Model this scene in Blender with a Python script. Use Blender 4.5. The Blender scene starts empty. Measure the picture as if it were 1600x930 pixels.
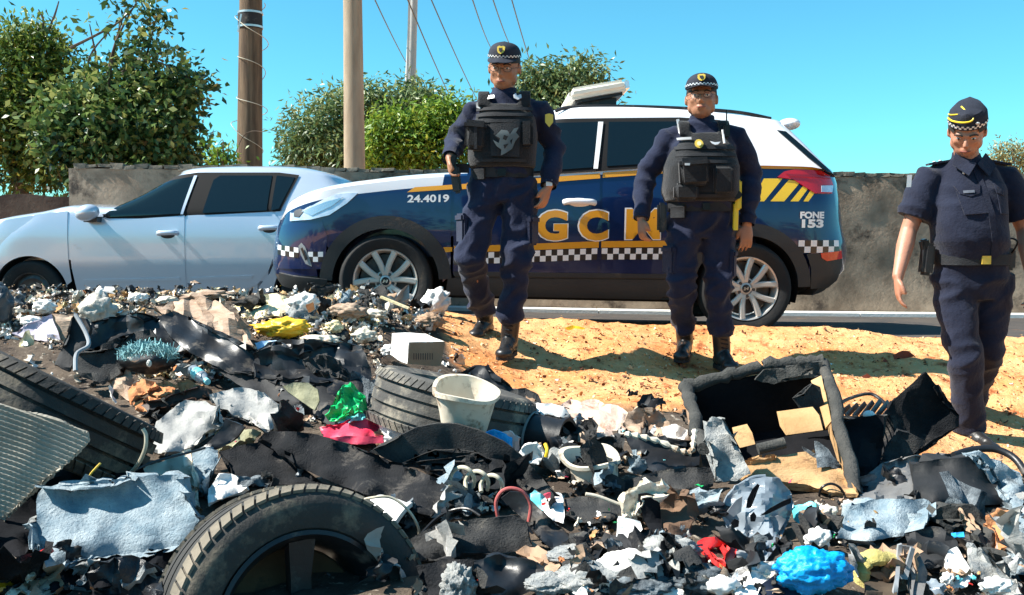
import bpy, bmesh, math, random
import numpy as np
from mathutils import Vector, Matrix, noise, Quaternion
R = math.radians
random.seed(7); rng = np.random.default_rng(11)
scene = bpy.context.scene
COL = scene.collection

# ------------------------------------------------------------------ camera
F = 1500.0; PITCH = math.atan(95/1500); CAMZ = 0.70
cam = bpy.data.cameras.new('camera'); cam.sensor_width = 36; cam.lens = F/1600*36
cam.clip_start = 0.05; cam.clip_end = 3000
camo = bpy.data.objects.new('camera', cam); COL.objects.link(camo)
camo.location = (0, 0, CAMZ); camo.rotation_euler = (math.pi/2-PITCH, 0, 0)
scene.camera = camo
# ------------------------------------------------------------------ light
SUN_EL = 47.0; SUN_AZ_LEFT_BACK = -5.0      # sun stands to the left of the view, a little on the camera's side
a = R(SUN_AZ_LEFT_BACK)
sun_dir = Vector((-math.cos(a)*math.cos(R(SUN_EL)), math.sin(a)*math.cos(R(SUN_EL)), math.sin(R(SUN_EL))))
world = bpy.data.worlds.new('World'); scene.world = world; world.use_nodes = True
nt = world.node_tree; nt.nodes.clear()
sky = nt.nodes.new('ShaderNodeTexSky'); sky.sky_type = 'NISHITA'; sky.sun_disc = False
sky.sun_elevation = R(SUN_EL); sky.sun_rotation = math.atan2(sun_dir.x, sun_dir.y)
sky.air_density = 1.0; sky.dust_density = 0.3; sky.ozone_density = 1.5
tint = nt.nodes.new('ShaderNodeMix'); tint.data_type = 'RGBA'; tint.blend_type = 'MULTIPLY'
tint.inputs[0].default_value = 1.0; tint.inputs[7].default_value = (0.39, 1.04, 1.11, 1)
bg = nt.nodes.new('ShaderNodeBackground'); bg.inputs[1].default_value = 0.075
wo = nt.nodes.new('ShaderNodeOutputWorld')
nt.links.new(sky.outputs[0], tint.inputs[6]); nt.links.new(tint.outputs[2], bg.inputs[0]); nt.links.new(bg.outputs[0], wo.inputs[0])
sl = bpy.data.lights.new('sun', 'SUN'); sl.energy = 5.0; sl.angle = R(0.5); sl.color = (1, 0.95, 0.86)
so = bpy.data.objects.new('sun', sl); COL.objects.link(so)
so.rotation_euler = (-sun_dir).to_track_quat('-Z', 'Y').to_euler()
vs = scene.view_settings; vs.view_transform = 'Standard'; vs.look = 'None'; vs.gamma = 1; vs.use_curve_mapping = False
vs.exposure = 1.25

# ------------------------------------------------------------------ helpers
def ray(px, py):
    u = (px-800)/F; v = (465-py)/F
    return Vector((u, math.cos(PITCH)+v*math.sin(PITCH), -math.sin(PITCH)+v*math.cos(PITCH)))
def at(px, py, d):
    r = ray(px, py); t = d/r.y
    return Vector((r.x*t, d, CAMZ+r.z*t))
def interp(pts):
    xs = np.array([p[0] for p in pts], float); ys = np.array([p[1] for p in pts], float)
    return lambda x: float(np.interp(x, xs, ys))
def sinterp(pts):                     # smooth monotone cubic
    xs = [float(p[0]) for p in pts]; ys = [float(p[1]) for p in pts]; n = len(xs)
    s = [(ys[i+1]-ys[i])/(xs[i+1]-xs[i]) for i in range(n-1)]
    m = [s[0]]+[0 if s[i-1]*s[i] <= 0 else 2*s[i-1]*s[i]/(s[i-1]+s[i]) for i in range(1, n-1)]+[s[-1]]
    def f(x):
        if x <= xs[0]: return ys[0]
        if x >= xs[-1]: return ys[-1]
        i = 0
        while x > xs[i+1]: i += 1
        h = xs[i+1]-xs[i]; t = (x-xs[i])/h
        return ys[i]*(1+2*t)*(1-t)**2+m[i]*h*t*(1-t)**2+ys[i+1]*t*t*(3-2*t)+m[i+1]*h*t*t*(t-1)
    return f
def tag(o, label=None, cat=None, group=None, kind=None):
    if label: o['label'] = label
    if cat: o['category'] = cat
    if group: o['group'] = group
    if kind: o['kind'] = kind
    return o
def empty(name, loc, label, cat, group=None, rot=(0, 0, 0)):
    o = bpy.data.objects.new(name, None); COL.objects.link(o); o.location = loc; o.rotation_euler = rot
    o.empty_display_size = .1
    return tag(o, label, cat, group)
def link(name, me, parent=None):
    o = bpy.data.objects.new(name, me); COL.objects.link(o)
    if parent: o.parent = parent
    return o
def fin(me, mats, smooth=40):
    for m in (mats if isinstance(mats, (list, tuple)) else [mats]): me.materials.append(m)
    if smooth:
        me.polygons.foreach_set('use_smooth', [True]*len(me.polygons))
        me.set_sharp_from_angle(angle=R(smooth))
    me.update()
    return me
def mesh(name, V, Fc, mats, parent=None, smooth=40, origin=None, mi=None, mat_world=None):
    """one mesh object. Top-level: origin moved to the base centre of the thing. Child: V in the parent's frame unless parent is world-origin based"""
    V = [Vector(v) for v in V]
    me = bpy.data.meshes.new(name)
    loc = Vector((0, 0, 0))
    if parent is None:
        if origin is None:
            xs = [v.x for v in V]; ys = [v.y for v in V]; zs = [v.z for v in V]
            loc = Vector(((min(xs)+max(xs))/2, (min(ys)+max(ys))/2, min(zs)))
        else: loc = Vector(origin)
        V = [v-loc for v in V]
    elif origin == 'world':
        inv = WINV(parent); V = [inv @ v for v in V]
    me.from_pydata([tuple(v) for v in V], [], [tuple(f) for f in Fc])
    fin(me, mats, smooth)
    if mi is not None: me.polygons.foreach_set('material_index', list(mi))
    o = link(name, me, parent); o.location = loc
    return o
def WM(o):
    m = o.matrix_basis.copy()
    while o.parent: o = o.parent; m = o.matrix_basis @ m
    return m
def WINV(o): return WM(o).inverted()
def bm_obj(name, bm, mats, parent=None, smooth=40, origin=None, world=False):
    V = [v.co.copy() for v in bm.verts]; bm.verts.index_update()
    Fc = [[v.index for v in f.verts] for f in bm.faces]; mi = [f.material_index for f in bm.faces]
    bm.free()
    return mesh(name, V, Fc, mats, parent, smooth, 'world' if (world and parent) else origin, mi)
class MB:
    def __init__(s): s.V = []; s.F = []; s.I = []
    def add(s, V, Fc, mi=0):
        n = len(s.V); s.V += [Vector(v) for v in V]; s.F += [[i+n for i in f] for f in Fc]; s.I += [mi]*len(Fc); return s
    def box(s, c, size, rot=None, mi=0, taper=1.0):
        hx, hy, hz = size[0]/2, size[1]/2, size[2]/2; V = []
        for z in (-1, 1):
            t = taper if z > 0 else 1
            for x, y in ((-1, -1), (1, -1), (1, 1), (-1, 1)):
                v = Vector((x*hx*t, y*hy*t, z*hz)); V.append((rot @ v if rot else v)+Vector(c))
        return s.add(V, [(3, 2, 1, 0), (4, 5, 6, 7), (0, 1, 5, 4), (1, 2, 6, 5), (2, 3, 7, 6), (3, 0, 4, 7)], mi)
    def tube(s, pts, rad, n=10, mi=0, cap=True, flat=1.0):
        V, Fc = tube_geo(pts, rad, n, cap, flat); return s.add(V, Fc, mi)
    def beam(s, p, q, w, h, up=(0, 0, 1), mi=0):
        p = Vector(p); q = Vector(q); d = (q-p).normalized(); x = d.cross(Vector(up)).normalized(); y = x.cross(d)
        V = []
        for e in (p, q):
            for a_, b_ in ((-1, -1), (1, -1), (1, 1), (-1, 1)): V.append(e+x*a_*w/2+y*b_*h/2)
        return s.add(V, [(0, 1, 2, 3), (7, 6, 5, 4), (0, 4, 5, 1), (1, 5, 6, 2), (2, 6, 7, 3), (3, 7, 4, 0)], mi)
    def lathe(s, prof, n=32, M_=None, mi=0, close=False):
        V = []; Fc = []; k = len(prof)
        for i in range(n):
            a_ = 2*math.pi*i/n
            for r, z in prof:
                v = Vector((r*math.cos(a_), r*math.sin(a_), z)); V.append(M_ @ v if M_ else v)
        for i in range(n):
            j = (i+1) % n
            for q in range(k if close else k-1):
                q2 = (q+1) % k
                Fc.append((i*k+q, j*k+q, j*k+q2, i*k+q2))
        return s.add(V, Fc, mi)
    def ellip(s, c, r, M_=None, nu=16, nv=10, mi=0):
        V = []; Fc = []
        for j in range(nv+1):
            t = math.pi*j/nv
            for i in range(nu):
                p = 2*math.pi*i/nu
                v = Vector((r[0]*math.sin(t)*math.cos(p), r[1]*math.sin(t)*math.sin(p), r[2]*math.cos(t)))
                V.append((M_ @ v if M_ else v)+Vector(c))
        for j in range(nv):
            for i in range(nu):
                i2 = (i+1) % nu; Fc.append((j*nu+i, (j+1)*nu+i, (j+1)*nu+i2, j*nu+i2))
        return s.add(V, Fc, mi)
    def rings(s, secs, n=28, mi=0):
        """secs: (centre, rx, ry, exponent) horizontal rings"""
        V = []; Fc = []
        for c, rx, ry, e in secs:
            for i in range(n):
                p = 2*math.pi*i/n; cx, sx = math.cos(p), math.sin(p)
                V.append(Vector(c)+Vector((rx*math.copysign(abs(cx)**(2/e), cx), ry*math.copysign(abs(sx)**(2/e), sx), 0)))
        for k in range(len(secs)-1):
            for i in range(n):
                j = (i+1) % n; Fc.append((k*n+i, k*n+j, (k+1)*n+j, (k+1)*n+i))
        Fc.append(tuple(range(n-1, -1, -1))); Fc.append(tuple((len(secs)-1)*n+i for i in range(n)))
        return s.add(V, Fc, mi)
    def build(s, name, mats, parent=None, smooth=40, origin=None, world=False):
        return mesh(name, s.V, s.F, mats, parent, smooth, 'world' if (world and parent) else origin, s.I)
def tube_geo(pts, rad, n=10, cap=True, flat=1.0):
    P = [Vector(p) for p in pts]; k = len(P)
    if not isinstance(rad, (list, tuple)): rad = [rad]*k
    T = []
    for i in range(k):
        t = (P[min(i+1, k-1)]-P[max(i-1, 0)]); T.append(t.normalized() if t.length > 1e-9 else Vector((0, 0, 1)))
    ref = Vector((0, 0, 1)) if abs(T[0].z) < .8 else Vector((1, 0, 0))
    x = (ref-T[0]*ref.dot(T[0])).normalized(); V = []; Fc = []
    for i in range(k):
        x = (x-T[i]*x.dot(T[i])).normalized(); y = T[i].cross(x)
        r = rad[i]; rx, ry = (r if isinstance(r, (tuple, list)) else (r, r*flat))
        for j in range(n):
            a_ = 2*math.pi*j/n; V.append(P[i]+x*math.cos(a_)*rx+y*math.sin(a_)*ry)
    for i in range(k-1):
        for j in range(n):
            j2 = (j+1) % n; Fc.append((i*n+j, i*n+j2, (i+1)*n+j2, (i+1)*n+j))
    if cap: Fc.append(tuple(range(n-1, -1, -1))); Fc.append(tuple((k-1)*n+j for j in range(n)))
    return V, Fc
def spline(pts, n=8):
    P = [Vector(p) for p in pts]; out = []
    for i in range(len(P)-1):
        p0, p1, p2, p3 = P[max(i-1, 0)], P[i], P[i+1], P[min(i+2, len(P)-1)]
        for k in range(n):
            t = k/n; out.append(.5*((2*p1)+(p2-p0)*t+(2*p0-5*p1+4*p2-p3)*t*t+(3*p1-p0-3*p2+p3)*t**3))
    out.append(P[-1]); return out
def remesh(mb, voxel, smooth=4, disp=None):
    me = bpy.data.meshes.new('tmp'); me.from_pydata([tuple(v) for v in mb.V], [], [tuple(f) for f in mb.F])
    bm = bmesh.new(); bm.from_mesh(me); bmesh.ops.recalc_face_normals(bm, faces=bm.faces); bm.to_mesh(me); bm.free()
    o = bpy.data.objects.new('tmp', me); COL.objects.link(o)
    m = o.modifiers.new('r', 'REMESH'); m.mode = 'VOXEL'; m.voxel_size = voxel
    if smooth:
        m2 = o.modifiers.new('s', 'SMOOTH'); m2.iterations = smooth; m2.factor = .5
    dg = bpy.context.evaluated_depsgraph_get(); ev = o.evaluated_get(dg)
    m3 = bpy.data.meshes.new_from_object(ev, depsgraph=dg)
    bpy.data.objects.remove(o); bpy.data.meshes.remove(me)
    n = len(m3.vertices); co = np.empty(n*3); m3.vertices.foreach_get('co', co); co = co.reshape(-1, 3)
    if disp:
        no = np.empty(n*3); m3.vertices.foreach_get('normal', no); no = no.reshape(-1, 3)
        d = np.array([disp(Vector(c), Vector(q)) for c, q in zip(co, no)]); co = co+no*d[:, None]
        m3.vertices.foreach_set('co', co.ravel())
    return m3
def put(name, me, mats, parent, smooth=80):
    """world-space mesh data linked under a parent"""
    me.transform(WINV(parent) if parent else Matrix.Identity(4)); me.name = name; me.materials.clear()
    fin(me, mats, smooth); return link(name, me, parent)
def thicken(bm, th):
    bm.verts.ensure_lookup_table(); vs0 = bm.verts[:]; fs0 = bm.faces[:]; nr = {}
    for v in vs0:
        n = Vector((0, 0, 0))
        for f in v.link_faces: n += f.normal*f.calc_area()
        nr[v] = n.normalized() if n.length > 1e-12 else Vector((0, -1, 0))
    bd = [e for e in bm.edges if len(e.link_faces) == 1]
    back = {v: bm.verts.new(v.co-nr[v]*th) for v in vs0}
    for f in fs0:
        try: q = bm.faces.new([back[v] for v in reversed(f.verts[:])]); q.material_index = f.material_index
        except ValueError: pass
    for e in bd:
        f = e.link_faces[0]; l = [l_ for l_ in f.loops if l_.edge == e][0]; a_, b_ = l.vert, l.link_loop_next.vert
        try: q = bm.faces.new((b_, a_, back[a_], back[b_])); q.material_index = f.material_index
        except ValueError: pass
def patch(polys, mapf, cell=.04, thick=.0, mi=0, bm=None, jitter=0):
    """flat polygon(s) in (u,v), cut into cells, mapped to 3D with mapf, given thickness"""
    out = bmesh.new()
    for poly in polys:
        b = bmesh.new(); vs_ = [b.verts.new((p[0], p[1], 0)) for p in poly]
        try: b.faces.new(vs_)
        except ValueError: b.free(); continue
        slice2d(b, cell)
        n0 = {}
        for v in b.verts: n0[v] = out.verts.new(v.co)
        for f in b.faces:
            nf = out.faces.new([n0[v] for v in f.verts]); nf.material_index = mi
        b.free()
    return map2d(out, mapf, thick)
def slice2d(b, cell):
    cx, cy = cell if isinstance(cell, (tuple, list)) else (cell, cell)
    xs = [v.co.x for v in b.verts]; ys = [v.co.y for v in b.verts]
    k = math.floor(min(xs)/cx)+1
    while k*cx < max(xs)-1e-6:
        bmesh.ops.bisect_plane(b, geom=b.verts[:]+b.edges[:]+b.faces[:], plane_co=(k*cx, 0, 0), plane_no=(1, 0, 0)); k += 1
    k = math.floor(min(ys)/cy)+1
    while k*cy < max(ys)-1e-6:
        bmesh.ops.bisect_plane(b, geom=b.verts[:]+b.edges[:]+b.faces[:], plane_co=(0, k*cy, 0), plane_no=(0, 1, 0)); k += 1
    bmesh.ops.remove_doubles(b, verts=b.verts, dist=min(cx, cy)*.01)
def map2d(out, mapf, thick):
    for v in out.verts: v.co = Vector(mapf(v.co.x, v.co.y))
    out.normal_update()
    if thick:
        thicken(out, thick)
    return out
def text2d(s, size, sx=1.0, bold=0.0):
    cu = bpy.data.curves.new('t', 'FONT'); cu.body = s; cu.size = size; cu.offset = bold; cu.resolution_u = 4
    o = bpy.data.objects.new('t', cu); COL.objects.link(o); dg = bpy.context.evaluated_depsgraph_get()
    me = bpy.data.meshes.new_from_object(o.evaluated_get(dg)); bpy.data.objects.remove(o); bpy.data.curves.remove(cu)
    b = bmesh.new(); b.from_mesh(me); bpy.data.meshes.remove(me)
    for v in b.verts: v.co.x *= sx
    bmesh.ops.remove_doubles(b, verts=b.verts, dist=1e-6)
    return b
# ------------------------------------------------------------------ materials
MATS = {}
def M(name, c1, c2=None, sc=6, rough=.75, metal=0, bump=.25, bsc=40, coat=0, dirt=None, trans=0, alpha=1, spec=.5, sheen=0, streak=None, ior=1.45):
    m = bpy.data.materials.new(name); m.use_nodes = True; t = m.node_tree; N = t.nodes; L = t.links
    b = N['Principled BSDF']; b.inputs['Roughness'].default_value = rough; b.inputs['Metallic'].default_value = metal
    b.inputs['Coat Weight'].default_value = coat; b.inputs['Coat Roughness'].default_value = .04
    b.inputs['Transmission Weight'].default_value = trans; b.inputs['Alpha'].default_value = alpha
    b.inputs['Specular IOR Level'].default_value = spec; b.inputs['Sheen Weight'].default_value = sheen
    b.inputs['IOR'].default_value = ior
    tc = N.new('ShaderNodeTexCoord'); src = tc.outputs['Object']
    if streak:
        mp = N.new('ShaderNodeMapping'); mp.inputs['Scale'].default_value = streak; L.new(src, mp.inputs[0]); src = mp.outputs[0]
    def nz(scale, det=6, ro=.6):
        n = N.new('ShaderNodeTexNoise'); n.inputs['Scale'].default_value = scale; n.inputs['Detail'].default_value = det
        n.inputs['Roughness'].default_value = ro; L.new(src, n.inputs['Vector']); return n.outputs['Fac']
    def mix(fac, a_, b_):
        x = N.new('ShaderNodeMix'); x.data_type = 'RGBA'; L.new(fac, x.inputs[0])
        for k, q in ((6, a_), (7, b_)):
            if isinstance(q, tuple): x.inputs[k].default_value = (*q, 1)
            else: L.new(q, x.inputs[k])
        return x.outputs[2]
    def ramp(fac, lo, hi):
        r = N.new('ShaderNodeMapRange'); r.inputs[1].default_value = lo; r.inputs[2].default_value = hi; L.new(fac, r.inputs[0]); return r.outputs[0]
    col = None
    if c2: col = mix(ramp(nz(sc), .35, .65), tuple(c1), tuple(c2))
    if dirt:
        dc, lo, dsc = dirt; f = ramp(nz(dsc, 8, .7), lo, lo+.12)
        col = mix(f, col if col is not None else tuple(c1), tuple(dc))
        rr = N.new('ShaderNodeMapRange'); rr.inputs[3].default_value = rough; rr.inputs[4].default_value = max(rough, .85); L.new(f, rr.inputs[0]); L.new(rr.outputs[0], b.inputs['Roughness'])
    if col is not None: L.new(col, b.inputs['Base Color'])
    else: b.inputs['Base Color'].default_value = (*c1, 1)
    if bump:
        bp = N.new('ShaderNodeBump'); bp.inputs['Strength'].default_value = bump; bp.inputs['Distance'].default_value = .01
        L.new(nz(bsc, 8, .65), bp.inputs['Height']); L.new(bp.outputs[0], b.inputs['Normal'])
    MATS[name] = m; return m
DUST = (.30, .22, .14)
rubber = M('black_rubber', (.008, .009, .010), (.02, .02, .022), 5, .75, bump=.3, dirt=((.13, .115, .095), .58, 7))
matblk = M('black_carpet', (.009, .010, .012), (.026, .026, .028), 9, .95, bump=.9, bsc=160, dirt=((.10, .09, .08), .57, 9), spec=.2)
mathgry = M('grey_carpet', (.030, .031, .033), (.070, .068, .065), 10, .95, bump=.9, bsc=150, dirt=((.18, .16, .13), .60, 11), spec=.2)
plastblk = M('black_plastic', (.010, .011, .013), (.02, .02, .022), 6, .38, bump=.15, bsc=30, dirt=((.12, .10, .08), .56, 8))
plastgry = M('grey_plastic', (.20, .21, .22), (.34, .35, .36), 7, .35, bump=.15, bsc=30, dirt=(DUST, .62, 10))
felt_b = M('blue_grey_felt', (.17, .24, .29), (.40, .46, .49), 14, .97, bump=1, bsc=120, dirt=((.06, .07, .08), .57, 7), spec=.15)
felt_w = M('pale_felt', (.20, .22, .23), (.46, .45, .42), 18, .97, bump=1, bsc=110, dirt=((.10, .10, .10), .60, 12), spec=.15)
felt_d = M('dark_grey_felt', (.04, .05, .06), (.22, .25, .27), 22, .97, bump=1, bsc=110, spec=.15)
whitep = M('white_plastic', (.72, .70, .66), (.82, .81, .78), 6, .4, bump=.1, dirt=((.42, .33, .22), .62, 9))
creamp = M('dirty_cream_plastic', (.62, .54, .42), (.74, .68, .56), 8, .5, bump=.15, dirt=((.20, .11, .05), .50, 9))
paperw = M('white_paper', (.74, .71, .66), (.86, .84, .80), 9, .85, bump=.5, bsc=50, dirt=((.45, .33, .20), .6, 8))
cardb = M('cardboard', (.42, .24, .10), (.54, .34, .16), 5, .9, bump=.4, dirt=((.20, .10, .045), .56, 6))
cardd = M('brown_card', (.30, .19, .12), (.40, .27, .18), 5, .9, bump=.3, dirt=((.20, .12, .07), .6, 7))
graycl = M('light_grey_cloth', (.26, .26, .25), (.42, .41, .39), 6, .9, bump=.5, bsc=60, dirt=((.10, .09, .08), .6, 9))
leather = M('grey_leatherette', (.11, .11, .11), (.19, .185, .18), 4, .55, bump=.3, bsc=90, dirt=((.28, .24, .2), .62, 8))
brownsack = M('brown_sacking', (.28, .18, .12), (.46, .35, .26), 8, .85, bump=.6, streak=(1, 1, 4), dirt=((.10, .07, .05), .6, 9))
pinkp = M('pink_plastic', (.62, .03, .08), (.75, .10, .16), 6, .45, bump=.2, dirt=((.7, .5, .45), .64, 9))
redp = M('red_plastic', (.55, .015, .015), (.62, .04, .03), 6, .35, bump=.15, dirt=(DUST, .66, 9))
greenp = M('green_plastic_film', (.0, .42, .10), (.02, .60, .20), 7, .3, bump=.6, bsc=25)
bluep = M('blue_plastic_film', (.0, .25, .62), (.01, .38, .78), 7, .28, bump=.8, bsc=22)
yellowp = M('yellow_plastic_film', (.80, .42, .01), (.85, .55, .04), 7, .35, bump=.6, bsc=25)
paleyel = M('pale_yellow_sheet', (.72, .58, .30), (.80, .70, .46), 7, .7, bump=.6, bsc=25, dirt=((.5, .38, .22), .64, 9))
olivefoam = M('yellow_foam', (.46, .38, .12), (.58, .50, .20), 9, .9, bump=.8, bsc=90, dirt=((.06, .05, .04), .58, 9))
terra = M('terracotta_cloth', (.48, .17, .06), (.58, .27, .12), 9, .9, bump=.6, dirt=((.14, .05, .03), .6, 12))
olivep = M('olive_cloth', (.22, .21, .12), (.34, .33, .22), 9, .9, bump=.5, dirt=((.08, .07, .05), .6, 12))
lilac = M('lilac_grey_cloth', (.36, .32, .40), (.50, .46, .52), 7, .85, bump=.4, dirt=((.2, .16, .14), .62, 9))
metal_d = M('dark_metal', (.05, .05, .055), (.12, .11, .10), 9, .45, metal=.7, bump=.2, dirt=((.16, .09, .05), .58, 10))
clearp = M('clear_grey_plastic', (.20, .24, .28), (.34, .38, .42), 8, .18, bump=.2, trans=.2, bsc=18, dirt=((.55, .53, .5), .62, 12))
wirecol = M('pale_cable_sheath', (.42, .38, .28), (.54, .50, .40), 9, .6, bump=.1)
cyanp = M('turquoise_film', (.05, .45, .50), (.25, .62, .66), 9, .35, bump=.5, bsc=30, dirt=((.7, .7, .7), .6, 14))
# ------------------------------------------------------------------ ground
CT = [(-300,930,2.1),(0,930,2.15),(400,930,2.1),(800,930,2.15),(1200,930,2.15),(1600,930,2.1),(1900,930,2.1),
 (0,850,2.45),(400,850,2.45),(800,850,2.45),(1200,850,2.45),(1600,850,2.4),
 (0,760,2.85),(400,760,2.9),(800,760,2.9),(1200,765,2.9),(1600,790,2.8),(1900,790,2.8),
 (0,680,3.3),(300,680,3.4),(600,690,3.4),(900,690,3.45),(1150,700,3.5),(1400,740,3.35),(1600,745,3.3),
 (0,610,3.9),(300,610,3.95),(600,625,3.95),(850,640,4.0),(1050,650,4.0),(1250,690,3.9),
 (0,540,4.6),(300,545,4.6),(550,560,4.6),(700,575,4.9),
 (0,500,5.0),(250,498,5.0),(450,505,5.0),(600,520,5.0),
 (-200,476,5.6),(100,476,5.6),(300,475,5.6),(500,476,5.6),(620,482,5.6),(700,500,5.9),
 (790,560,5.4),(930,560,5.5),(900,620,4.6),(1050,620,4.75),
 (1130,583,5.6),(1000,545,5.75),(1250,560,5.7),(1350,640,4.7),
 (1520,690,4.75),(1450,640,5.1),(1600,690,4.8),(1600,600,5.4),(1800,640,5.1),(1800,760,4.0),(1480,745,3.9),
 (820,504,6.2),(1000,508,6.2),(1150,514,6.2),(1300,518,6.2),(1450,535,6.15),(1600,535,6.2),(1800,540,6.2)]
CP = [at(*c) for c in CT]
P_ = np.array([[p.x, p.y] for p in CP]); Z_ = np.array([p.z for p in CP]); n_ = len(P_)
def tps(r2): return np.where(r2 > 1e-9, .5*r2*np.log(r2+1e-12), 0)
A_ = np.zeros((n_+3, n_+3)); d2 = ((P_[:, None]-P_[None])**2).sum(-1)
A_[:n_, :n_] = tps(d2)+np.eye(n_)*.004; A_[:n_, n_] = 1; A_[:n_, n_+1:] = P_; A_[n_, :n_] = 1; A_[n_+1:, :n_] = P_.T
W_ = np.linalg.solve(A_, np.concatenate([Z_, [0, 0, 0]]))
GX = np.arange(-4.2, 4.2001, .025); GY = np.arange(1.3, 6.6001, .025)
XX, YY = np.meshgrid(GX, GY)
cxx = np.clip(XX, -3.3, 3.5); cyy = np.clip(YY, 2.0, 6.25)
q_ = np.stack([cxx.ravel(), cyy.ravel()], 1)
zz = tps(((q_[:, None]-P_[None])**2).sum(-1)) @ W_[:n_]+W_[n_]+q_ @ W_[n_+1:]
ZG = zz.reshape(XX.shape)
def road_z(x, y): return float(np.interp(x, [-6, -4, -1, 1.7, 6, 12], [-.06, -.06, .05, 0, -.04, -.04]))-.035*(y-6.85)
# fine relief (clods, ruts) and the fall to the road edge
NZ = np.array([[noise.fractal(Vector((x*2.3, y*2.3, 1.7)), 1, 2, 5)*.026+noise.noise(Vector((x*7, y*5, 13)))*.007+noise.noise(Vector((x*14, y*9, 3)))*.008+max(0, noise.noise(Vector((x*30, y*22, 9)))-.15)*.02 for x in GX] for y in GY])
ZG = ZG+NZ
RD = np.array([[road_z(x, y) for x in GX] for y in GY])
edge = 6.27+np.array([noise.noise(Vector((x*1.3, 0, 0)))*.07+noise.noise(Vector((x*6, 0, 5)))*.03 for x in GX])
t_ = np.clip((YY-edge[None, :])/.22, 0, 1); t_ = t_*t_*(3-2*t_)
ZG = ZG*(1-t_)+(RD-.05)*t_
def G(x, y):
    fx = min(max((x-GX[0])/.025, 0), len(GX)-1.001); fy = min(max((y-GY[0])/.025, 0), len(GY)-1.001)
    i = int(fx); j = int(fy); u = fx-i; v = fy-j
    return float((ZG[j, i]*(1-u)+ZG[j, i+1]*u)*(1-v)+(ZG[j+1, i]*(1-u)+ZG[j+1, i+1]*u)*v)
HC = {}
def hit(px, py):
    k = (round(px/2), round(py/2))
    if k not in HC: HC[k] = hit0(px, py)
    return HC[k]
def hit0(px, py):
    r = ray(px, py); y = 1.6
    while y < 6.5:
        t = y/r.y
        if CAMZ+r.z*t < G(r.x*t, y): return y
        y += .02
    return 6.5
def pilef(x, y):      # 1 on the rubbish heap, 0 on the trodden red earth
    px = 800+x/y*F
    e = float(np.interp(px, [0, 640, 700, 760, 850, 950, 1060, 1200, 1340, 1500, 1600], [6.9, 6.5, 5.2, 4.6, 4.25, 4.1, 4.2, 4.1, 4.0, 3.9, 3.9]))
    return min(1, max(0, (e-y)/.35+.5+noise.noise(Vector((x*4, y*4, 0)))*.6))
V = []; 
xs_ = list(np.concatenate([[-900, -300, -100, -40, -20, -12, -8, -6, -5], GX[::1], [5, 6, 8, 12, 20, 40, 100, 300, 900]]))
ys_ = list(np.concatenate([[-300, -100, -30, -10, -4, 0, .8], GY, [6.8, 7.2, 8, 9, 10, 10.4, 11, 12, 15, 20, 40, 100, 300, 1200]]))
pm = []
for y in ys_:
    for x in xs_:
        if y > 6.6: z = road_z(x, min(y, 10.2))-.05 if y < 300 else -.2
        else: z = G(x, y)-max(0, min(.3, (abs(x)-4.2)*.05))
        V.append((x, y, z)); pm.append(pilef(x, max(y, 1.0))*(.85 if y > 4.5 else 1) if (abs(x) < 5 and y < 6.6) else 0)
nx = len(xs_); Fc = [(j*nx+i, j*nx+i+1, (j+1)*nx+i+1, (j+1)*nx+i) for j in range(len(ys_)-1) for i in range(nx-1)]
earth = bpy.data.materials.new('red_earth'); earth.use_nodes = True
t = earth.node_tree; N = t.nodes; L = t.links; b = N['Principled BSDF']; b.inputs['Roughness'].default_value = .95; b.inputs['Specular IOR Level'].default_value = .15
tc = N.new('ShaderNodeTexCoord')
def nz(sc, det=8, ro=.65, mp=None):
    n = N.new('ShaderNodeTexNoise'); n.inputs['Scale'].default_value = sc; n.inputs['Detail'].default_value = det; n.inputs['Roughness'].default_value = ro
    L.new(tc.outputs['Object'], n.inputs['Vector']); return n.outputs['Fac']
def mxc(f, a_, b_, lo=.4, hi=.6):
    r = N.new('ShaderNodeMapRange'); r.inputs[1].default_value = lo; r.inputs[2].default_value = hi; L.new(f, r.inputs[0])
    x = N.new('ShaderNodeMix'); x.data_type = 'RGBA'; L.new(r.outputs[0], x.inputs[0])
    for k, q in ((6, a_), (7, b_)):
        if isinstance(q, tuple): x.inputs[k].default_value = (*q, 1)
        else: L.new(q, x.inputs[k])
    return x.outputs[2]
c = mxc(nz(1.7), (.64, .26, .09), (.74, .40, .18))
c = mxc(nz(9), c, (.34, .10, .035), .54, .66)
c = mxc(nz(45, 4), c, (.72, .50, .28), .60, .66)
at_ = N.new('ShaderNodeAttribute'); at_.attribute_name = 'heap'
soil = mxc(nz(30, 4), mxc(nz(6), (.055, .042, .034), (.13, .10, .075)), (.36, .31, .25), .60, .68)
c = mxc(at_.outputs['Fac'], c, soil, .2, .8)
L.new(c, b.inputs['Base Color'])
bp = N.new('ShaderNodeBump'); bp.inputs['Strength'].default_value = .9; bp.inputs['Distance'].default_value = .02; L.new(nz(26, 10, .7), bp.inputs['Height']); L.new(bp.outputs[0], b.inputs['Normal'])
g = mesh('ground', V, Fc, earth, origin=(0, 0, 0), smooth=180); tag(g, kind='structure')
atr = g.data.attributes.new('heap', 'FLOAT', 'POINT'); atr.data.foreach_set('value', pm)
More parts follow.
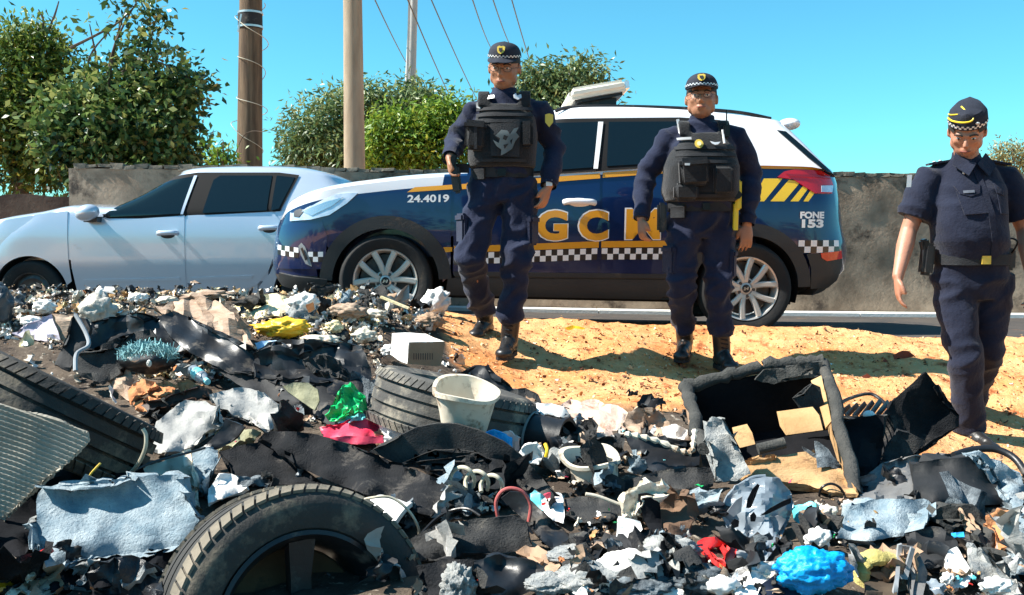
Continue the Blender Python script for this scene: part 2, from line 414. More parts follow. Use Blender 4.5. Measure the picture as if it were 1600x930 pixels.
# road sheet, kerb
asph = M('asphalt', (.045, .040, .038), (.075, .062, .052), 3, .9, bump=.6, bsc=120, dirt=((.30, .16, .08), .60, 2.5))
V = []; ry = list(np.arange(6.25, 9.9, .25))+[9.9]; rx = [-60, -30, -15, -10, -6, -4, -2.5, -1, .3, 1.7, 3, 4.5, 6, 12, 30, 60]
for y in ry:
    for x in rx: V.append((x, y, road_z(x, y)))
nx = len(rx); Fc = [(j*nx+i, j*nx+i+1, (j+1)*nx+i+1, (j+1)*nx+i) for j in range(len(ry)-1) for i in range(nx-1)]
tag(mesh('road', V, Fc, asph, origin=(0, 0, 0), smooth=180), kind='structure')
kerbm = M('whitewashed_kerb', (.62, .60, .55), (.74, .72, .68), 4, .85, bump=.4, dirt=((.35, .22, .14), .62, 5))
mb = MB()
for i in range(-13, 30):
    x0 = i*.9; x1 = x0+.89; zt = .035
    mb.add([(x, y, road_z(x, 9.9)+zz_) for x in (x0, x1) for y in (9.88, 10.14) for zz_ in (-.1, zt)], [(0, 1, 5, 4), (1, 3, 7, 5), (2, 6, 7, 3), (4, 5, 7, 6), (0, 2, 3, 1)])
tag(mb.build('kerb', kerbm, origin=(0, 0, 0)), kind='structure')
# ------------------------------------------------------------------ walls
wallm = M('stained_render', (.19, .14, .10), (.36, .275, .20), 3.5, .95, bump=1, bsc=22, dirt=((.065, .05, .04), .54, 2.6), spec=.2)
walld = M('dark_brown_wall', (.05, .035, .03), (.10, .075, .06), 3, .95, bump=1, bsc=18, spec=.2)  # plain dark brown over the whole low wall
copm = M('weathered_coping', (.09, .08, .065), (.22, .19, .15), 7, .95, bump=1, bsc=30, spec=.2)
wall = empty('boundary_wall', (2, 10.3, -.13), 'long low rendered wall with rough stone coping behind the cars', 'wall')
ztop = lambda x: float(np.interp(x, [-4.7, -1, 3.3, 5.5, 13], [1.42, 1.37, 1.33, 1.31, 1.28]))
bm = bmesh.new(); nxw = 200; nzw = 18; vv = {}
for i in range(nxw+1):
    x = -4.66+i*17.6/nxw
    for j in range(nzw+1):
        z = -.25+(ztop(x)+.25)*j/nzw
        vv[i, j] = bm.verts.new((x, 10.15+noise.fractal(Vector((x*1.4, z*1.4, 0)), 1, 2, 4)*.018, z))
for i in range(nxw):
    for j in range(nzw): bm.faces.new((vv[i, j], vv[i+1, j], vv[i+1, j+1], vv[i, j+1]))
bk = {}
for i in (0, nxw):
    for j in (0, nzw): bk[i, j] = bm.verts.new((-4.66+i*17.6/nxw, 10.34, -.25 if j == 0 else ztop(-4.66+i*17.6/nxw)))
bm.faces.new([vv[0, j] for j in range(nzw+1)]+[bk[0, nzw], bk[0, 0]])
bm.faces.new([vv[i, nzw] for i in range(nxw+1)]+[bk[nxw, nzw], bk[0, nzw]]); bm.faces.new((bk[0, 0], bk[0, nzw], bk[nxw, nzw], bk[nxw, 0]))
bm_obj('wall_face', bm, wallm, wall, world=True)
sm = []
for k in range(5):
    bm = bmesh.new(); bmesh.ops.create_cube(bm, size=1); bmesh.ops.subdivide_edges(bm, edges=bm.edges, cuts=1, use_grid_fill=True)
    for v in bm.verts:
        v.co = Vector((v.co.x*.13, v.co.y*.22, v.co.z*.055))*(1+noise.noise(v.co*3+Vector((k*9, 0, 0)))*.25)
    me = bpy.data.meshes.new('coping_stone'); bm.to_mesh(me); bm.free(); fin(me, copm, 60); sm.append(me)
x = -4.60
for k in range(104):
    o = link('coping_stone', sm[k % 5], wall); s_ = random.uniform(.85, 1.25)
    o.location = WINV(wall) @ Vector((x+.065*s_, 10.245, ztop(x)+.028*random.uniform(.5, 1.1)))
    o.scale = (s_, 1, random.uniform(.5, 1.2)); o.rotation_euler = (random.uniform(-.06, .06), random.uniform(-.08, .08), random.uniform(-.08, .08)); x += .132*s_
    if x > 8: break
V = []; mb = MB()
for i in range(60):
    x0 = -16+i*.187; h0 = 1.18+noise.noise(Vector((x0*2, 0, 0)))*.05; h1 = 1.18+noise.noise(Vector(((x0+.187)*2, 0, 0)))*.05
    mb.add([(x0, 11.3, -.3), (x0+.187, 11.3, -.3), (x0+.187, 11.3, h1), (x0, 11.3, h0), (x0, 11.5, h0), (x0+.187, 11.5, h1)], [(0, 1, 2, 3), (3, 2, 5, 4)])
mb.box((-10.4, 11.45, .4), (11.1, .16, 1.4))
tag(mb.build('low_wall', walld), 'dark brown wall below the leafy tree at far left', 'wall')
# ------------------------------------------------------------------ poles and wires
polem = M('weathered_pole_wood', (.07, .045, .028), (.17, .115, .07), 3, .9, bump=.8, bsc=25, streak=(6, 6, .5))
polec = M('tan_concrete', (.26, .20, .14), (.37, .30, .215), 3, .85, bump=.4, bsc=60, streak=(3, 3, .6))
polef = M('pale_grey_concrete', (.36, .38, .38), (.45, .47, .46), 3, .8, bump=.2)
steel = M('galvanised_strap', (.55, .55, .53), (.68, .68, .66), 9, .35, metal=.8, bump=.1)
def pole(name, label, pxt, pyt, pxb, pyb, d, w0, w1, mat):
    a_ = at(pxt, pyt, d); b_ = at(pxb, pyb, d); dr = (a_-b_).normalized()
    base = b_+dr*((-.3-b_.z)/dr.z); top = a_+dr*1.4
    e = empty(name, base, label, 'pole'); s = d/F/2; n = 24; P = [base.lerp(top, i/n) for i in range(n+1)]
    k = lambda p: (w1+(w0-w1)*(p.z-b_.z)/(a_.z-b_.z))*s
    mb = MB(); mb.tube(P, [k(p) for p in P], 20); mb.build('shaft', mat, e, world=True); return e, P, s
p1, P, s = pole('utility_pole', 'dark brown timber pole wrapped with loose spiral wire behind silver car', 392, 0, 390, 258, 12.0, 34, 39, polem)
d = 12.0
mb = MB(); c0 = at(391, 33, d); mb.tube([c0+Vector((0, 0, -.10)), c0+Vector((0, 0, .10))], .148, 20); mb.build('dark_collar', rubber, p1, world=True)
for yy in (21, 43):
    c0 = at(391.5, yy, d); MB().tube([c0+Vector((0, 0, -.012)), c0+Vector((0, 0, .012))], .153, 20).build('steel_strap', steel, p1, world=True)
c0 = at(376, 34, d-.15); MB().beam(at(377, 22, d-.16), at(372, 50, d-.16), .02, .012, up=(0, 1, 0)).build('dangling_strap', steel, p1, world=True)
pts = []
for i in range(150):
    yy = 5+i*1.68; c0 = at(391+2*math.sin(i*.3), yy, d); a_ = i*.19+.9*math.sin(i*.13); rr = .15+.03*abs(math.sin(i*.11+1))+.10*max(0, math.sin(i*.083-1))**3
    pts.append(c0+Vector((math.cos(a_)*rr, math.sin(a_)*rr, 0)))
MB().tube(pts, .0045, 6).build('spiral_wire', wirecol, p1, world=True)
p2, P, s = pole('utility_pole', 'tan concrete pole rising between the two leafy crowns', 551, 0, 554, 260, 13.0, 29, 33, polec)
p3, P, s = pole('utility_pole', 'distant slim pale grey pole behind the dark round tree', 646, 0, 641, 136, 24.0, 13, 17, polef)
MB().beam(at(640, -5, 23.7), at(636, 140, 23.7), .05, .06, up=(0, 1, 0)).build('conduit', polef, p3, world=True)
wm = M('cable_black', (.05, .07, .10), rough=.6, bump=0)
for (x0, y0, x1, y1, nm) in ((588, 0, 634, 92, 'leftmost overhead cable crossing the sky left of the grey pole'), (655, 38, 705, 150, 'overhead cable running down beside the slim grey pole'), (676, 0, 738, 137, 'overhead cable ending above the bright green tree'),
                         (740, 0, 762, 60, 'overhead cable passing behind the cap of the left officer'), (772, 0, 795, 62, 'faint overhead cable right above the left officer'), (801, 0, 833, 106, 'rightmost overhead cable coming down right of the left officer')):
    A = at(x0-(x1-x0)*.6, y0-(y1-y0)*.6, 17); B = at(x1+(x1-x0)*.3, y1+(y1-y0)*.3, 38)
    pts = [A.lerp(B, i/14)+Vector((0, 0, -.12*math.sin(math.pi*i/14))) for i in range(15)]
    tag(MB().tube(pts, .013, 6).build('power_line', wm), nm, 'cable', 'overhead power lines')
# ------------------------------------------------------------------ trees
def leafmat(name, cols, sheenr=.45):
    m = bpy.data.materials.new(name); m.use_nodes = True; t = m.node_tree; N = t.nodes; L = t.links; b = N['Principled BSDF']
    a_ = N.new('ShaderNodeAttribute'); a_.attribute_name = 'leaf_tone'; r = N.new('ShaderNodeValToRGB'); el = r.color_ramp.elements
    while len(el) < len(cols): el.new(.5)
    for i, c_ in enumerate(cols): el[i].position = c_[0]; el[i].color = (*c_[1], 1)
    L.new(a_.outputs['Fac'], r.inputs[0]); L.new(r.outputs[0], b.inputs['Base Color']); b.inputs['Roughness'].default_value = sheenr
    tr = N.new('ShaderNodeBsdfTranslucent'); L.new(r.outputs[0], tr.inputs[0]); mx = N.new('ShaderNodeMixShader'); mx.inputs[0].default_value = .3
    L.new(b.outputs[0], mx.inputs[1]); L.new(tr.outputs[0], mx.inputs[2]); L.new(mx.outputs[0], N['Material Output'].inputs[0]); return m
bark = M('bark', (.06, .04, .03), (.16, .12, .09), 6, .9, bump=.8, bsc=30)
def tree(name, label, d, blobs, leaf, n, mat, trunk, branches=(), droop=.3, clump=14, depth=1.0, group=None, aspect=.38, cat='tree'):
    """blobs: (px, py, rx_px, ry_px, weight)"""
    base = at(trunk[0], trunk[1], d); base.z = -.2
    e = empty(name, base, label, cat, group); s = d/F
    w = np.array([b_[4]*b_[2]*b_[3] for b_ in blobs], float); w /= w.sum(); nc = n//clump
    bi = rng.choice(len(blobs), nc, p=w)
    u = rng.normal(size=(nc, 3)); u /= np.linalg.norm(u, axis=1)[:, None]; rr = rng.random(nc)**(1/2.2)
    cc = np.array([list(at(b_[0], b_[1], d)) for b_ in blobs])[bi]; rad = np.array([[b_[2]*s, (b_[2]+b_[3])/2*s*depth, b_[3]*s] for b_ in blobs])[bi]
    cl = cc+u*rr[:, None]*rad
    bright = np.clip(.5+.35*u[:, 2]*rr+rng.normal(size=nc)*.18, 0, 1)  # leaf tone lighter towards the top of each blob, plus random spread
    cl = np.repeat(cl, clump, 0); out = np.repeat(u, clump, 0); br = np.repeat(bright, clump); m = len(cl)
    base_ = cl+rng.normal(size=(m, 3))*leaf*1.15
    dr = out*.7+rng.normal(size=(m, 3))*.75; dr[:, 2] -= droop; dr /= np.linalg.norm(dr, axis=1)[:, None]
    sd = np.cross(dr, rng.normal(size=(m, 3))); sd /= np.linalg.norm(sd, axis=1)[:, None]; nn = np.cross(dr, sd)
    ln = leaf*rng.uniform(.7, 1.35, m)[:, None]; wd = ln*aspect
    a0 = base_; a1 = base_+dr*ln*.45+sd*wd*.5+nn*ln*.06; a2 = base_+dr*ln-nn*ln*.1; a3 = base_+dr*ln*.45-sd*wd*.5+nn*ln*.06
    V = np.stack([a0, a1, a2, a3], 1).reshape(-1, 3)-np.array(base)
    me = bpy.data.meshes.new('crown'); me.vertices.add(4*m); me.vertices.foreach_set('co', V.ravel())
    me.loops.add(4*m); me.loops.foreach_set('vertex_index', np.arange(4*m, dtype=np.int32)); me.polygons.add(m)
    me.polygons.foreach_set('loop_start', np.arange(0, 4*m, 4, dtype=np.int32)); me.update(calc_edges=True); me.validate()
    me.materials.append(mat); at2 = me.attributes.new('leaf_tone', 'FLOAT', 'FACE'); at2.data.foreach_set('value', np.clip(br+rng.normal(size=m)*.12, 0, 1))
    o = link('crown', me, e); o['kind'] = 'stuff'
    top = at(trunk[2], trunk[3], d); mb = MB(); mb.tube(spline([base, base.lerp(top, .5)+Vector((.1, 0, 0)), top], 5), [trunk[4]*(1-.05*i) for i in range(11)], 10)
    mb.build('trunk', bark, e, world=True)
    for k, b_ in enumerate(blobs):
        c_ = at(b_[0], b_[1], d); MB().tube(spline([base.lerp(top, .6+.35*random.random()), top.lerp(c_, .5)+Vector((random.uniform(-.1, .1), random.uniform(-.2, .2), .1)), c_], 5), [trunk[4]*.45*(1-.08*i) for i in range(11)], 7).build('limb', bark, e, world=True)
    for br_ in branches:
        pts = spline([at(x_, y_, d-.1) for x_, y_ in br_], 5); q = len(pts)
        MB().tube(pts, [.022*(1-.7*i/q)*d/13 for i in range(q)], 6).build('branch', bark, e, world=True)
    return e
lm_a = leafmat('deep_green_leaves', [(0, (.015, .038, .018)), (.35, (.04, .09, .03)), (.65, (.12, .20, .05)), (1, (.34, .36, .12))], .30)
lm_b = leafmat('olive_leaves', [(0, (.02, .045, .012)), (.4, (.07, .13, .02)), (.7, (.17, .24, .04)), (1, (.32, .34, .07))], .38)
lm_c = leafmat('mango_leaves', [(0, (.02, .05, .02)), (.4, (.07, .13, .05)), (.75, (.16, .23, .08)), (1, (.3, .34, .14))])
lm_d = leafmat('bright_leaves', [(0, (.02, .06, .01)), (.4, (.08, .17, .012)), (.75, (.18, .30, .03)), (1, (.36, .44, .07))])
lm_e = leafmat('dry_yellow_leaves', [(0, (.10, .11, .04)), (.5, (.22, .22, .09)), (1, (.42, .38, .18))])
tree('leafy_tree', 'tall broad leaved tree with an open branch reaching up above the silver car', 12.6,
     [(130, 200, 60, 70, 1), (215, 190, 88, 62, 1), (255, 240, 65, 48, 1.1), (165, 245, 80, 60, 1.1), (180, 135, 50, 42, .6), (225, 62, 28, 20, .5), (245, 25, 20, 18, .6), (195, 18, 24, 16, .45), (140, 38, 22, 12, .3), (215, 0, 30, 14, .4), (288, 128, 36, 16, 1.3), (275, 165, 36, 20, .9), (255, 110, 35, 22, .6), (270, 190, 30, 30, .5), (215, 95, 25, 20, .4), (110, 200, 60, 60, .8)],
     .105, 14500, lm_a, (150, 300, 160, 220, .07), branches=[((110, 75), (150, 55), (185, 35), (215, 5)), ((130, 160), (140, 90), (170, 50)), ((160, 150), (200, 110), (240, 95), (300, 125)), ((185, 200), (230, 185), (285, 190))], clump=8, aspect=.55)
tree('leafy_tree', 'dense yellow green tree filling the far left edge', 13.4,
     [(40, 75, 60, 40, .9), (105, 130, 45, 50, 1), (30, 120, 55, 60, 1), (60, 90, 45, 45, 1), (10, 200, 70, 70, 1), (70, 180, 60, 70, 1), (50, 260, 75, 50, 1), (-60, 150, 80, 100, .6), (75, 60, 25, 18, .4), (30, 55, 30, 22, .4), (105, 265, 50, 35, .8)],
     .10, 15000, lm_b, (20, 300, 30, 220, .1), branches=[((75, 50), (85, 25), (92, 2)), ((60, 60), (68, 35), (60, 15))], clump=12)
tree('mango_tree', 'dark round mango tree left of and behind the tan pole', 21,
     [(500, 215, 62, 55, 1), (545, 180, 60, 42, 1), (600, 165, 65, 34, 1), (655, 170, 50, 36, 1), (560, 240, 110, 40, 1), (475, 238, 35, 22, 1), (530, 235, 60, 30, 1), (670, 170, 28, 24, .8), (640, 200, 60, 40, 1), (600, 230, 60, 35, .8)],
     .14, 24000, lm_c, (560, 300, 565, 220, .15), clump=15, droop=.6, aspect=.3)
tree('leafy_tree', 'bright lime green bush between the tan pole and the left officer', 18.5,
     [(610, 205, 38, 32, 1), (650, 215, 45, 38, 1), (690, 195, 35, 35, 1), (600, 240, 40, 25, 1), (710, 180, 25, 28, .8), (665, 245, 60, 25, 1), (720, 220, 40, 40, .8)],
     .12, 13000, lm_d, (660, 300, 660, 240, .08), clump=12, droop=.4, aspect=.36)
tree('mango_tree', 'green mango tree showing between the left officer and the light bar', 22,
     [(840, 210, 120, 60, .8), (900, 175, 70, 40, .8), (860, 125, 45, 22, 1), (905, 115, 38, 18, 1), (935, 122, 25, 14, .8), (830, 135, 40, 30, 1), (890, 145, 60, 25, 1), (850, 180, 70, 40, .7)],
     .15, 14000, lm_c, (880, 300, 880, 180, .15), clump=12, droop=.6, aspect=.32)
tree('young_plant', 'small green sapling peeking over the wall left of timber pole', 11.6, [(346, 238, 14, 12, 1), (352, 250, 22, 8, 1), (340, 228, 6, 6, .4), (413, 206, 5, 10, .4)], .07, 260, lm_d, (346, 300, 346, 245, .02), clump=6, aspect=.5, cat='plant')
back_ = []
for i in range(46):
    back_.append((rng.uniform(-26, 26), rng.uniform(-22, -17), rng.uniform(.3, 2.2), rng.uniform(1.0, 2.0)))
m_ = 9000; bi = rng.integers(0, len(back_), m_); C_ = np.array(back_)[bi]; q_ = rng.normal(size=(m_, 3)); q_ /= np.linalg.norm(q_, axis=1)[:, None]
pc = C_[:, :3]+q_*(C_[:, 3]*rng.random(m_)**.4)[:, None]; dr = rng.normal(size=(m_, 3)); dr /= np.linalg.norm(dr, axis=1)[:, None]; sd = np.cross(dr, rng.normal(size=(m_, 3))); sd /= np.linalg.norm(sd, axis=1)[:, None]
V = np.stack([pc-dr*.22, pc+sd*.11, pc+dr*.22, pc-sd*.11], 1).reshape(-1, 3)
me = bpy.data.meshes.new('far_wood'); me.from_pydata(V.tolist(), [], [(4*i, 4*i+1, 4*i+2, 4*i+3) for i in range(m_)]); me.materials.append(lm_c)
me.attributes.new('leaf_tone', 'FLOAT', 'FACE').data.foreach_set('value', rng.random(m_))
link('far_wood', me)['kind'] = 'stuff'
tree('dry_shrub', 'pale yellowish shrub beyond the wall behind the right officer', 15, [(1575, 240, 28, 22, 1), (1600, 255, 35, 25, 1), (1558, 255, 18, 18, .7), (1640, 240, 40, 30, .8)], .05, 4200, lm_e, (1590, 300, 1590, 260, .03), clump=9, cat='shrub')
# ------------------------------------------------------------------ cars
paint_blue = M('blue_car_paint', (.002, .015, .078), rough=.28, metal=.3, bump=.02, bsc=3, coat=1, dirt=((.10, .07, .05), .66, 2.2))
paint_white = M('white_car_paint', (.74, .75, .78), rough=.35, bump=.02, bsc=3, coat=1, dirt=((.6, .55, .5), .66, 3))
paint_silver = M('silver_car_paint', (.54, .61, .70), rough=.30, metal=.40, bump=.03, bsc=3, coat=1, dirt=((.50, .42, .34), .62, 2.5))
clad = M('dark_cladding', (.022, .023, .025), (.03, .03, .03), 5, .55, bump=.2, bsc=90, dirt=((.11, .075, .05), .58, 4))
seam = M('panel_gap', (.004, .004, .005), rough=.9, bump=0)
glassd = M('tinted_glass', (.004, .008, .010), rough=.03, bump=.01, bsc=2, spec=.8)
chrome = M('bright_metal', (.75, .73, .70), rough=.22, metal=.9, bump=0)
rimm = M('alloy_rim', (.62, .57, .52), rough=.33, metal=.45, bump=.05, dirt=((.35, .24, .16), .62, 12))
tyrem = M('tyre_rubber', (.010, .010, .011), (.018, .017, .016), 6, .8, bump=.3, dirt=((.10, .07, .045), .60, 6))
yell = M('yellow_decal', (.70, .31, .012), rough=.4, bump=0, coat=.5)
yell2 = M('lemon_decal', (.80, .52, .02), rough=.4, bump=0, coat=.5)
whited = M('white_decal', (.80, .80, .80), rough=.4, bump=0, coat=.5)
blackd = M('black_decal', (.008, .008, .010), rough=.4, bump=0, coat=.5)
redl = M('red_lamp_lens', (.50, .006, .012), rough=.12, bump=.05, bsc=12, coat=1)
clearl = M('clear_lamp_lens', (.50, .58, .66), (.75, .80, .84), 16, .08, metal=.4, bump=.1, bsc=10, coat=1)
creaml = M('cream_plastic', (.72, .66, .54), (.78, .73, .62), 3, .4, bump=.05, coat=.3)
darkint = M('dark_interior', (.01, .01, .012), rough=.9, bump=0)
def make_car(root, q):
    """q: zb, zs, xf(z), xr(z), W, sec, greenhouse; local frame: x along the car, -y towards the camera, z up, origin under the front axle"""
    W = q['W']
    def plan(X, xf, xr, Lf, Lr, p=3.1):
        X = min(max(X, xf), xr); k = 1-.03*((X-q['mid'])/2.1)**2
        if X < xf+Lf: k *= max(0, 1-((xf+Lf-X)/Lf)**p)**(1/p)
        if X > xr-Lr: k *= max(0, 1-((X-xr+Lr)/Lr)**p)**(1/p)
        return k
    def yl(X, z): return W*q['sec'](z)*plan(X, q['xf'](z), q['xr'](z), q['Lf'], q['Lr'])
    def gb(X): return q['zs'](X)-.03
    def yg(X, z):
        v = min(1, max(0, (z-gb(X))/max(.05, q['roof'](X)-.03-gb(X))))
        w = q['gw'][0]+(q['gw'][1]-q['gw'][0])*v**1.15
        return w*plan(X, q['gxf'](v), q['gxr'](v), .34, .22, 2.4)
    q['yl'] = yl; q['yg'] = yg
    # hull
    n = 60; V = []; Fc = []; MI = []; lv = [i/12 for i in range(13)]; 
    def outline(xf, xr): return [xf+(xr-xf)*(1-math.cos(math.pi*i/n))/2 for i in range(n+1)]
    rings = []
    for v in lv:
        zf = q['zb'](q['xf'](.5))+v*(q['zs'](q['x0'])-q['zb'](0)); zr = .3+v*(q['zs'](q['x1'])-.3)
        xf = q['xf'](zf); xr = q['xr'](zr); row = []
        for s_ in (-1, 1):
            for X in (outline(xf, xr) if s_ < 0 else outline(xf, xr)[::-1][1:-1]):
                z = q['zb'](X)+v*(q['zs'](X)-q['zb'](X)); w = W*q['sec'](z)*plan(X, xf, xr, q['Lf'], q['Lr'])
                for ax, az, rr in q['arch']:
                    dd = math.hypot(X-ax, z-az)
                    if dd < rr+.075: w = min(w, .58)
                row.append((X, s_*w, z))
        rings.append(row)
    m = len(rings[0])
    for sh, up in ((.96, .018), (.85, .035), (.6, .05), (.3, .06), (.02, .06)):
        rings.append([(x, y*sh, z+up) for x, y, z in rings[12]])
    for r_ in rings: V += r_
    for k in range(len(rings)-1):
        for i in range(m):
            j = (i+1) % m; Fc.append((k*m+i, k*m+j, (k+1)*m+j, (k+1)*m+i))
            c_ = V[k*m+i]; MI.append(q['paint'](c_, k))
    Fc.append(tuple(range(m-1, -1, -1))); MI.append(1)
    body = mesh('body', V, Fc, q['mats'], root, 50, mi=MI)
    # greenhouse
    V = []; Fc = []; MI = []; rings = []; n = 40; nv = 10
    for k in range(nv+1):
        v = k/nv; xf = q['gxf'](v); xr = q['gxr'](v); row = []
        xs = [xf+(xr-xf)*(1-math.cos(math.pi*i/n))/2 for i in range(n+1)]
        for s_ in (-1, 1):
            for X in (xs if s_ < 0 else xs[::-1][1:-1]):
                z = gb(X)+v*(q['roof'](X)-.03-gb(X)); w = (q['gw'][0]+(q['gw'][1]-q['gw'][0])*v**1.15)*plan(X, xf, xr, .34, .22, 2.4)
                row.append((X, s_*w, z))
        rings.append(row)
    m = len(rings[0])
    for sh, up in ((.97, .015), (.88, .03), (.6, .045), (.3, .05), (.02, .05)): rings.append([(x, y*sh, z+up) for x, y, z in rings[nv]])
    for r_ in rings: V += r_
    for k in range(len(rings)-1):
        for i in range(m):
            j = (i+1) % m; Fc.append((k*m+i, k*m+j, (k+1)*m+j, (k+1)*m+i)); X = V[k*m+i][0]; v = k/nv
            lo = q['gxf'](v); hi = q['gxr'](v)
            MI.append(1 if (k < nv-1 and k > 0 and (X < lo+.14 or X > hi-.12)) else 0)
    Fc.append(tuple((len(rings)-1)*m+i for i in range(m))); MI.append(0)
    cab = mesh('roof', V, Fc, [q['roofmat'], glassd], root, 50, mi=MI)
    return body, cab
def side_tools(root, q, S):
    """make flat pieces that follow the near side of the car; polygons in photograph pixels -> car metres through S"""
    def low(X, z, off): return (X, -(q['yl'](X, z)+off), z)
    def grn(X, z, off): return (X, -(q['yg'](X, z)+off), z)
    def P(name, polys, mat, off=.006, th=.004, green=False, cell=.05, parent=root, mi=None):
        f = grn if green else low
        polys = polys if isinstance(polys[0][0], (tuple, list)) else [polys]
        bm = None
        pl = [[S(*p) for p in poly] for poly in polys]
        bm = patch(pl, lambda u, v: f(u, v, off), cell, 0)
        bmesh.ops.recalc_face_normals(bm, faces=bm.faces)
        bm.normal_update()
        if sum(f_.normal.y for f_ in bm.faces) > 0: bmesh.ops.reverse_faces(bm, faces=bm.faces)
        if th: thicken(bm, th)
        return bm_obj(name, bm, mat, parent, 40)
    return P
def circ(cx, cy, r, a0, a1, n=24): return [(cx+r*math.cos(R(a0+(a1-a0)*i/n)), cy-r*math.sin(R(a0+(a1-a0)*i/n))) for i in range(n+1)]
def band(top, bot): return list(top)+list(bot)[::-1]
def wheel(root, x, z, y, r, rimr, style, w=.215, rot=0):
    M0 = Matrix.Translation((x, y, z)) @ Matrix.Rotation(R(90), 4, 'X') @ Matrix.Rotation(rot, 4, 'Z')   # local z -> -y (outwards)
    h = w/2
    wb = MB(); wb.lathe([(rimr*.98, -h*.9), (rimr*.9, -h*.5), (rimr*.86, h*.4), (rimr*.94, h*.78), (rimr, h*.9), (rimr*.985, h*.97), (rimr*.94, h*.93), (rimr*.9, h*.7)], 48, M0)
    wo_ = wb.build('wheel', rimm if style == 'alloy' else metal_d, root)
    t = MB(); t.lathe([(rimr*.97, -h*.85), (rimr*1.06, -h), (r*.90, -h*1.06), (r*.975, -h*.88), (r, -h*.6), (r, -h*.22), (r*.985, -h*.2), (r*.985, -h*.14), (r, -h*.12), (r, h*.12), (r*.985, h*.14), (r*.985, h*.2), (r, h*.22), (r, h*.6), (r*.975, h*.88), (r*.93, h*1.03), (r*.90, h*1.06), (r*.86, h*1.04), (rimr*1.06, h), (rimr*.97, h*.86)], 64, M0)
    t.build('tyre', tyrem, wo_)
    d_ = MB(); d_.lathe([(0.001, h*.1), (rimr*.82, h*.1), (rimr*.82, 0)], 32, M0); d_.build('brake_disc', metal_d, wo_)
    if style == 'alloy':
        for k in range(10):
            pair = k//2; side = -1 if k % 2 == 0 else 1
            a0 = 2*math.pi*pair/5+math.pi/2+side*R(9); a1 = 2*math.pi*pair/5+math.pi/2+side*R(20)
            pts = [Vector((math.cos(a0)*rimr*.20, math.sin(a0)*rimr*.20, h*.74)), Vector((math.cos((a0+a1)/2)*rimr*.55, math.sin((a0+a1)/2)*rimr*.55, h*.80)), Vector((math.cos(a1)*rimr*.95, math.sin(a1)*rimr*.95, h*.84))]
            s_ = MB(); V, Fc = tube_geo(spline(pts, 4), [(rimr*.085+.03*rimr*i/8, .014) if True else 0 for i in range(9)], 8)
            # flatten: wide in the wheel plane, thin along the axle
            V2 = []; C = spline(pts, 4)
            for i in range(9):
                tdir = (C[min(i+1, 8)]-C[max(i-1, 0)]).normalized(); sx = tdir.cross(Vector((0, 0, 1))).normalized()
                wd = rimr*(.085+.020*i/8)
                V2 += [M0 @ (C[i]+sx*wd*.9+Vector((0, 0, -.022))), M0 @ (C[i]+sx*wd*.95+Vector((0, 0, .004))), M0 @ (C[i]+sx*wd*.55+Vector((0, 0, .014))), M0 @ (C[i]-sx*wd*.55+Vector((0, 0, .014))), M0 @ (C[i]-sx*wd*.95+Vector((0, 0, .004))), M0 @ (C[i]-sx*wd*.9+Vector((0, 0, -.022)))]
            F2 = [(i*6+j, i*6+(j+1) % 6, (i+1)*6+(j+1) % 6, (i+1)*6+j) for i in range(8) for j in range(6)]
            MB().add(V2, F2).build('spoke', rimm, wo_, 30)
        hb = MB(); hb.lathe([(.001, h*.86), (rimr*.14, h*.86), (rimr*.16, h*.84), (rimr*.17, h*.82), (rimr*.30, h*.80), (rimr*.34, h*.70), (rimr*.34, h*.5)], 32, M0); hb.build('hub', rimm, wo_)
        cp = MB(); cp.lathe([(.001, h*.90), (rimr*.115, h*.90), (rimr*.13, h*.86)], 24, M0); cp.build('centre_cap', plastblk, wo_)
        em = MB()
        for sx in (-1, 1): em.add([M0 @ Vector((sx*rimr*.05+dx*.006+dy*.004, dy*rimr*.05, h*.90+.002+dz)) for dz in (0, .001) for dx, dy in ((-1, -1), (1, -1), (1, 1), (-1, 1))], [(0, 1, 2, 3), (4, 5, 6, 7), (0, 1, 5, 4), (2, 3, 7, 6)])
        em.add([M0 @ Vector((x_*rimr*.06, y_*.006, h*.90+.0025)) for x_, y_ in ((-1, -1.6), (1, .4), (1, 1.6), (-1, -.4))], [(0, 1, 2, 3)])
        em.build('emblem', chrome, wo_)
        for k in range(5):
            a_ = 2*math.pi*k/5-math.pi/2; c_ = Vector((math.cos(a_)*rimr*.235, math.sin(a_)*rimr*.235, 0))
            ln = MB(); ln.lathe([(.001, h*.83), (.012, h*.83), (.014, h*.80)], 8, M0 @ Matrix.Translation(c_)); ln.build('lug_nut', metal_d, wo_)
    else:
        hb = MB(); hb.lathe([(.001, h*.75), (rimr*.22, h*.75), (rimr*.25, h*.5), (rimr*.5, h*.45), (rimr*.7, h*.62), (rimr*.88, h*.5)], 40, M0); hb.build('hub', metal_d, wo_)
    return wo_
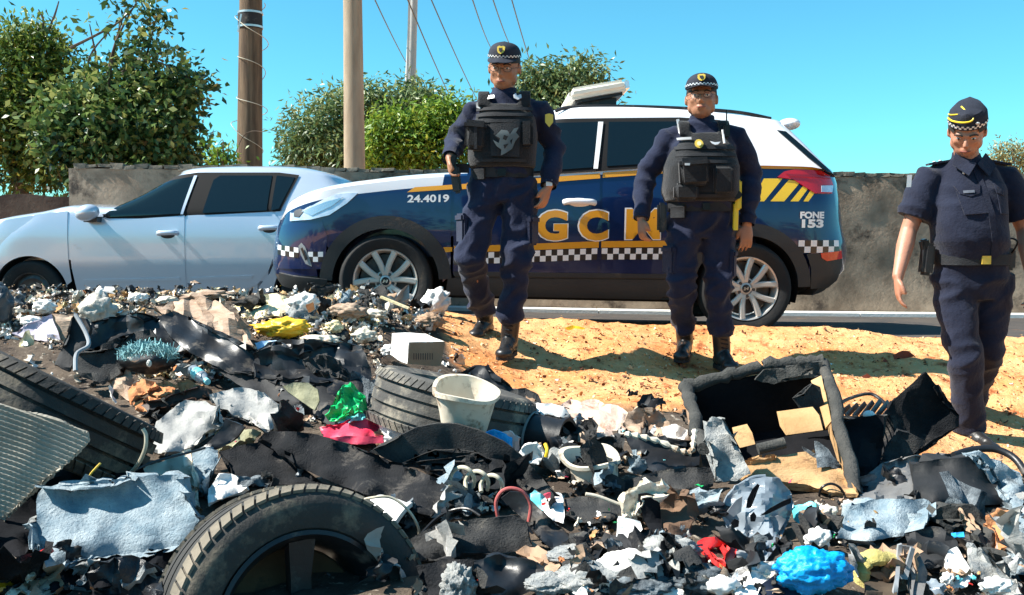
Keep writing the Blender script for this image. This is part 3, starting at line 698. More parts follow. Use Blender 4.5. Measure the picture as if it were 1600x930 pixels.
# ---- patrol SUV
suv = empty('patrol_car', (0, 0, 0), 'dark blue and white municipal guard patrol SUV with roof light bar and yellow lettering', 'police car')
pf = at(596, 512, 6.82)
SW = .885
suv.rotation_euler = (0, R(1.25), R(1.4)); suv.location = (pf.x, pf.y+SW, .0485)
def S(px, py): return ((px-596)/220.5, .335+(439+13*(px-596)/571-py)/219)
q = dict(W=SW, mid=1.2, Lf=.60, Lr=.46, x0=-.80, x1=3.34, arch=[(0, .335, .385), (2.59, .335, .385)],
         zb=sinterp([(-.8, .27), (-.5, .24), (0, .24), (2.6, .24), (2.9, .26), (3.3, .34)]),
         zs=sinterp([(-.8, .80), (-.72, .87), (-.44, .97), (-.1, 1.03), (.25, 1.075), (.6, 1.10), (1.25, 1.14), (1.85, 1.18), (2.65, 1.25), (3.0, 1.25), (3.36, 1.17)]),
         xf=sinterp([(.2, -.78), (.3, -.88), (.45, -.92), (.6, -.91), (.75, -.88), (.88, -.80), (1.0, -.6)]),
         xr=sinterp([(.25, 3.26), (.35, 3.38), (.45, 3.46), (.6, 3.47), (.75, 3.43), (.95, 3.40), (1.1, 3.38), (1.2, 3.34), (1.3, 3.25)]),
         sec=sinterp([(.2, .90), (.3, .965), (.5, .985), (.7, 1.0), (.95, .99), (1.08, .965), (1.3, .92)]),
         roof=sinterp([(.2, 1.10), (.5, 1.32), (.75, 1.47), (1.0, 1.58), (1.3, 1.635), (1.75, 1.65), (2.2, 1.64), (2.7, 1.60), (2.95, 1.565), (3.3, 1.35)]),
         gxf=lambda v: .25+.85*v**1.05, gxr=lambda v: 3.34-.34*v**1.3, gw=(.855, .66),
         paint=lambda c_, k: (2 if ((c_[0] < .35 and (k >= 11)) or k > 12) else (1 if c_[2] < .34 else 0)),
         mats=[paint_blue, clad, paint_white], roofmat=paint_white)
make_car(suv, q); PS = side_tools(suv, q, S)
archf = lambda r, a0=180, a1=0: circ(596, 441, r, a0, a1, 28)
archr = lambda r, a0=180, a1=0: circ(1167, 453, r, a0, a1, 28)
MB().box((1.25, 0, .36), (3.5, 1.2, .30)).build('underbody', darkint, suv)
# panels (clearly gapped)
PS('fender', [(516, 326), (545, 312), (600, 303), (640, 298), (697, 292), (698, 428), (686, 441)]+archf(90, 0, 152)+[(505, 385), (495, 345)], paint_blue)
PS('front_door', [(702, 294), (870, 280), (930, 275), (930, 431), (702, 428)], paint_blue)
PS('rear_door', [(934, 275), (1060, 263), (1150, 257), (1165, 262), (1140, 345), (1090, 370), (1075, 400), (1068, 433), (934, 431)], paint_blue)
PS('quarter_panel', [(1170, 252), (1290, 258), (1306, 272), (1316, 350), (1322, 378), (1258, 378), (1254, 420)]+archr(90, 20, 118)+[(1146, 340), (1168, 270)], paint_blue)
PS('cladding', band(archf(104, 178, 3), archf(84, 178, 3)), clad, .016, .02)
PS('cladding', band(archr(104, 175, 2), archr(84, 175, 2)), clad, .016, .02)
PS('sill', [(694, 434), (1070, 438), (1072, 466), (690, 462)], clad, .006, .015)
PS('door_moulding', [(703, 424), (1066, 429), (1066, 436), (703, 431)], clad, .016, .012)
PS('rear_bumper', [(1262, 398), (1322, 396), (1327, 415), (1320, 440), (1306, 452), (1272, 453), (1270, 420)], clad, .014, .012)
PS('front_bumper', [(424, 352), (440, 348), (496, 345), (505, 370), (500, 420), (418, 420), (416, 385)], paint_blue, .010)
PS('front_lip', [(420, 427), (450, 432), (504, 436), (506, 455), (430, 450), (420, 440)], clad, .025, .02)
# lamps
hl = PS('headlight', [(441, 332), (452, 318), (480, 309), (530, 302), (552, 302), (535, 318), (508, 336), (478, 343), (442, 345)], clearl, .020, .012)
PS('lamp_trim', [(462, 330), (500, 316), (530, 308), (512, 322), (480, 337)], chrome, .024, .002, parent=hl)
PS('lamp_lens', [(448, 330), (458, 324), (466, 330), (458, 339), (449, 338)], blackd, .024, .002, parent=hl)
fl = PS('fog_lamp_bezel', [(458, 384), (463, 379), (469, 385), (477, 405), (480, 416), (470, 412), (462, 398)], plastgry, .014, .006)
PS('fog_lamp', [(462, 388), (465, 386), (473, 404), (470, 407)], blackd, .021, .002, parent=fl)
tl = PS('tail_light', [(1211, 277), (1222, 268), (1240, 264), (1285, 266), (1303, 274), (1308, 288), (1304, 302), (1272, 302), (1252, 290), (1236, 280)], redl, .020, .012)
PS('indicator_lens', [(1283, 290), (1307, 289), (1304, 300), (1283, 300)], clearl, .026, .004, parent=tl)
PS('lamp_band', [(1225, 272), (1300, 274), (1303, 278), (1232, 276)], M('deep_red_lens', (.28, .004, .008), rough=.1, bump=0, coat=1), .026, .002, parent=tl)
PS('reflector', [(1284, 396), (1322, 393), (1325, 405), (1295, 409), (1286, 404)], redl, .020, .006)
# glass
wf = PS('front_side_window', [(708, 262), (770, 222), (812, 197), (850, 190), (928, 188), (918, 262), (860, 266), (760, 272)], glassd, .018, .003, True, cell=.03)
wr = PS('rear_side_window', [(945, 188), (1050, 187), (1110, 190), (1135, 200), (1150, 236), (1148, 244), (1040, 254), (940, 260)], glassd, .018, .003, True, cell=.03)
wq = PS('quarter_window', [(1060, 190), (1112, 191), (1135, 201), (1150, 240), (1062, 250)], glassd, .020, .003, True, cell=.03)
PS('window_surround', [[(700, 268), (770, 215), (815, 190), (855, 183), (1060, 180), (1125, 184), (1146, 198), (1162, 248), (1040, 260), (860, 272), (760, 279)]], seam, .012, .003, True, cell=.03)
PS('pillar_strip', [(928, 188), (936, 188), (926, 264), (919, 264)], whited, .022, .003, True)
PS('rear_window_edge', [(1218, 200), (1232, 202), (1285, 255), (1302, 270), (1290, 268), (1262, 245)], glassd, .012, .006, True)
# stripes: flat print
PS('yellow_stripe', [(640, 293), (700, 289), (700, 296), (628, 301)], yell, .013, .001)
PS('yellow_stripe', [(703, 289), (930, 271), (930, 279), (703, 297)], yell, .013, .001)
PS('yellow_stripe', [(934, 270), (1060, 261), (1165, 254), (1288, 259), (1292, 265), (1165, 263), (1060, 269), (934, 278)], yell, .013, .001)
PS('yellow_stripe', [(686, 386), (700, 386), (700, 393), (690, 394)], yell, .013, .001)
PS('yellow_stripe', [(703, 385), (930, 377), (930, 387), (703, 395)], yell, .013, .001)
PS('yellow_stripe', [(934, 377), (1078, 376), (1074, 386), (934, 387)], yell, .013, .001)
for pl in ([(1178, 302), (1190, 279), (1220, 279), (1190, 315), (1178, 315)], [(1200, 315), (1230, 281), (1249, 284), (1222, 315)], [(1232, 315), (1256, 287), (1263, 292), (1245, 315)], [(1253, 315), (1266, 296), (1272, 301), (1261, 315)]):
    PS('yellow_chevron', [pl], yell2, .013, .001)
def checker(name, x0, x1, yf, sq, rows, jx=0, gap=None):
    w_, b_ = [], []; n = int((x1-x0)/sq)
    for i in range(n):
        xa = x0+i*sq; xb = xa+sq
        if gap and xa < gap < xb: continue
        for r_ in range(rows):
            ya = yf(xa)+r_*sq*.98; yb = yf(xb)+r_*sq*.98
            ((w_ if (i+r_) % 2 == 0 else b_)).append([(xa, ya), (xb, yb), (xb, yb+sq*.98), (xa, ya+sq*.98)])
    o = PS(name, w_, whited, .013, 0); PS('black_squares', b_, blackd, .013, 0, parent=o)
checker('checker_band', 703, 929, lambda x: 396-8*(x-703)/227, 9, 2)
checker('checker_band', 935, 1070, lambda x: 388, 9, 2)
checker('checker_band', 1247, 1320, lambda x: 376, 10, 2)
checker('checker_band', 418, 458, lambda x: 382+.12*(x-418), 8, 2)
checker('checker_band', 474, 505, lambda x: 393, 8, 2)
def stxt(name, s, px, py, hpx, wpx, mat, off, bold, slope=0, parent=suv):
    b = text2d(s, 1.0, 1, bold); xs = [v.co.x for v in b.verts]; ys = [v.co.y for v in b.verts]; x0, x1, y0, y1 = min(xs), max(xs), min(ys), max(ys)
    for v in b.verts:
        X = px+(v.co.x-x0)/(x1-x0)*wpx; Y = py+hpx-(v.co.y-y0)/(y1-y0)*hpx+slope*(X-px); v.co.x, v.co.y = S(X, Y)
    slice2d(b, .06)
    bm = map2d(b, lambda u, v: (u, -(q['yl'](u, v)+off), v), 0)
    if sum(f.normal.y for f in bm.faces) > 0: bmesh.ops.reverse_faces(bm, faces=bm.faces)
    return bm_obj(name, bm, mat, parent, 0)
for ch, x0, w_ in (('G', 832, 48), ('C', 898, 46), ('M', 972, 54)):
    stxt('letter_outline', ch, x0-2.5, 326+(-1 if ch == 'M' else 1), 50.5, w_+4, whited, .0135, .026 if ch == 'M' else .05)
    stxt('letter', ch, x0, 328+(-1 if ch == 'M' else 1), 47, w_, yell, .0155, .022 if ch == 'M' else .045)
stxt('fleet_number', '24.4019', 629, 305, 12, 65, whited, .015, .03, -.012)
for s_, x0, y0, h_, w_ in (('FONE', 1248, 331, 11, 40), ('153', 1251, 343, 13.5, 36)):
    stxt('phone_lettering', s_, x0, y0, h_, w_, whited, .015, .05)
# handles, rails, light bar, mirror
def bez(px, py, w_, h_, out, name, mat):
    X, Z = S(px, py); y = -(q['yl'](X, Z)+.012); o = MB(); o.ellip((X, y+.01, Z+.0), (w_*.42, .012, h_*.95)); cup = o.build(name+'_cup', mat, suv)
    b = MB(); b.tube(spline([(X-w_*.5, y, Z), (X-w_*.32, y-out, Z+.006), (X+w_*.32, y-out, Z+.006), (X+w_*.5, y, Z)], 5), (h_*.62), 10, flat=.8); return b.build(name, mat, suv)
bez(898, 317, .22, .035, .03, 'door_handle', paint_white); bez(1105, 312, .22, .035, .03, 'door_handle', paint_white)
rl = MB(); rl.tube(spline([(1.20, -.60, 1.60), (1.35, -.60, 1.635), (1.9, -.60, 1.648), (2.5, -.60, 1.630), (2.8, -.60, 1.585)], 6), .013, 8); rl.build('roof_rail', plastblk, suv)
rl = MB(); rl.tube(spline([(1.20, .60, 1.60), (1.35, .60, 1.635), (1.9, .60, 1.648), (2.5, .60, 1.630), (2.8, .60, 1.585)], 6), .013, 8); rl.build('roof_rail', plastblk, suv)
Mt = Matrix.Translation((1.52, 0, 1.775)) @ Matrix.Rotation(R(-11), 4, 'Y')
lbm = bmesh.new(); bmesh.ops.create_cube(lbm, size=1)
for v in lbm.verts: v.co = Vector((v.co.x*(.47 if v.co.z < 0 else .42), v.co.y*1.15, v.co.z*.085))
bmesh.ops.bevel(lbm, geom=lbm.edges[:], offset=.03, segments=3, affect='EDGES')
for v in lbm.verts: v.co = Mt @ v.co
lb = bm_obj('light_bar', lbm, creaml, suv)
MB().box(Mt @ Vector((0, 0, -.05)), (.36, 1.0, .03), Matrix.Rotation(R(-11), 3, 'Y')).build('bar_base', plastblk, lb)
MB().box(Mt @ Vector((.215, 0, .0)), (.035, 1.1, .055), Matrix.Rotation(R(-11), 3, 'Y')).build('end_lens', clearl, lb)
for y_ in (-.42, .42): MB().box((1.52, y_, 1.70), (.30, .05, .06)).build('bar_foot', plastblk, lb)
sp = MB(); sp.ellip((2.98, 0, 1.56), (.10, .56, .03)); sp.ellip((2.98, -.46, 1.565), (.08, .12, .045)); sp.build('roof_spoiler', paint_white, suv)
MB().box((.62, -.98, 1.10), (.10, .20, .13), taper=.8).build('door_mirror', paint_blue, suv)
for x_ in (0, 2.59):
    wheel(suv, x_, .335, -.775, .335, .232, 'alloy', rot=.2 if x_ else .05); wheel(suv, x_, .335, .775, .335, .232, 'plain')
    V = []; c_ = circ(0, 0, .385, 195, -15, 20)
    mb = MB(); mb.add([(x_+cx, y_, .335-cy) for y_ in (-.83, -.5) for cx, cy in c_], [(i, i+1, 22+i, 21+i) for i in range(20)]); mb.add([(x_+cx, -.5, .335-cy) for cx, cy in c_], [tuple(range(21))]); mb.build('wheel_well', darkint, suv)

# ---- silver hatchback
hat = empty('parked_car', (0, 0, 0), 'silver grey parked hatchback behind the rubbish heap at left', 'car')
SW2 = .85; hf = at(45, 458, 8.8); hat.location = (hf.x, 8.8+SW2, hf.z-.30); hat.rotation_euler = (0, 0, R(.4))
def S2(px, py): return ((px-45)/170.5, .30+(458-py)/170.5)
q2 = dict(W=SW2, mid=1.3, Lf=.65, Lr=.5, x0=-.70, x1=3.1, arch=[(0, .30, .34), (2.59, .30, .34)],
          zb=sinterp([(-.8, .24), (0, .27), (3.1, .27)]),
          zs=sinterp([(-.8, .66), (-.6, .86), (-.26, .96), (.1, 1.02), (.39, 1.075), (.67, 1.06), (1.4, 1.06), (2.2, 1.09), (2.9, 1.10), (3.2, 1.0)]),
          xf=sinterp([(.2, -.70), (.4, -.80), (.6, -.78), (.8, -.66), (1, -.4)]), xr=sinterp([(.25, 3.25), (.6, 3.32), (.9, 3.28), (1.1, 3.2)]),
          sec=sinterp([(.25, .94), (.4, .975), (.6, 1.0), (.8, 1.0), (.95, .985), (1.1, .95)]),
          roof=sinterp([(.36, 1.10), (.62, 1.245), (.91, 1.355), (1.2, 1.43), (1.6, 1.47), (2.1, 1.478), (2.4, 1.465), (2.65, 1.42), (2.85, 1.34), (3.05, 1.22)]),
          gxf=lambda v: .40+.80*v**1.05, gxr=lambda v: 3.20-.35*v**1.3, gw=(.82, .62),
          paint=lambda c_, k: 0, mats=[paint_silver, clad], roofmat=paint_silver)
make_car(hat, q2); PH = side_tools(hat, q2, S2)
ar = lambda r, a0, a1: circ(45, 458, r, a0, a1, 24)
MB().box((1.3, 0, .36), (3.4, 1.2, .30)).build('underbody', darkint, hat)
PH('fender', [(-40, 352), (0, 345), (60, 335), (106, 330), (107, 400), (110, 440)]+ar(58, 12, 175)+[(-70, 450), (-60, 380)], paint_silver, .006)
PH('front_door', [(110, 338), (160, 346), (289, 337), (289, 453), (117, 455), (112, 420), (109, 380)], paint_silver, .006)
PH('rear_door', [(292, 337), (425, 330), (438, 345), (432, 390), (418, 425), (400, 445), (380, 453), (292, 453)], paint_silver, .006)
PH('sill', [(112, 458), (400, 457), (420, 462), (112, 463)], paint_silver, .004)
PH('rear_quarter', [(430, 330), (520, 325), (560, 330), (560, 430), (540, 410), (500, 398), (460, 402), (437, 420), (427, 445), (424, 463), (402, 463), (402, 449), (421, 427), (436, 392), (441, 350)], paint_silver, .006)
PH('side_crease', [(130, 437), (280, 434), (280, 439), (130, 442)], paint_silver, .012, .006)
PH('side_crease', [(298, 434), (395, 430), (392, 436), (298, 439)], paint_silver, .012, .006)
PH('window_surround', [(148, 342), (180, 311), (215, 289), (255, 274), (300, 268), (430, 268), (462, 272), (455, 290), (438, 330), (290, 338), (160, 345)], seam, .012, .003, True, cell=.03)
hw = PH('front_side_window', [(160, 340), (188, 314), (220, 295), (256, 281), (296, 274), (283, 334)], glassd, .018, .003, True, cell=.03)
PH('rear_side_window', [(317, 333), (328, 280), (338, 273), (420, 273), (417, 329)], glassd, .018, .003, True, cell=.03)
PH('quarter_window', [(424, 329), (427, 273), (456, 276), (450, 292), (436, 326)], glassd, .018, .003, True, cell=.03)
PH('pillar_strip', [(296, 273), (301, 273), (287, 335), (283, 335)], paint_silver, .022, .003, True)
X, Z = S2(146, 333)
mm = MB(); mm.ellip((X, -.95, Z), (.11, .09, .075), Matrix.Rotation(R(-14), 3, 'Y')); mir = mm.build('door_mirror', paint_silver, hat)
MB().box((X+.02, -.86, Z-.06), (.12, .16, .05)).build('mirror_arm', plastblk, mir)
for px, py in ((263, 365), (421, 357)):
    X, Z = S2(px, py); y = -(q2['yl'](X, Z)+.01); h_ = MB(); h_.tube(spline([(X-.09, y, Z), (X-.06, y-.035, Z+.004), (X+.06, y-.035, Z+.008), (X+.09, y, Z+.004)], 5), .022, 10, flat=.7); h_.build('door_handle', paint_silver, hat)
    MB().ellip((X, y+.008, Z-.02), (.07, .012, .03)).build('handle_cup', clad, hat)
for x_ in (0, 2.59):
    wheel(hat, x_, .30, -.73, .30, .19, 'steel', .185); wheel(hat, x_, .30, .73, .30, .19, 'steel', .185)
    c_ = circ(0, 0, .34, 195, -15, 20)
    mb = MB(); mb.add([(x_+cx, y_, .30-cy) for y_ in (-.80, -.5) for cx, cy in c_], [(i, i+1, 22+i, 21+i) for i in range(20)]); mb.add([(x_+cx, -.5, .30-cy) for cx, cy in c_], [tuple(range(21))]); mb.build('wheel_well', darkint, hat)
# ------------------------------------------------------------------ people
navy = M('navy_uniform', (.006, .009, .026), (.014, .020, .048), 5, .85, bump=.5, bsc=70, sheen=.12, spec=.2)
navy2 = M('dark_blue_uniform', (.007, .009, .022), (.013, .017, .036), 5, .85, bump=.5, bsc=70, sheen=.12, spec=.2)
vestm = M('black_vest_fabric', (.007, .008, .010), (.016, .017, .020), 9, .85, bump=.7, bsc=120, sheen=.2, spec=.25)
webm = M('black_webbing', (.012, .013, .016), (.024, .026, .03), 9, .7, bump=.5, bsc=150, spec=.3)
skin = M('skin', (.42, .20, .12), (.50, .26, .165), 7, .5, bump=.15, bsc=60)
skin2 = M('tanned_skin', (.30, .135, .075), (.37, .18, .105), 7, .5, bump=.15, bsc=60)
skin3 = M('sunburnt_skin', (.38, .17, .105), (.46, .22, .145), 7, .5, bump=.15, bsc=60)
hairm = M('dark_hair', (.010, .008, .007), (.03, .025, .02), 60, .7, bump=.5)
capm = M('navy_cap_cloth', (.008, .010, .020), (.014, .018, .032), 9, .85, bump=.4, bsc=120)
bootm = M('black_boot_leather', (.012, .012, .013), (.025, .024, .024), 9, .35, bump=.3, bsc=30, dirt=((.22, .14, .08), .62, 9))
gold = M('gold_thread', (.70, .48, .08), rough=.4, metal=.4, bump=.3)
silver = M('silver_thread', (.66, .67, .68), rough=.4, metal=.3, bump=.2)
lipm = M('lip', (.24, .08, .06), rough=.5, bump=0); eyew = M('eye_white', (.55, .52, .48), rough=.25, bump=0); eyed = M('iris', (.02, .012, .008), rough=.1, bump=0)
gunm = M('gun_metal', (.012, .012, .014), rough=.3, metal=.5, bump=.05)
radiom = M('yellow_casing', (.75, .55, .03), rough=.45, bump=.05)
def hand(mb, w, d, palm_n, thumb_side, curl=.35, sc=1.0):
    """w wrist, d direction of the hand, palm_n palm normal, thumb_side unit vector"""
    w = Vector(w); d = Vector(d).normalized(); pn = Vector(palm_n); pn = (pn-d*pn.dot(d)).normalized(); ts = Vector(thumb_side); ts = (ts-d*ts.dot(d)-pn*ts.dot(pn)).normalized()
    k = sc
    V = []; secs = [(0, .029, .021), (.03, .036, .019), (.06, .042, .017), (.088, .041, .014), (.10, .036, .010)]
    P = [w+d*s*k for s, _, _ in secs]; n = 14; Vv = []
    for (s, a_, b_), p in zip(secs, P):
        for i in range(n):
            t = 2*math.pi*i/n; Vv.append(p+ts*math.cos(t)*a_*k+pn*math.sin(t)*b_*k)
    Fc = [(i*n+j, i*n+(j+1) % n, (i+1)*n+(j+1) % n, (i+1)*n+j) for i in range(4) for j in range(n)]+[tuple(range(n-1, -1, -1)), tuple(4*n+j for j in range(n))]
    mb.add(Vv, Fc)
    for q_, (off, ln, sp_) in enumerate(((.030, .072, .10), (.010, .080, .02), (-.011, .074, -.05), (-.031, .058, -.13))):
        c_ = curl*(1+.16*q_); p = w+d*.090*k+ts*off*k; dd = (d+ts*sp_).normalized(); pts = [p-d*.015*k, p]; ang = 0
        for seg, am in ((.42, .55), (.32, 1.0), (.26, .8)):
            ang += c_*am; dv = (dd*math.cos(ang)+pn*math.sin(ang)); p = p+dv*ln*seg*k; pts.append(p)
        mb.tube(spline(pts, 3), [.0098*k-.0028*k*i/12 for i in range(13)], 8)
    p = w+d*.022*k+ts*.024*k; pts = [p-ts*.01*k, p+ts*.016*k+d*.018*k+pn*.006*k, p+ts*.026*k+d*.045*k+pn*.016*k, p+ts*.022*k+d*.070*k+pn*.026*k]
    mb.tube(spline(pts, 3), [.0145*k-.005*k*i/9 for i in range(10)], 8)
def head(mb, c, Rm, sc=1.0, fat=1.0):
    f = lambda x, y, z: Vector(c)+Rm @ (Vector((x*fat, y, z))*sc)
    E = lambda p, r: mb.ellip(f(*p), tuple(a_*sc for a_ in r), Rm)
    E((0, .012, .030), (.076*fat, .094, .088)); E((0, -.012, -.015), (.070*fat, .074, .080)); E((0, -.030, -.062), (.052*fat, .052, .048))
    E((0, -.050, -.082), (.030*fat, .028, .022)); E((0, -.074, .020), (.050*fat, .018, .012))
    E((.036, -.056, -.018), (.022, .020, .022)); E((-.036, -.056, -.018), (.022, .020, .022))
    mb.tube([f(0, -.078, .012), f(0, -.096, -.010), f(0, -.104, -.028)], [.008*sc, .0095*sc, .0125*sc], 8)
    E((0, -.096, -.030), (.015, .010, .009)); E((.0, -.079, -.054), (.024, .012, .007)); E((0, -.080, -.064), (.022, .012, .007))
    for s in (-1, 1):
        E((s*.079, .012, -.008), (.008, .016, .028)); E((s*.052*fat, -.01, -.05), (.018, .035, .03))
    return f
def person(name, label, d, J, look, sk, torso, cloth, sleeve='long', boots=True, vest=True, fold=1.0, trous=navy, extra=None):
    pts = lambda k: at(k[0], k[1], d+(k[2] if len(k) > 2 else 0))
    Jp = {k: pts(v) for k, v in J.items() if k[:4] != 'hand' and k[:3] != 'toe'}
    base = Vector((Jp['base'].x, d, G(Jp['base'].x, d)))
    root = empty(name, base, label, 'person'); s = d/F
    # torso rings: (px, py, half width px, half depth m, forward offset m)
    TR = [(at(x, y, d+o), w*s, dp) for x, y, w, dp, o in torso]
    body = MB()
    body.rings([(c, rx*.86, ry*.84, 2.4) for c, rx, ry in TR])
    body.tube(spline([Jp['neck']+Vector((0, .02, -.06)), Jp['neck'], Jp['head']+Vector((0, .02, -.04))], 3), [.075]*2+[.062]*2+[.058]*3, 12)
    Rm = Matrix.Rotation(R(look[1]), 3, 'Z') @ Matrix.Rotation(R(look[0]), 3, 'X') @ Matrix.Rotation(R(look[2]), 3, 'Y')
    f = head(body, Jp['head'], Rm, look[3] if len(look) > 3 else 1.0, look[4] if len(look) > 4 else 1.0)
    for sd in 'LR':
        a_, b_, c_ = Jp['sh'+sd], Jp['el'+sd], Jp['wr'+sd]
        body.tube([a_, a_.lerp(b_, .5), b_, b_.lerp(c_, .35), b_.lerp(c_, .8), c_+(c_-b_).normalized()*.01], [.052, .048, .041, .043, .031, .027], 12)
        hd = J['hand'+sd]; hand(body, c_, Vector(hd[0]), hd[1], hd[2], hd[3], hd[4] if len(hd) > 4 else 1.0)
        h_, k_, an = Jp['hip'+sd], Jp['kn'+sd], Jp['an'+sd]
        body.tube([h_, h_.lerp(k_, .5), k_, k_.lerp(an, .35), an], [.085, .072, .052, .050, .036], 12)
        ft = J['toe'+sd]; toe = an+Vector(ft); body.tube([an+Vector((0, 0, .02)), an+Vector((0, .02, -.06)), an.lerp(toe, .5), toe], [.036, .036, .034, .026], 10)
    me = remesh(body, .0065, 2); bo = put('body', me, sk, root)
    # face
    for sx in (-1, 1):
        e = MB(); e.ellip(f(sx*.031, -.0755, .004), (.0125, .008, .0065), Rm, 10, 8); eo = e.build('eye', eyew, root, world=True)
        e = MB(); e.ellip(f(sx*.031, -.0815, .003), (.0055, .0035, .0055), Rm, 8, 6); e.build('iris', eyed, eo, world=True)
        e = MB(); e.tube(spline([f(sx*.014, -.090, .021), f(sx*.032, -.088, .027), f(sx*.050, -.076, .020)], 3), .0038, 6); e.build('eyebrow', hairm, root, world=True)
    e = MB(); e.tube(spline([f(-.024, -.087, -.058), f(0, -.0955, -.0575), f(.024, -.087, -.058)], 4), [.002, .003, .004, .0045, .0045, .0045, .004, .003, .002], 6, flat=.6); e.build('mouth', lipm, root, world=True)
    e = MB(); e.ellip(f(0, .016, .026), (.0855*(look[4] if len(look) > 4 else 1), .105, .098), Rm, 28, 20); V2 = [v for v in e.V]
    hb = bmesh.new(); vs_ = [hb.verts.new(v) for v in e.V]
    inv = Rm.inverted()
    for fc in e.F:
        cc = inv @ (sum((e.V[i] for i in fc), Vector())/len(fc)-Vector(Jp['head']))
        if cc.y > -.005+.5*max(0, .0-cc.z) or (cc.z > .03 and cc.y > -.06) or cc.z > .07:
            try: hb.faces.new([vs_[i] for i in fc])
            except ValueError: pass
    bmesh.ops.delete(hb, geom=[v for v in hb.verts if not v.link_faces], context='VERTS'); bm_obj('hair', hb, hairm, root, 80, world=True)
    # ---- clothes
    sh = MB(); sh.rings([(c, rx, ry, 2.5) for c, rx, ry in TR])
    for sd in 'LR':
        a_, b_, c_ = Jp['sh'+sd], Jp['el'+sd], Jp['wr'+sd]; mid = (Jp['shL']+Jp['shR'])/2
        inn = a_.lerp(mid, .45)+Vector((0, .01, .015))
        if sleeve == 'long': sh.tube([inn, a_, a_.lerp(b_, .5), b_, b_.lerp(c_, .5), b_.lerp(c_, .93), c_], [.052, .072, .072, .066, .060, .048, .042], 16)
        else: sh.tube([inn, a_, a_.lerp(b_, .35), a_.lerp(b_, .78)], [.050, .070, .086, .090], 16)
    nk = Jp['neck']; sh.tube([nk+Vector((0, .02, -.07)), nk+Vector((0, .008, .02)), nk+Vector((0, .004, .055))], [.092, .074, .070], 16)
    for sx in (-1, 1): sh.tube([nk+Vector((sx*.03, .02, -.03)), Jp['shL' if sx < 0 else 'shR']+Vector((-sx*.03, .01, .022))], [.055, .048], 12)
    if sleeve == 'short': sh.ellip(nk+Vector((0, .02, -.055)), (.17, .085, .055))
    else: sh.ellip(nk+Vector((0, .02, -.06)), (.16, .085, .060))
    def wr(p, n):
        a1 = abs(noise.noise(Vector((p.x*5, p.y*4, p.z*13+p.x*6)))); a2 = noise.noise(p*22)
        return fold*((.5-a1)*.030-.009+a2*.003)
    so_ = put('shirt', remesh(sh, .010, 4, wr), cloth, root)
    if sleeve == 'short':
        for sd in 'LR':
            a_, b_ = Jp['sh'+sd], Jp['el'+sd]
    tr = MB(); hc = (Jp['hipL']+Jp['hipR'])/2; wz = TR[0][0]
    wx = TR[0][1]; wy = TR[0][2]
    tr.rings([(hc+Vector((0, 0, -.10)), wx*.80, wy*.82, 2.4), (hc+Vector((0, 0, .0)), wx*1.0, wy*1.0, 2.4), (Vector((wz.x, wz.y, wz.z+.03)), wx*.98, wy*.98, 2.4), (Vector((wz.x, wz.y, wz.z+.07)), wx*.96, wy*.96, 2.4)])
    for sd in 'LR':
        h_, k_, an = Jp['hip'+sd], Jp['kn'+sd], Jp['an'+sd]; up = (k_-an).normalized()
        tr.tube([h_+Vector((0, 0, .03)), h_.lerp(k_, .3), h_.lerp(k_, .65), k_, k_.lerp(an, .4), k_.lerp(an, .75), (an+up*.10 if boots else an-up*.015)], [.104, .102, .090, .080, .076, .076 if boots else .074, .064 if boots else .078], 16)
        if boots: tr.ellip(an+up*.13, (.080, .080, .055))
    zk = (Jp['knL'].z+Jp['knR'].z)/2; zh = hc.z
    def wt(p, n):
        g1 = math.exp(-((p.z-zk)/.13)**2)+.8*math.exp(-((p.z-zh+.05)/.10)**2)+.9*math.exp(-((p.z-zk+.30)/.10)**2)
        a1 = abs(noise.noise(Vector((p.x*6+p.z*5, p.y*4, p.z*10-p.x*7)))); a2 = abs(noise.noise(Vector((p.x*9+3, p.y*9, p.z*3.2))))
        return fold*((.42-a1)*.046*(.35+g1)-.010+(.3-a2)*.020)
    put('trousers', remesh(tr, .010, 3, wt), trous, root)
    # boots
    for sd in 'LR':
        an = Jp['an'+sd]; up = (Jp['kn'+sd]-an).normalized(); ft = Vector(J['toe'+sd]); toe = an+ft
        b = MB(); heel = an+Vector((-ft.x*.28, -ft.y*.28, ft.z*.55-.012))
        b.tube([an+up*(.15 if boots else .03), an+up*.06, an, an+Vector((0, 0, -.03))], [.053, .052, .051, .05], 14)
        pts = [heel, an.lerp(toe, .25)+Vector((0, 0, ft.z*.28)), an.lerp(toe, .62)+Vector((0, 0, ft.z*.20)), toe]
        b.tube(spline(pts, 4), [(.040, .040)]*2+[(.046, .046)]*3+[(.048, .042)]*3+[(.050, .034)]*3+[(.044, .028)]*2, 14)
        b.ellip(toe+Vector((0, 0, .004)), (.050, .052, .032)); b.ellip(heel, (.040, .042, .045))
        bt = put('boot' if boots else 'shoe', remesh(b, .007, 3), bootm, root)
        fx = Vector((ft.x, ft.y, 0)).normalized(); sidev = Vector((fx.y, -fx.x, 0))
        so2 = MB(); zb_ = min(heel.z, toe.z); o8 = []
        L_ = Vector((ft.x, ft.y, 0)).length
        for tt, ww in ((-.46, .026), (-.34, .036), (.25, .036), (.6, .045), (1.0, .045), (1.20, .026)): o8.append((tt, ww))
        c0 = an+Vector((0, 0, ft.z-.006)); dz = 0
        loop = [c0+Vector((ft.x, ft.y, 0))*t_+sidev*w_ for t_, w_ in o8]+[c0+Vector((ft.x, ft.y, 0))*t_-sidev*w_ for t_, w_ in o8[::-1]]
        nn_ = len(loop); so2.add(loop+[p-Vector((0, 0, .026)) for p in loop], [tuple(range(nn_)), tuple(range(2*nn_-1, nn_-1, -1))]+[(i, nn_+i, nn_+(i+1) % nn_, (i+1) % nn_) for i in range(nn_)])
        so2.build('sole', rubber, bt, world=True)
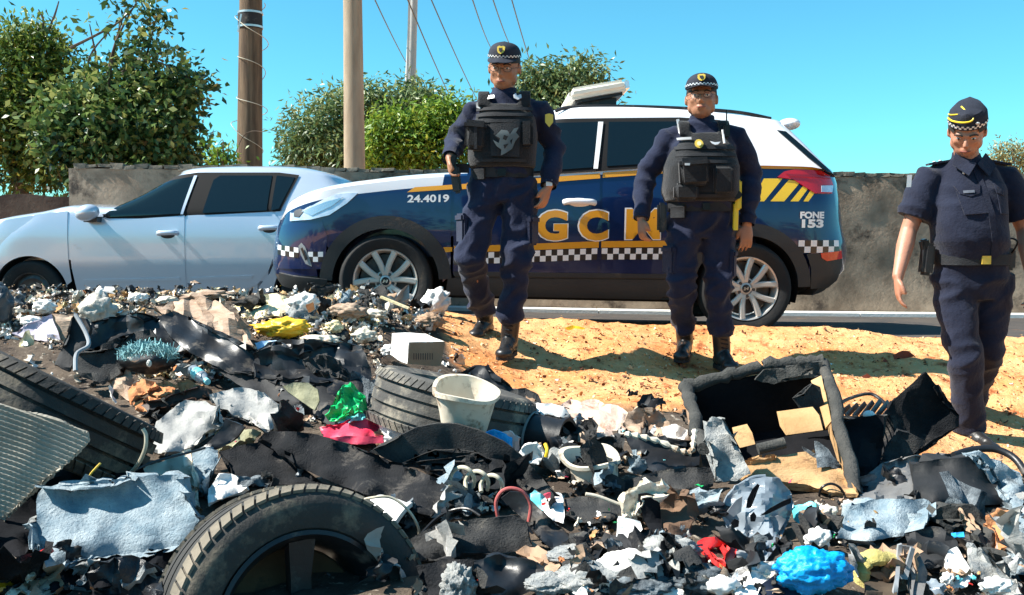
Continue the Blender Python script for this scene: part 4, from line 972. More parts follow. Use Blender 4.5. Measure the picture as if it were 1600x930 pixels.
        if boots:
            lc = MB()
            for k in range(6):
                p = an+up*(.02+.022*k)+Vector((0, -.052+0*k, 0)) if k else an+Vector((ft.x*.3, ft.y*.3-.03, -.005))
                p = an+up*(-.01+.026*k)+Vector((ft.x, ft.y, 0)).normalized()*(.054+(.02 if k == 0 else 0))
                lc.tube([p-sidev*.022, p+sidev*.022+up*.008], .0035, 5)
            lc.build('laces', webm, bt, world=True)
    for sd, sx in (('L', -1), ('R', 1)):
        if sleeve == 'long':
            w_, e_ = Jp['wr'+sd], Jp['el'+sd]; u_ = (e_-w_).normalized()
            V, Fc = tube_geo([w_-u_*.004, w_+u_*.02, w_+u_*.048], [.046, .047, .050], 18, False); MB().add(V, Fc).build('cuff', cloth, root, world=True)
            h_, k_ = Jp['hip'+sd], Jp['kn'+sd]; pc = h_.lerp(k_, .62)+Vector((sx*.078, -.02, 0)); ang = Matrix.Rotation(R(sx*-20), 3, 'Z')
            cg = bm_obj('cargo_pocket', rbox(pc, (.035, .13, .16), ang, .3, 2), trous, root, 50, world=True)
            bm_obj('pocket_flap', rbox(pc+Vector((sx*.006, -.004, .062)), (.036, .136, .045), ang, .3, 2), trous, cg, 50, world=True)
    # front surface of the torso, for flat pieces on the chest
    def front(px, py, off):
        p = at(px, py, d); zs = [t_[0].z for t_ in TR]; z = p.z
        k = 0
        while k < len(TR)-2 and z > zs[k+1]: k += 1
        u = min(1, max(0, (z-zs[k])/(zs[k+1]-zs[k]+1e-9))); c = TR[k][0].lerp(TR[k+1][0], u); rx = TR[k][1]*(1-u)+TR[k+1][1]*u; ry = TR[k][2]*(1-u)+TR[k+1][2]*u
        x = c.x+(p.x-c.x); e_ = min(.97, abs(x-c.x)/rx); yy = c.y-ry*(1-e_**2.5)**(1/2.5)-off
        return Vector((x, yy, z))
    def flat(nm, polys, mat, off, th, cell=4, par=None):
        polys = polys if isinstance(polys[0][0], (tuple, list)) else [polys]
        bm = patch(polys, lambda u, v: front(u, v, off), cell, 0); bm.normal_update()
        if sum(f_.normal.y for f_ in bm.faces) > 0: bmesh.ops.reverse_faces(bm, faces=bm.faces)
        if th: thicken(bm, th)
        return bm_obj(nm, bm, mat, par or root, 40, world=True)
    # belt
    c, rx, ry = TR[0]; c2 = TR[1][0]
    bl = MB(); bz = c+Vector((0, 0, .015)); bl.rings([(bz+Vector((0, 0, -.026)), rx*1.03, ry*1.04, 2.4), (bz+Vector((0, 0, .026)), rx*1.04, ry*1.05, 2.4)], 36); belt = bl.build('belt', webm, root, world=True)
    MB().box(bz+Vector((0, -ry*1.05-.005, 0)), (.042, .012, .04)).build('buckle', gold if not vest else gunm, belt, world=True)
    if vest:
        vt = vest if isinstance(vest, dict) else {}
        v = MB(); rings = []
        for i, (c, rx, ry) in enumerate(TR[:-1]):
            k_ = (1.0, 1.0, .98, .84, .70)[i]; zo = .045 if i == 0 else 0
            rings.append((c+Vector((0, 0, zo)), (rx+.018)*k_, ry+.026, 2.8))
        v.rings(rings, 40)
        for sx, sd in ((-1, 'L'), (1, 'R')):
            nx_ = Jp['neck'].x+sx*.112; tz = Jp['sh'+sd].z+.045; c, rx, ry = TR[-2]
            v.add(*strap([Vector((nx_, c.y-ry-.012, c.z-.02)), Vector((nx_, c.y-ry*.82, c.z+.06)), Vector((nx_-sx*.0, Jp['sh'+sd].y-.03, tz+.012)), Vector((nx_, Jp['sh'+sd].y+.06, tz)), Vector((nx_, c.y+ry, c.z))], .065, .020))
        vm = remesh(v, .009, 2, lambda p, n: noise.noise(p*9)*.004)
        ve = put('vest', vm, vestm, root)
        return root, f, Rm, front, flat, Jp, TR, ve, belt
    return root, f, Rm, front, flat, Jp, TR, None, belt
def strap(pts, w, th):
    C = spline(pts, 5); V = []
    for i, p in enumerate(C):
        t = (C[min(i+1, len(C)-1)]-C[max(i-1, 0)]).normalized(); x = Vector((1, 0, 0)); n = t.cross(x).normalized()
        V += [p-x*w/2-n*th/2, p+x*w/2-n*th/2, p+x*w/2+n*th/2, p-x*w/2+n*th/2]
    m = len(C); Fc = [(i*4+j, i*4+(j+1) % 4, (i+1)*4+(j+1) % 4, (i+1)*4+j) for i in range(m-1) for j in range(4)]+[(3, 2, 1, 0), tuple((m-1)*4+j for j in range(4))]
    return V, Fc
def rbox(c, size, Rm=None, bev=.25, n=2, jit=0):
    bm = bmesh.new(); bmesh.ops.create_cube(bm, size=1)
    for v in bm.verts: v.co = Vector((v.co.x*size[0], v.co.y*size[1], v.co.z*size[2]))
    bmesh.ops.bevel(bm, geom=bm.edges[:], offset=min(size)*bev, segments=n, affect='EDGES')
    for v in bm.verts: v.co = (Rm @ v.co if Rm else v.co)+Vector(c)
    return bm
def cap(root, f, Rm, hc, sc=1.0, fat=1.0):
    # crown
    cb = MB(); n = 28; V = []; m = 10
    for j in range(m+1):
        t = j/m; r = math.cos(t*math.pi/2)**.62 if j < m else .02; z = .052+.072*math.sin(t*math.pi/2)
        for i in range(n):
            p = 2*math.pi*i/n; V.append(f(math.cos(p)*.084*r, .006+math.sin(p)*.100*r, z+(.006*math.cos(p-math.pi*1.5) if j > 2 else 0)))
    Fc = [(j*n+i, j*n+(i+1) % n, (j+1)*n+(i+1) % n, (j+1)*n+i) for j in range(m) for i in range(n)]+[tuple(m*n+i for i in range(n)), tuple(range(n-1, -1, -1))]
    cp = MB().add(V, Fc).build('cap', capm, root, world=True)
    V = []; k = 14; rows = 5
    for j in range(rows+1):
        for i in range(k+1):
            p = math.pi*(1.12+.76*i/k); ext = j/rows*.082*max(0, math.sin((i/k)*math.pi))**.7
            V.append(f(math.cos(p)*.083, .006+math.sin(p)*.099-ext, .055-.012*abs(math.cos(p))-ext*.22))
    V2 = [v+Rm @ Vector((0, 0, .004)) for v in V]; q_ = len(V)
    Fc = [(j*(k+1)+i, j*(k+1)+i+1, (j+1)*(k+1)+i+1, (j+1)*(k+1)+i) for j in range(rows) for i in range(k)]
    Fc = [tuple(reversed(x)) for x in Fc]+[tuple(y+q_ for y in x) for x in Fc]+[(rows*(k+1)+i, rows*(k+1)+i+1, rows*(k+1)+i+1+q_, rows*(k+1)+i+q_) for i in range(k)]
    MB().add(V+V2, Fc).build('brim', capm, cp, world=True)
    w_ = MB(); b_ = MB()
    for i in range(26):
        for r_ in range(2):
            p0 = math.pi*(1.04+.92*i/26); p1 = math.pi*(1.04+.92*(i+1)/26); z0 = .056+.0055*r_; z1 = z0+.0055
            (w_ if (i+r_) % 2 else b_).add([f(math.cos(p)*.0855, .006+math.sin(p)*.1015, z) for p, z in ((p0, z0), (p1, z0), (p1, z1), (p0, z1))], [(0, 1, 2, 3)])
    bo = w_.build('checker_band', silver, cp, world=True); b_.build('black_squares', capm, bo, world=True)
    # embroidered shield
    V = [f(x, -.0995+.0+(z-.076)*.42-.0015+abs(x)*.25, z) for x, z in ((-.020, .107), (-.010, .113), (0, .110), (.010, .113), (.020, .107), (.019, .090), (.012, .079), (0, .074), (-.012, .079), (-.019, .090))]
    sh_ = MB().add(V+[v+Rm @ Vector((0, .004, 0)) for v in V], [tuple(range(10)), tuple(range(19, 9, -1))]+[(i, 10+i, 10+(i+1) % 10, (i+1) % 10) for i in range(10)]).build('shield_badge', gold, cp, world=True)
    V = [f(x*.55, -.0995+(z2-.076)*.42-.0045+abs(x)*.12, z2) for x, z2 in ((-.018, .103), (.018, .103), (.014, .089), (0, .082), (-.014, .089))]
    MB().add(V, [(0, 1, 2, 3, 4)]).build('shield_centre', capm, sh_, world=True)
    return cp
def glasses(root, f):
    g_ = MB()
    for sx in (-1, 1):
        pts = [f(sx*.033+.022*math.cos(a_), -.092+.006*abs(math.cos(a_)), .002+.0145*math.sin(a_)) for a_ in [2*math.pi*i/16 for i in range(17)]]
        g_.tube(pts, .0012, 5); g_.tube([f(sx*.055, -.088, .006), f(sx*.078, -.05, .006), f(sx*.082, .005, .0)], .0013, 5)
    g_.tube([f(-.011, -.094, .005), f(.011, -.094, .005)], .0012, 5); fr = g_.build('glasses', gunm, root, world=True)
    for sx in (-1, 1):
        V = [f(sx*.033+.0215*math.cos(a_), -.092+.006*abs(math.cos(a_)), .002+.014*math.sin(a_)) for a_ in [2*math.pi*i/16 for i in range(16)]]
        MB().add(V, [tuple(range(16))]).build('lens', lensm, fr, world=True)
lensm = M('clear_lens', (.8, .8, .8), rough=.02, bump=0, alpha=.08)
def watch(root, w, d_):
    b = MB(); b.tube([w-d_*.014, w+d_*.014], .036, 14); wo2 = b.build('watch', webm, root, world=True)
    MB().box(w+Vector((-.0, -.036, 0)), (.034, .010, .034)).build('watch_face', silver, wo2, world=True)

# ---------- left officer
d1 = 5.40
J = dict(base=(790, 560), head=(788, 106, -.03), neck=(788, 152), shL=(744, 173, .0), elL=(713, 219, .16), wrL=(703, 247, -.10), handL=((.10, -.25, -1), (1, -.2, .1), (0, -1, -.2), .9, .95),
         shR=(842, 171, .02), elR=(868, 232, .06), wrR=(857, 290, -.06), handR=((-.28, -.15, -1), (-.7, .4, .1), (-.3, -1, 0), .45, .98),
         hipL=(763, 290), knL=(733, 400, -.12), anL=(758, 498, .40), toeL=(-.05, -.14, -.085), hipR=(812, 290), knR=(808, 405, -.10), anR=(796, 527, -.02), toeR=(-.03, -.17, -.075))
tor = [(785, 276, 47, .130, 0), (784, 250, 48, .140, -.01), (786, 215, 50, .142, -.01), (790, 185, 50, .13, 0), (791, 166, 42, .105, .01), (789, 148, 28, .085, .015)]
o1, f, Rm, front, flat, Jp, TR, ve, belt = person('person', 'officer in dark vest and cap gripping a holstered sidearm, leftmost', d1, J, (14, -12, 4, 1.09, 1.0), skin2, tor, navy)
cap(o1, f, Rm, None); glasses(o1, f)
def webbing(flat, ve, ys, x0, x1):
    for y0 in ys: flat('webbing_strap', [(x0, y0), (x1, y0), (x1, y0+5), (x0, y0+5)], webm, .034, .004, par=ve)
webbing(flat, ve, (172, 182, 192, 252), 745, 832)
flat('name_tape', [(750, 154), (773, 153), (773, 158), (750, 160)], silver, .042, .003, par=ve)
flat('chest_patch', [(744, 163), (753, 161), (755, 168), (751, 174), (745, 171)], M('grey_patch', (.20, .21, .22), rough=.8), .042, .003, par=ve)
flat('shoulder_badge', [(802, 153), (806, 150), (808, 154), (814, 151), (815, 157), (809, 161), (803, 158)], silver, .044, .003, par=ve)
flat('utility_panel', [(767, 199), (813, 197), (811, 250), (768, 248)], webm, .040, .008, par=ve)
em = flat('printed_emblem', [[(775, 218), (784, 209), (793, 210), (797, 216), (803, 207), (810, 205), (806, 213), (811, 219), (805, 226), (800, 238), (791, 244), (783, 248), (784, 239), (777, 234), (771, 224), (780, 229), (782, 222)]], M('grey_print', (.10, .12, .125), rough=.8, bump=0), .0515, .001, 3, par=ve)
flat('emblem_mark', [[(788, 217), (794, 219), (791, 225), (786, 223)], [(797, 226), (801, 222), (799, 231)], [(787, 232), (795, 230), (789, 238)]], vestm, .053, 0, 3, par=em)
c = front(745, 217, .05)
po = bm_obj('pouch', rbox(c, (.115, .075, .155), Matrix.Rotation(R(5), 3, 'Y'), .3, 3), vestm, ve, 50, world=True)
bm_obj('pouch_flap', rbox(c+Vector((0, -.012, .055)), (.122, .072, .05), Matrix.Rotation(R(5), 3, 'Y'), .3, 2), webm, po, 50, world=True)
MB().box(c+Vector((.0, -.042, -.01)), (.018, .006, .13)).build('pouch_strap', webm, po, world=True)
bm_obj('pouch', rbox(front(822, 215, .035), (.07, .05, .14), None, .3, 2), vestm, ve, 50, world=True)
h0 = at(709, 262, d1-.13)
ho = bm_obj('holster', rbox(h0+Vector((.012, 0, -.065)), (.05, .055, .15), Matrix.Rotation(R(-8), 3, 'Y'), .25, 2), plastblk, o1, 50, world=True)
bm_obj('pistol_grip', rbox(h0+Vector((-.002, -.0, .035)), (.032, .05, .07), Matrix.Rotation(R(12), 3, 'Y'), .25, 2), gunm, ho, 50, world=True)
MB().box(h0+Vector((.03, .06, .0)), (.10, .02, .05)).build('holster_loop', webm, ho, world=True)
flat('belt_pouch', [(740, 266), (757, 266), (757, 282), (740, 282)], webm, .02, .03, par=belt)
wd = (Jp['wrR']-Jp['elR']).normalized(); watch(o1, Jp['wrR']-wd*.015, wd)
e = MB(); sp_ = at(858, 188, d1-.085)
e.add([sp_+Vector((x*.022, -.012-abs(x)*-.004, z*.03)) for x, z in ((-1, 1), (0, 1.2), (1, 1), (1, -.4), (0, -1.3), (-1, -.4))], [(0, 1, 2, 3, 4, 5)]); e.build('sleeve_badge', gold, o1, world=True)
# ---------- middle officer
d2 = 5.60
J = dict(base=(1095, 580), head=(1096, 154, -.02), neck=(1096, 196), shL=(1046, 216, .02), elL=(1010, 272, .06), wrL=(1002, 341, -.05), handL=((.02, -.25, -1), (.8, .3, 0), (.2, -1, 0), .55, .98),
         shR=(1150, 214, .02), elR=(1174, 275, .06), wrR=(1167, 350, -.02), handR=((-.05, -.1, -1), (-.2, .9, 0), (-1, -.3, 0), .3, 1.0),
         hipL=(1070, 345), knL=(1064, 445, -.08), anL=(1070, 530, .16), toeL=(-.05, -.17, -.085), hipR=(1122, 345), knR=(1122, 455, -.06), anR=(1128, 548, .0), toeR=(.02, -.15, -.075))
tor = [(1095, 328, 50, .140, -.01), (1094, 300, 54, .160, -.025), (1095, 262, 54, .155, -.02), (1096, 230, 51, .135, 0), (1097, 211, 42, .105, .01), (1096, 192, 28, .085, .015)]
o2, f, Rm, front, flat, Jp, TR, ve, belt = person('person', 'middle officer in spectacles, cap and dark vest with round gold badge', d2, J, (-2, -12, 0, 1.09, 1.02), skin2, tor, navy)
cap(o2, f, Rm, None); glasses(o2, f)
webbing(flat, ve, (232, 243, 254, 306), 1048, 1142)
flat('name_tape', [(1053, 218), (1073, 218), (1073, 222), (1053, 222)], M('dull_grey_tape', (.25, .26, .27), rough=.8), .042, .003, par=ve)
gb_ = flat('gold_badge', [[(1083+6.5*math.cos(a_*math.pi/6), 229+7*math.sin(a_*math.pi/6)) for a_ in range(12)]], gold, .046, .005, par=ve)
flat('badge_centre', [[(1083+3.3*math.cos(a_*math.pi/6), 229+3.5*math.sin(a_*math.pi/6)) for a_ in range(12)]], M('pale_gold', (.75, .62, .3), rough=.4, bump=0), .0515, .001, 3, par=gb_)
flat('wing_badge', [(1100, 225), (1107, 227), (1116, 226), (1112, 230), (1107, 231), (1103, 229)], silver, .046, .003, par=ve)
flat('pen', [(1121, 206), (1123.5, 206), (1123.5, 228), (1121, 228)], whited, .046, .006, par=ve)
flat('strap_trim', [(1054, 189), (1058, 188), (1062, 210), (1057, 212)], whited, .05, .004, par=ve)
c = front(1073, 273, .045)
po = bm_obj('pouch', rbox(c, (.165, .075, .155), Matrix.Rotation(R(-4), 3, 'Y'), .28, 3), vestm, ve, 50, world=True)
bm_obj('pouch_flap', rbox(c+Vector((.0, -.010, .052)), (.172, .074, .055), Matrix.Rotation(R(-4), 3, 'Y'), .3, 2), webm, po, 50, world=True)
MB().box(c+Vector((-.045, -.048, .04)), (.028, .006, .012)).build('pouch_label', silver, po, world=True)
c = front(1062, 303, .04); bm_obj('pouch', rbox(c, (.14, .07, .10), None, .3, 3), vestm, ve, 50, world=True)
c = front(1118, 285, .03); bm_obj('pouch', rbox(c, (.11, .05, .16), None, .3, 3), vestm, ve, 50, world=True)
c = at(1135, 205, d2-.12); ra = bm_obj('shoulder_radio', rbox(c, (.035, .04, .07), None, .2, 2), gunm, ve, 50, world=True); MB().tube([c+Vector((0, 0, .03)), c+Vector((0, 0, .12))], .004, 6).build('antenna', gunm, ra, world=True)
c = at(1153, 305, d2-.10); tz = bm_obj('stun_gun', rbox(c+Vector((0, 0, -.0)), (.035, .05, .17), None, .25, 2), radiom, o2, 50, world=True)
MB().tube([c+Vector((-.012, -.03, .0)), c+Vector((-.012, -.045, .0))], .024, 12).build('round_knob', gunm, tz, world=True)
MB().tube([c+Vector((-.01, 0, -.05)), c+Vector((-.012, 0, -.20))], .016, 8).build('grip', radiom, tz, world=True)
c = at(1034, 340, d2-.05); bm_obj('holster', rbox(c, (.05, .06, .17), None, .25, 2), plastblk, o2, 50, world=True)
flat('belt_pouch', [(1044, 324), (1062, 324), (1062, 341), (1044, 341)], webm, .02, .03, par=belt)
# ---------- right officer
d3 = 4.80
J = dict(base=(1520, 690), head=(1511, 206, -.07), neck=(1511, 254), shL=(1451, 277, .02), elL=(1420, 360, .03), wrL=(1403, 432, -.08), handL=((.0, -.12, -1), (.9, -.2, 0), (.2, -1, 0), .35, 1.0),
         shR=(1570, 277, .02), elR=(1601, 358, .03), wrR=(1612, 435, -.08), handR=((.0, -.1, -1), (-.9, -.2, 0), (0, -1, 0), .35, 1.0),
         hipL=(1487, 436), knL=(1508, 560, -.10), anL=(1514, 668, -.02), toeL=(.03, -.16, -.075), hipR=(1549, 436), knR=(1543, 548, .02), anR=(1512, 640, .36), toeR=(-.02, -.15, -.08))
tor = [(1517, 410, 54, .142, -.01), (1515, 375, 55, .158, -.03), (1513, 335, 54, .152, -.025), (1512, 297, 54, .135, 0), (1512, 272, 44, .105, .01), (1511, 250, 32, .085, .015)]
o3, f, Rm, front, flat, Jp, TR, ve, belt = person('person', 'officer in short sleeved navy shirt and side cap looking down at the waste', d3, J, (32, -28, 3, 1.02, 1.02), skin3, tor, navy2, 'short', boots=False, vest=False, fold=.55, trous=navy2)
# garrison cap
V = []; n = 26; prof = [(-.02, 1.0, .048), (.0, 1.02, .068), (.3, .97, .100), (.6, .74, .122), (.9, .22, .130)]
for t_, wv, z in prof:
    for i in range(n):
        p = 2*math.pi*i/n; V.append(f(math.cos(p)*.084*wv, .008+math.sin(p)*(.104-.01*t_), z+.004*abs(math.sin(p))+(.010 if t_ < .1 else 0)*0-.012*max(0, math.sin(p))*0))
Fc = [(j*n+i, j*n+(i+1) % n, (j+1)*n+(i+1) % n, (j+1)*n+i) for j in range(4) for i in range(n)]+[tuple(4*n+i for i in range(n)), tuple(range(n-1, -1, -1))]
gc = MB().add(V, Fc).build('side_cap', capm, o3, world=True)
w_ = MB(); b_ = MB()
for i in range(24):
    for r_ in range(2):
        p0 = math.pi*(1.02+.96*i/24); p1 = math.pi*(1.02+.96*(i+1)/24); z0 = .058+.008*r_; z1 = z0+.008
        (w_ if (i+r_) % 2 else b_).add([f(math.cos(p)*.0872, .008+math.sin(p)*.107, z) for p, z in ((p0, z0), (p1, z0), (p1, z1), (p0, z1))], [(0, 1, 2, 3)])
bo = w_.build('checker_band', silver, gc, world=True); b_.build('black_squares', capm, bo, world=True)
MB().tube(spline([f(-.084, -.02, .084), f(-.062, -.076, .094), f(-.02, -.100, .097), f(.014, -.098, .101), (f(.024, -.084, .112)), f(.0, -.060, .126), f(-.03, .0, .131)], 5), .0042, 6).build('yellow_piping', radiom, gc, world=True)
MB().tube(spline([f(-.084, .0, .093), f(-.068, -.045, .111), f(-.035, -.065, .124), f(0, -.05, .131)], 5), .003, 6).build('yellow_piping', radiom, gc, world=True)
e = MB(); e.ellip(f(.045, -.090, .087), (.010, .003, .007), Rm); e.build('cap_pin', silver, gc, world=True)
# shirt details
for sx, nm in ((-1, 'L'), (1, 'R')):
    a_ = Jp['sh'+nm]; n0 = Jp['neck']
    p0 = n0.lerp(a_, .45)+Vector((0, -.005, .042)); p1 = a_+Vector((sx*.010, -.005, .062)); Rz = (p1-p0).normalized()
    V, Fc = [], []
    b = MB(); b.beam(p0, p1, .055, .010, up=(0, 0, 1)); ep = b.build('epaulette', navy2, o3, world=True)
    for k in range(2): 
        c = p0.lerp(p1, .45+.25*k)+Vector((0, 0, .008)); MB().ellip(c, (.009, .009, .004)).build('rank_pip', silver, ep, world=True)
n0 = Jp['neck']
for sx in (-1, 1):
    V = [n0+Vector(v) for v in ((sx*.076, -.03, .045), (sx*.004, -.105, -.015), (sx*.05, -.128, -.075), (sx*.108, -.078, -.02))]
    bm = bmesh.new(); bm.faces.new([bm.verts.new(v) for v in V]); bm.normal_update(); bmesh.ops.subdivide_edges(bm, edges=bm.edges, cuts=3, use_grid_fill=True); bm.normal_update(); thicken(bm, .005)
    bm_obj('collar', bm, navy2, o3, 60, world=True)
MB().ellip(n0+Vector((-.062, -.103, -.055)), (.007, .004, .010)).build('collar_pin', silver, o3, world=True)
flat('placket', [(1507, 268), (1516, 268), (1527, 335), (1533, 400), (1523, 400), (1517, 335)], navy2, .003, .003)
pk = flat('chest_pocket', [(1476, 300), (1510, 298), (1518, 334), (1482, 337)], navy2, .004, .004); flat('pocket_flap', [(1474, 292), (1511, 290), (1508, 304), (1494, 309), (1480, 305)], navy2, .009, .005, par=pk)
pk = flat('chest_pocket', [(1536, 298), (1562, 300), (1558, 336), (1538, 335)], navy2, .004, .004); flat('pocket_flap', [(1533, 288), (1564, 290), (1562, 304), (1548, 308), (1535, 303)], navy2, .009, .005, par=pk)
flat('name_tag', [(1484, 300), (1500, 299), (1500, 303), (1484, 304)], M('dim_grey', (.12, .13, .16), rough=.6), .014, .002)
c = at(1421, 283, d3-.07); MB().add([c+Vector((x*.018, -.004, z*.03)) for x, z in ((-.7, 1), (.6, 1), (.4, -1), (-.9, -1))], [(0, 1, 2, 3)]).build('sleeve_badge', whited, o3, world=True)
c = at(1448, 405, d3-.03); ho = bm_obj('holster', rbox(c, (.055, .07, .16), Matrix.Rotation(R(5), 3, 'Y'), .25, 2), plastblk, o3, 50, world=True)
bm_obj('pistol_grip', rbox(c+Vector((-.012, -.0, .07)), (.035, .055, .06), Matrix.Rotation(R(-15), 3, 'Y'), .25, 2), gunm, ho, 50, world=True)
c = at(1576, 405, d3-.05); bm_obj('radio_pouch', rbox(c, (.05, .06, .11), None, .25, 2), plastblk, o3, 50, world=True)
MB().tube(spline([c+Vector((.0, -.03, .03)), c+Vector((.015, -.05, .085)), c+Vector((-.02, -.04, .10)), c+Vector((-.03, -.02, .04))], 5), .005, 6).build('radio_cord', gunm, o3, world=True)
# ------------------------------------------------------------------ rubbish
EXCL = [[(1085, 825), (1160, 825), (1160, 900), (1085, 900)], [(1330, 850), (1460, 850), (1460, 945), (1330, 945)], [(1225, 690), (1345, 690), (1345, 790), (1225, 790)], [(250, 945), (255, 860), (300, 800), (370, 765), (450, 758), (530, 775), (600, 830), (650, 890), (665, 945)], [(0, 530), (60, 540), (240, 650), (245, 700), (200, 745), (0, 640)], [(572, 640), (580, 590), (620, 565), (700, 570), (800, 600), (840, 640), (830, 690), (700, 690)], [(1070, 600), (1290, 560), (1345, 775), (1115, 775)], [(1118, 810), (1140, 755), (1180, 738), (1245, 755), (1250, 830), (1215, 915), (1150, 915), (1130, 850)], [(1215, 925), (1225, 870), (1270, 855), (1335, 880), (1335, 940)], [(600, 515), (700, 515), (700, 575), (600, 575)]]
def inpoly(x, y, P):
    c = False; j = len(P)-1
    for i in range(len(P)):
        if (P[i][1] > y) != (P[j][1] > y) and x < (P[j][0]-P[i][0])*(y-P[i][1])/(P[j][1]-P[i][1])+P[i][0]: c = not c
        j = i
    return c
def item(px, py, lift=.0):
    d = hit(px, py); return at(px, py, d-lift)
def depth_for(pts, t=.5, d=None, lift=.03):
    """each outline point gets its own distance: between upright on its base and lying on the heap"""
    by = max(p[1] for p in pts); bx = [p for p in pts if p[1] > by-12]; bxm = sum(p[0] for p in bx)/len(bx)
    d0 = d if d is not None else hit(bxm, min(by, 935))
    out = []
    for p in pts:
        dh = hit(p[0], min(p[1], 935)); dd = d0*(1-t)+dh*t
        if p[1] > 935: dd = min(dd, d0)
        if len(p) > 2: dd -= p[2]
        out.append((p[0], p[1], min(dd, dh-lift)))
    return out
def sheet(name, label, cat, pts, mat, th=.012, t=.5, d=None, lift=.07, bump=.03, fr=7, rag=1.5, cell=9, group=None, seed=0, fold=None, parent=None, smooth=35, ribs=None):
    if name is not None and not parent: EXCL.append([(p[0], p[1]) for p in pts])
    P3 = depth_for(pts, t, d, lift); X = np.array([[p[0], p[1]] for p in P3], float); D = np.array([p[2] for p in P3])
    # smooth distance over the piece
    def dd(u, v):
        w = 1/(((X-[u, v])**2).sum(1)+40)**1.3; return float((w*D).sum()/w.sum())
    b = bmesh.new(); vs_ = [b.verts.new((p[0], p[1], 0)) for p in pts]
    b.faces.new(vs_)
    bmesh.ops.triangulate(b, faces=b.faces[:], ngon_method='EAR_CLIP') if len(pts) > 3 else None
    slice2d(b, cell)
    so_ = Vector((seed*7.3+pts[0][0]*.37, pts[0][1]*.21, seed))
    for v in b.verts:
        u, w = v.co.x, v.co.y
        if rag and v.is_boundary:
            u += noise.noise(Vector((v.co.x*.13, v.co.y*.13, 1))+so_)*rag*1.4; w += noise.noise(Vector((v.co.x*.13, v.co.y*.13, 8))+so_)*rag*1.4
        p = at(u, w, dd(u, w)); q = p*fr
        a1 = noise.noise(q+so_); a2 = abs(noise.noise(q*1.9+so_+Vector((4, 4, 4)))); a3 = noise.noise(q*5+so_)
        h = bump*(a1*1.0+(.35-a2)*.9+a3*.18)
        if fold: h += fold(u, w)
        v.co = p+Vector((0, -.8, .6))*h
    b.normal_update()
    if sum(f.normal.y for f in b.faces) > 0: bmesh.ops.reverse_faces(b, faces=b.faces)
    b.normal_update()
    if th: thicken(b, th)
    o = bm_obj(name, b, mat, parent, smooth, world=bool(parent))
    if not parent: tag(o, label, cat, group)
    return o
def lump(name, label, cat, px, py, rx, ry, mat, depth=.7, lift=.02, amp=.35, fr=2.2, sub=4, group=None, seed=1, crease=1.0, rot=0, parent=None, smooth=180):
    d = hit(px, min(py+ry*.8, 930))-lift; s = d/F; c = at(px, py, d)
    bm = bmesh.new(); bmesh.ops.create_icosphere(bm, subdivisions=sub, radius=1)
    cr, sr = math.cos(R(rot)), math.sin(R(rot))
    for v in bm.verts:
        n = v.co.normalized(); so_ = Vector((seed*3.1, seed*5.7, seed))
        k = 1+amp*(noise.noise(n*fr+so_)*1.1+crease*(.25-abs(noise.noise(n*fr*2.1+so_*2)))*1.2+noise.noise(n*fr*6+so_)*.14)
        x, z = n.x*rx*s*k, n.z*ry*s*k
        v.co = c+Vector((x*cr+z*sr, n.y*(rx+ry)/2*s*depth*k, -x*sr+z*cr))
    o = bm_obj(name, bm, mat, parent, smooth, world=bool(parent))
    if not parent: tag(o, label, cat, group)
    return o
def tyre(name, label, c, axis, r, w, rimr=None, lug=True, mat=None, seed=0, bmat=None):
    c = Vector(c); ax = Vector(axis).normalized(); Mq = Matrix.Translation(c) @ ax.to_track_quat('Z', 'Y').to_matrix().to_4x4()
    h = w/2; ri = rimr or r*.62; root = empty(name, c-Vector((0, 0, r*.6)), label, 'tyre')
    prof = [(ri, -h*.78), (ri*1.04, -h*.92), (r*.80, -h*1.05), (r*.90, -h*1.02), (r*.965, -h*.86)]
    for gx in (-.62, -.22, .22, .62): prof += [(r*.998-abs(gx)*.006, (gx-.05)*h), (r*.945, (gx-.05)*h), (r*.945, (gx+.035)*h), (r*.998-abs(gx)*.006, (gx+.05)*h)]
    prof += [(r*.965, h*.86), (r*.90, h*1.02), (r*.80, h*1.05), (ri*1.04, h*.92), (ri, h*.78), (ri*1.03, h*.6), (r*.93, h*.7), (r*.94, 0), (r*.93, -h*.7), (ri*1.03, -h*.6)]
    t = MB(); t.lathe(prof, 96, Mq, close=True)
    # slight sag so it is not a perfect ring
    V = []
    for v in t.V:
        q_ = v-c; V.append(v+q_.normalized()*noise.noise(q_*2.2+Vector((seed, 0, 0)))*.012)
    t.V = V; tb = t.build('tyre_carcass', mat or tyreold, root, 35, world=True)
    # shoulder blocks: cross cuts of the tread
    bm = bmesh.new(); n = 64
    for sd in (-1, 1):
        for i in range(n):
            a0 = 2*math.pi*i/n; a1 = a0+2*math.pi/n*.80
            for (r0, z0, r1, z1) in ((r*.985, .64*h, r*.945, .93*h),):
                P = []
                for rr_, z_ in ((r0, z0), (r1, z1)):
                    for dr in (0, .007):
                        for a_ in (a0, a1): P.append(Mq @ Vector(((rr_+dr)*math.cos(a_+.05*(z_ == z1)), (rr_+dr)*math.sin(a_+.05*(z_ == z1)), sd*(z_+dr*.4))))
                vs_ = [bm.verts.new(p) for p in P]
                for f_ in ((2, 3, 7, 6), (0, 2, 6, 4), (1, 5, 7, 3), (4, 6, 7, 5), (0, 1, 3, 2)): bm.faces.new([vs_[k] for k in f_])
    bmesh.ops.recalc_face_normals(bm, faces=bm.faces)
    bo = bm_obj('tread_blocks', bm, bmat or mat or tyreold, tb, 0, world=True); bo['kind'] = 'stuff'
    return root, Mq
tyreold = M('old_tyre_rubber', (.022, .021, .020), (.045, .042, .038), 5, .8, bump=.5, bsc=45, dirt=((.17, .14, .10), .54, 5))
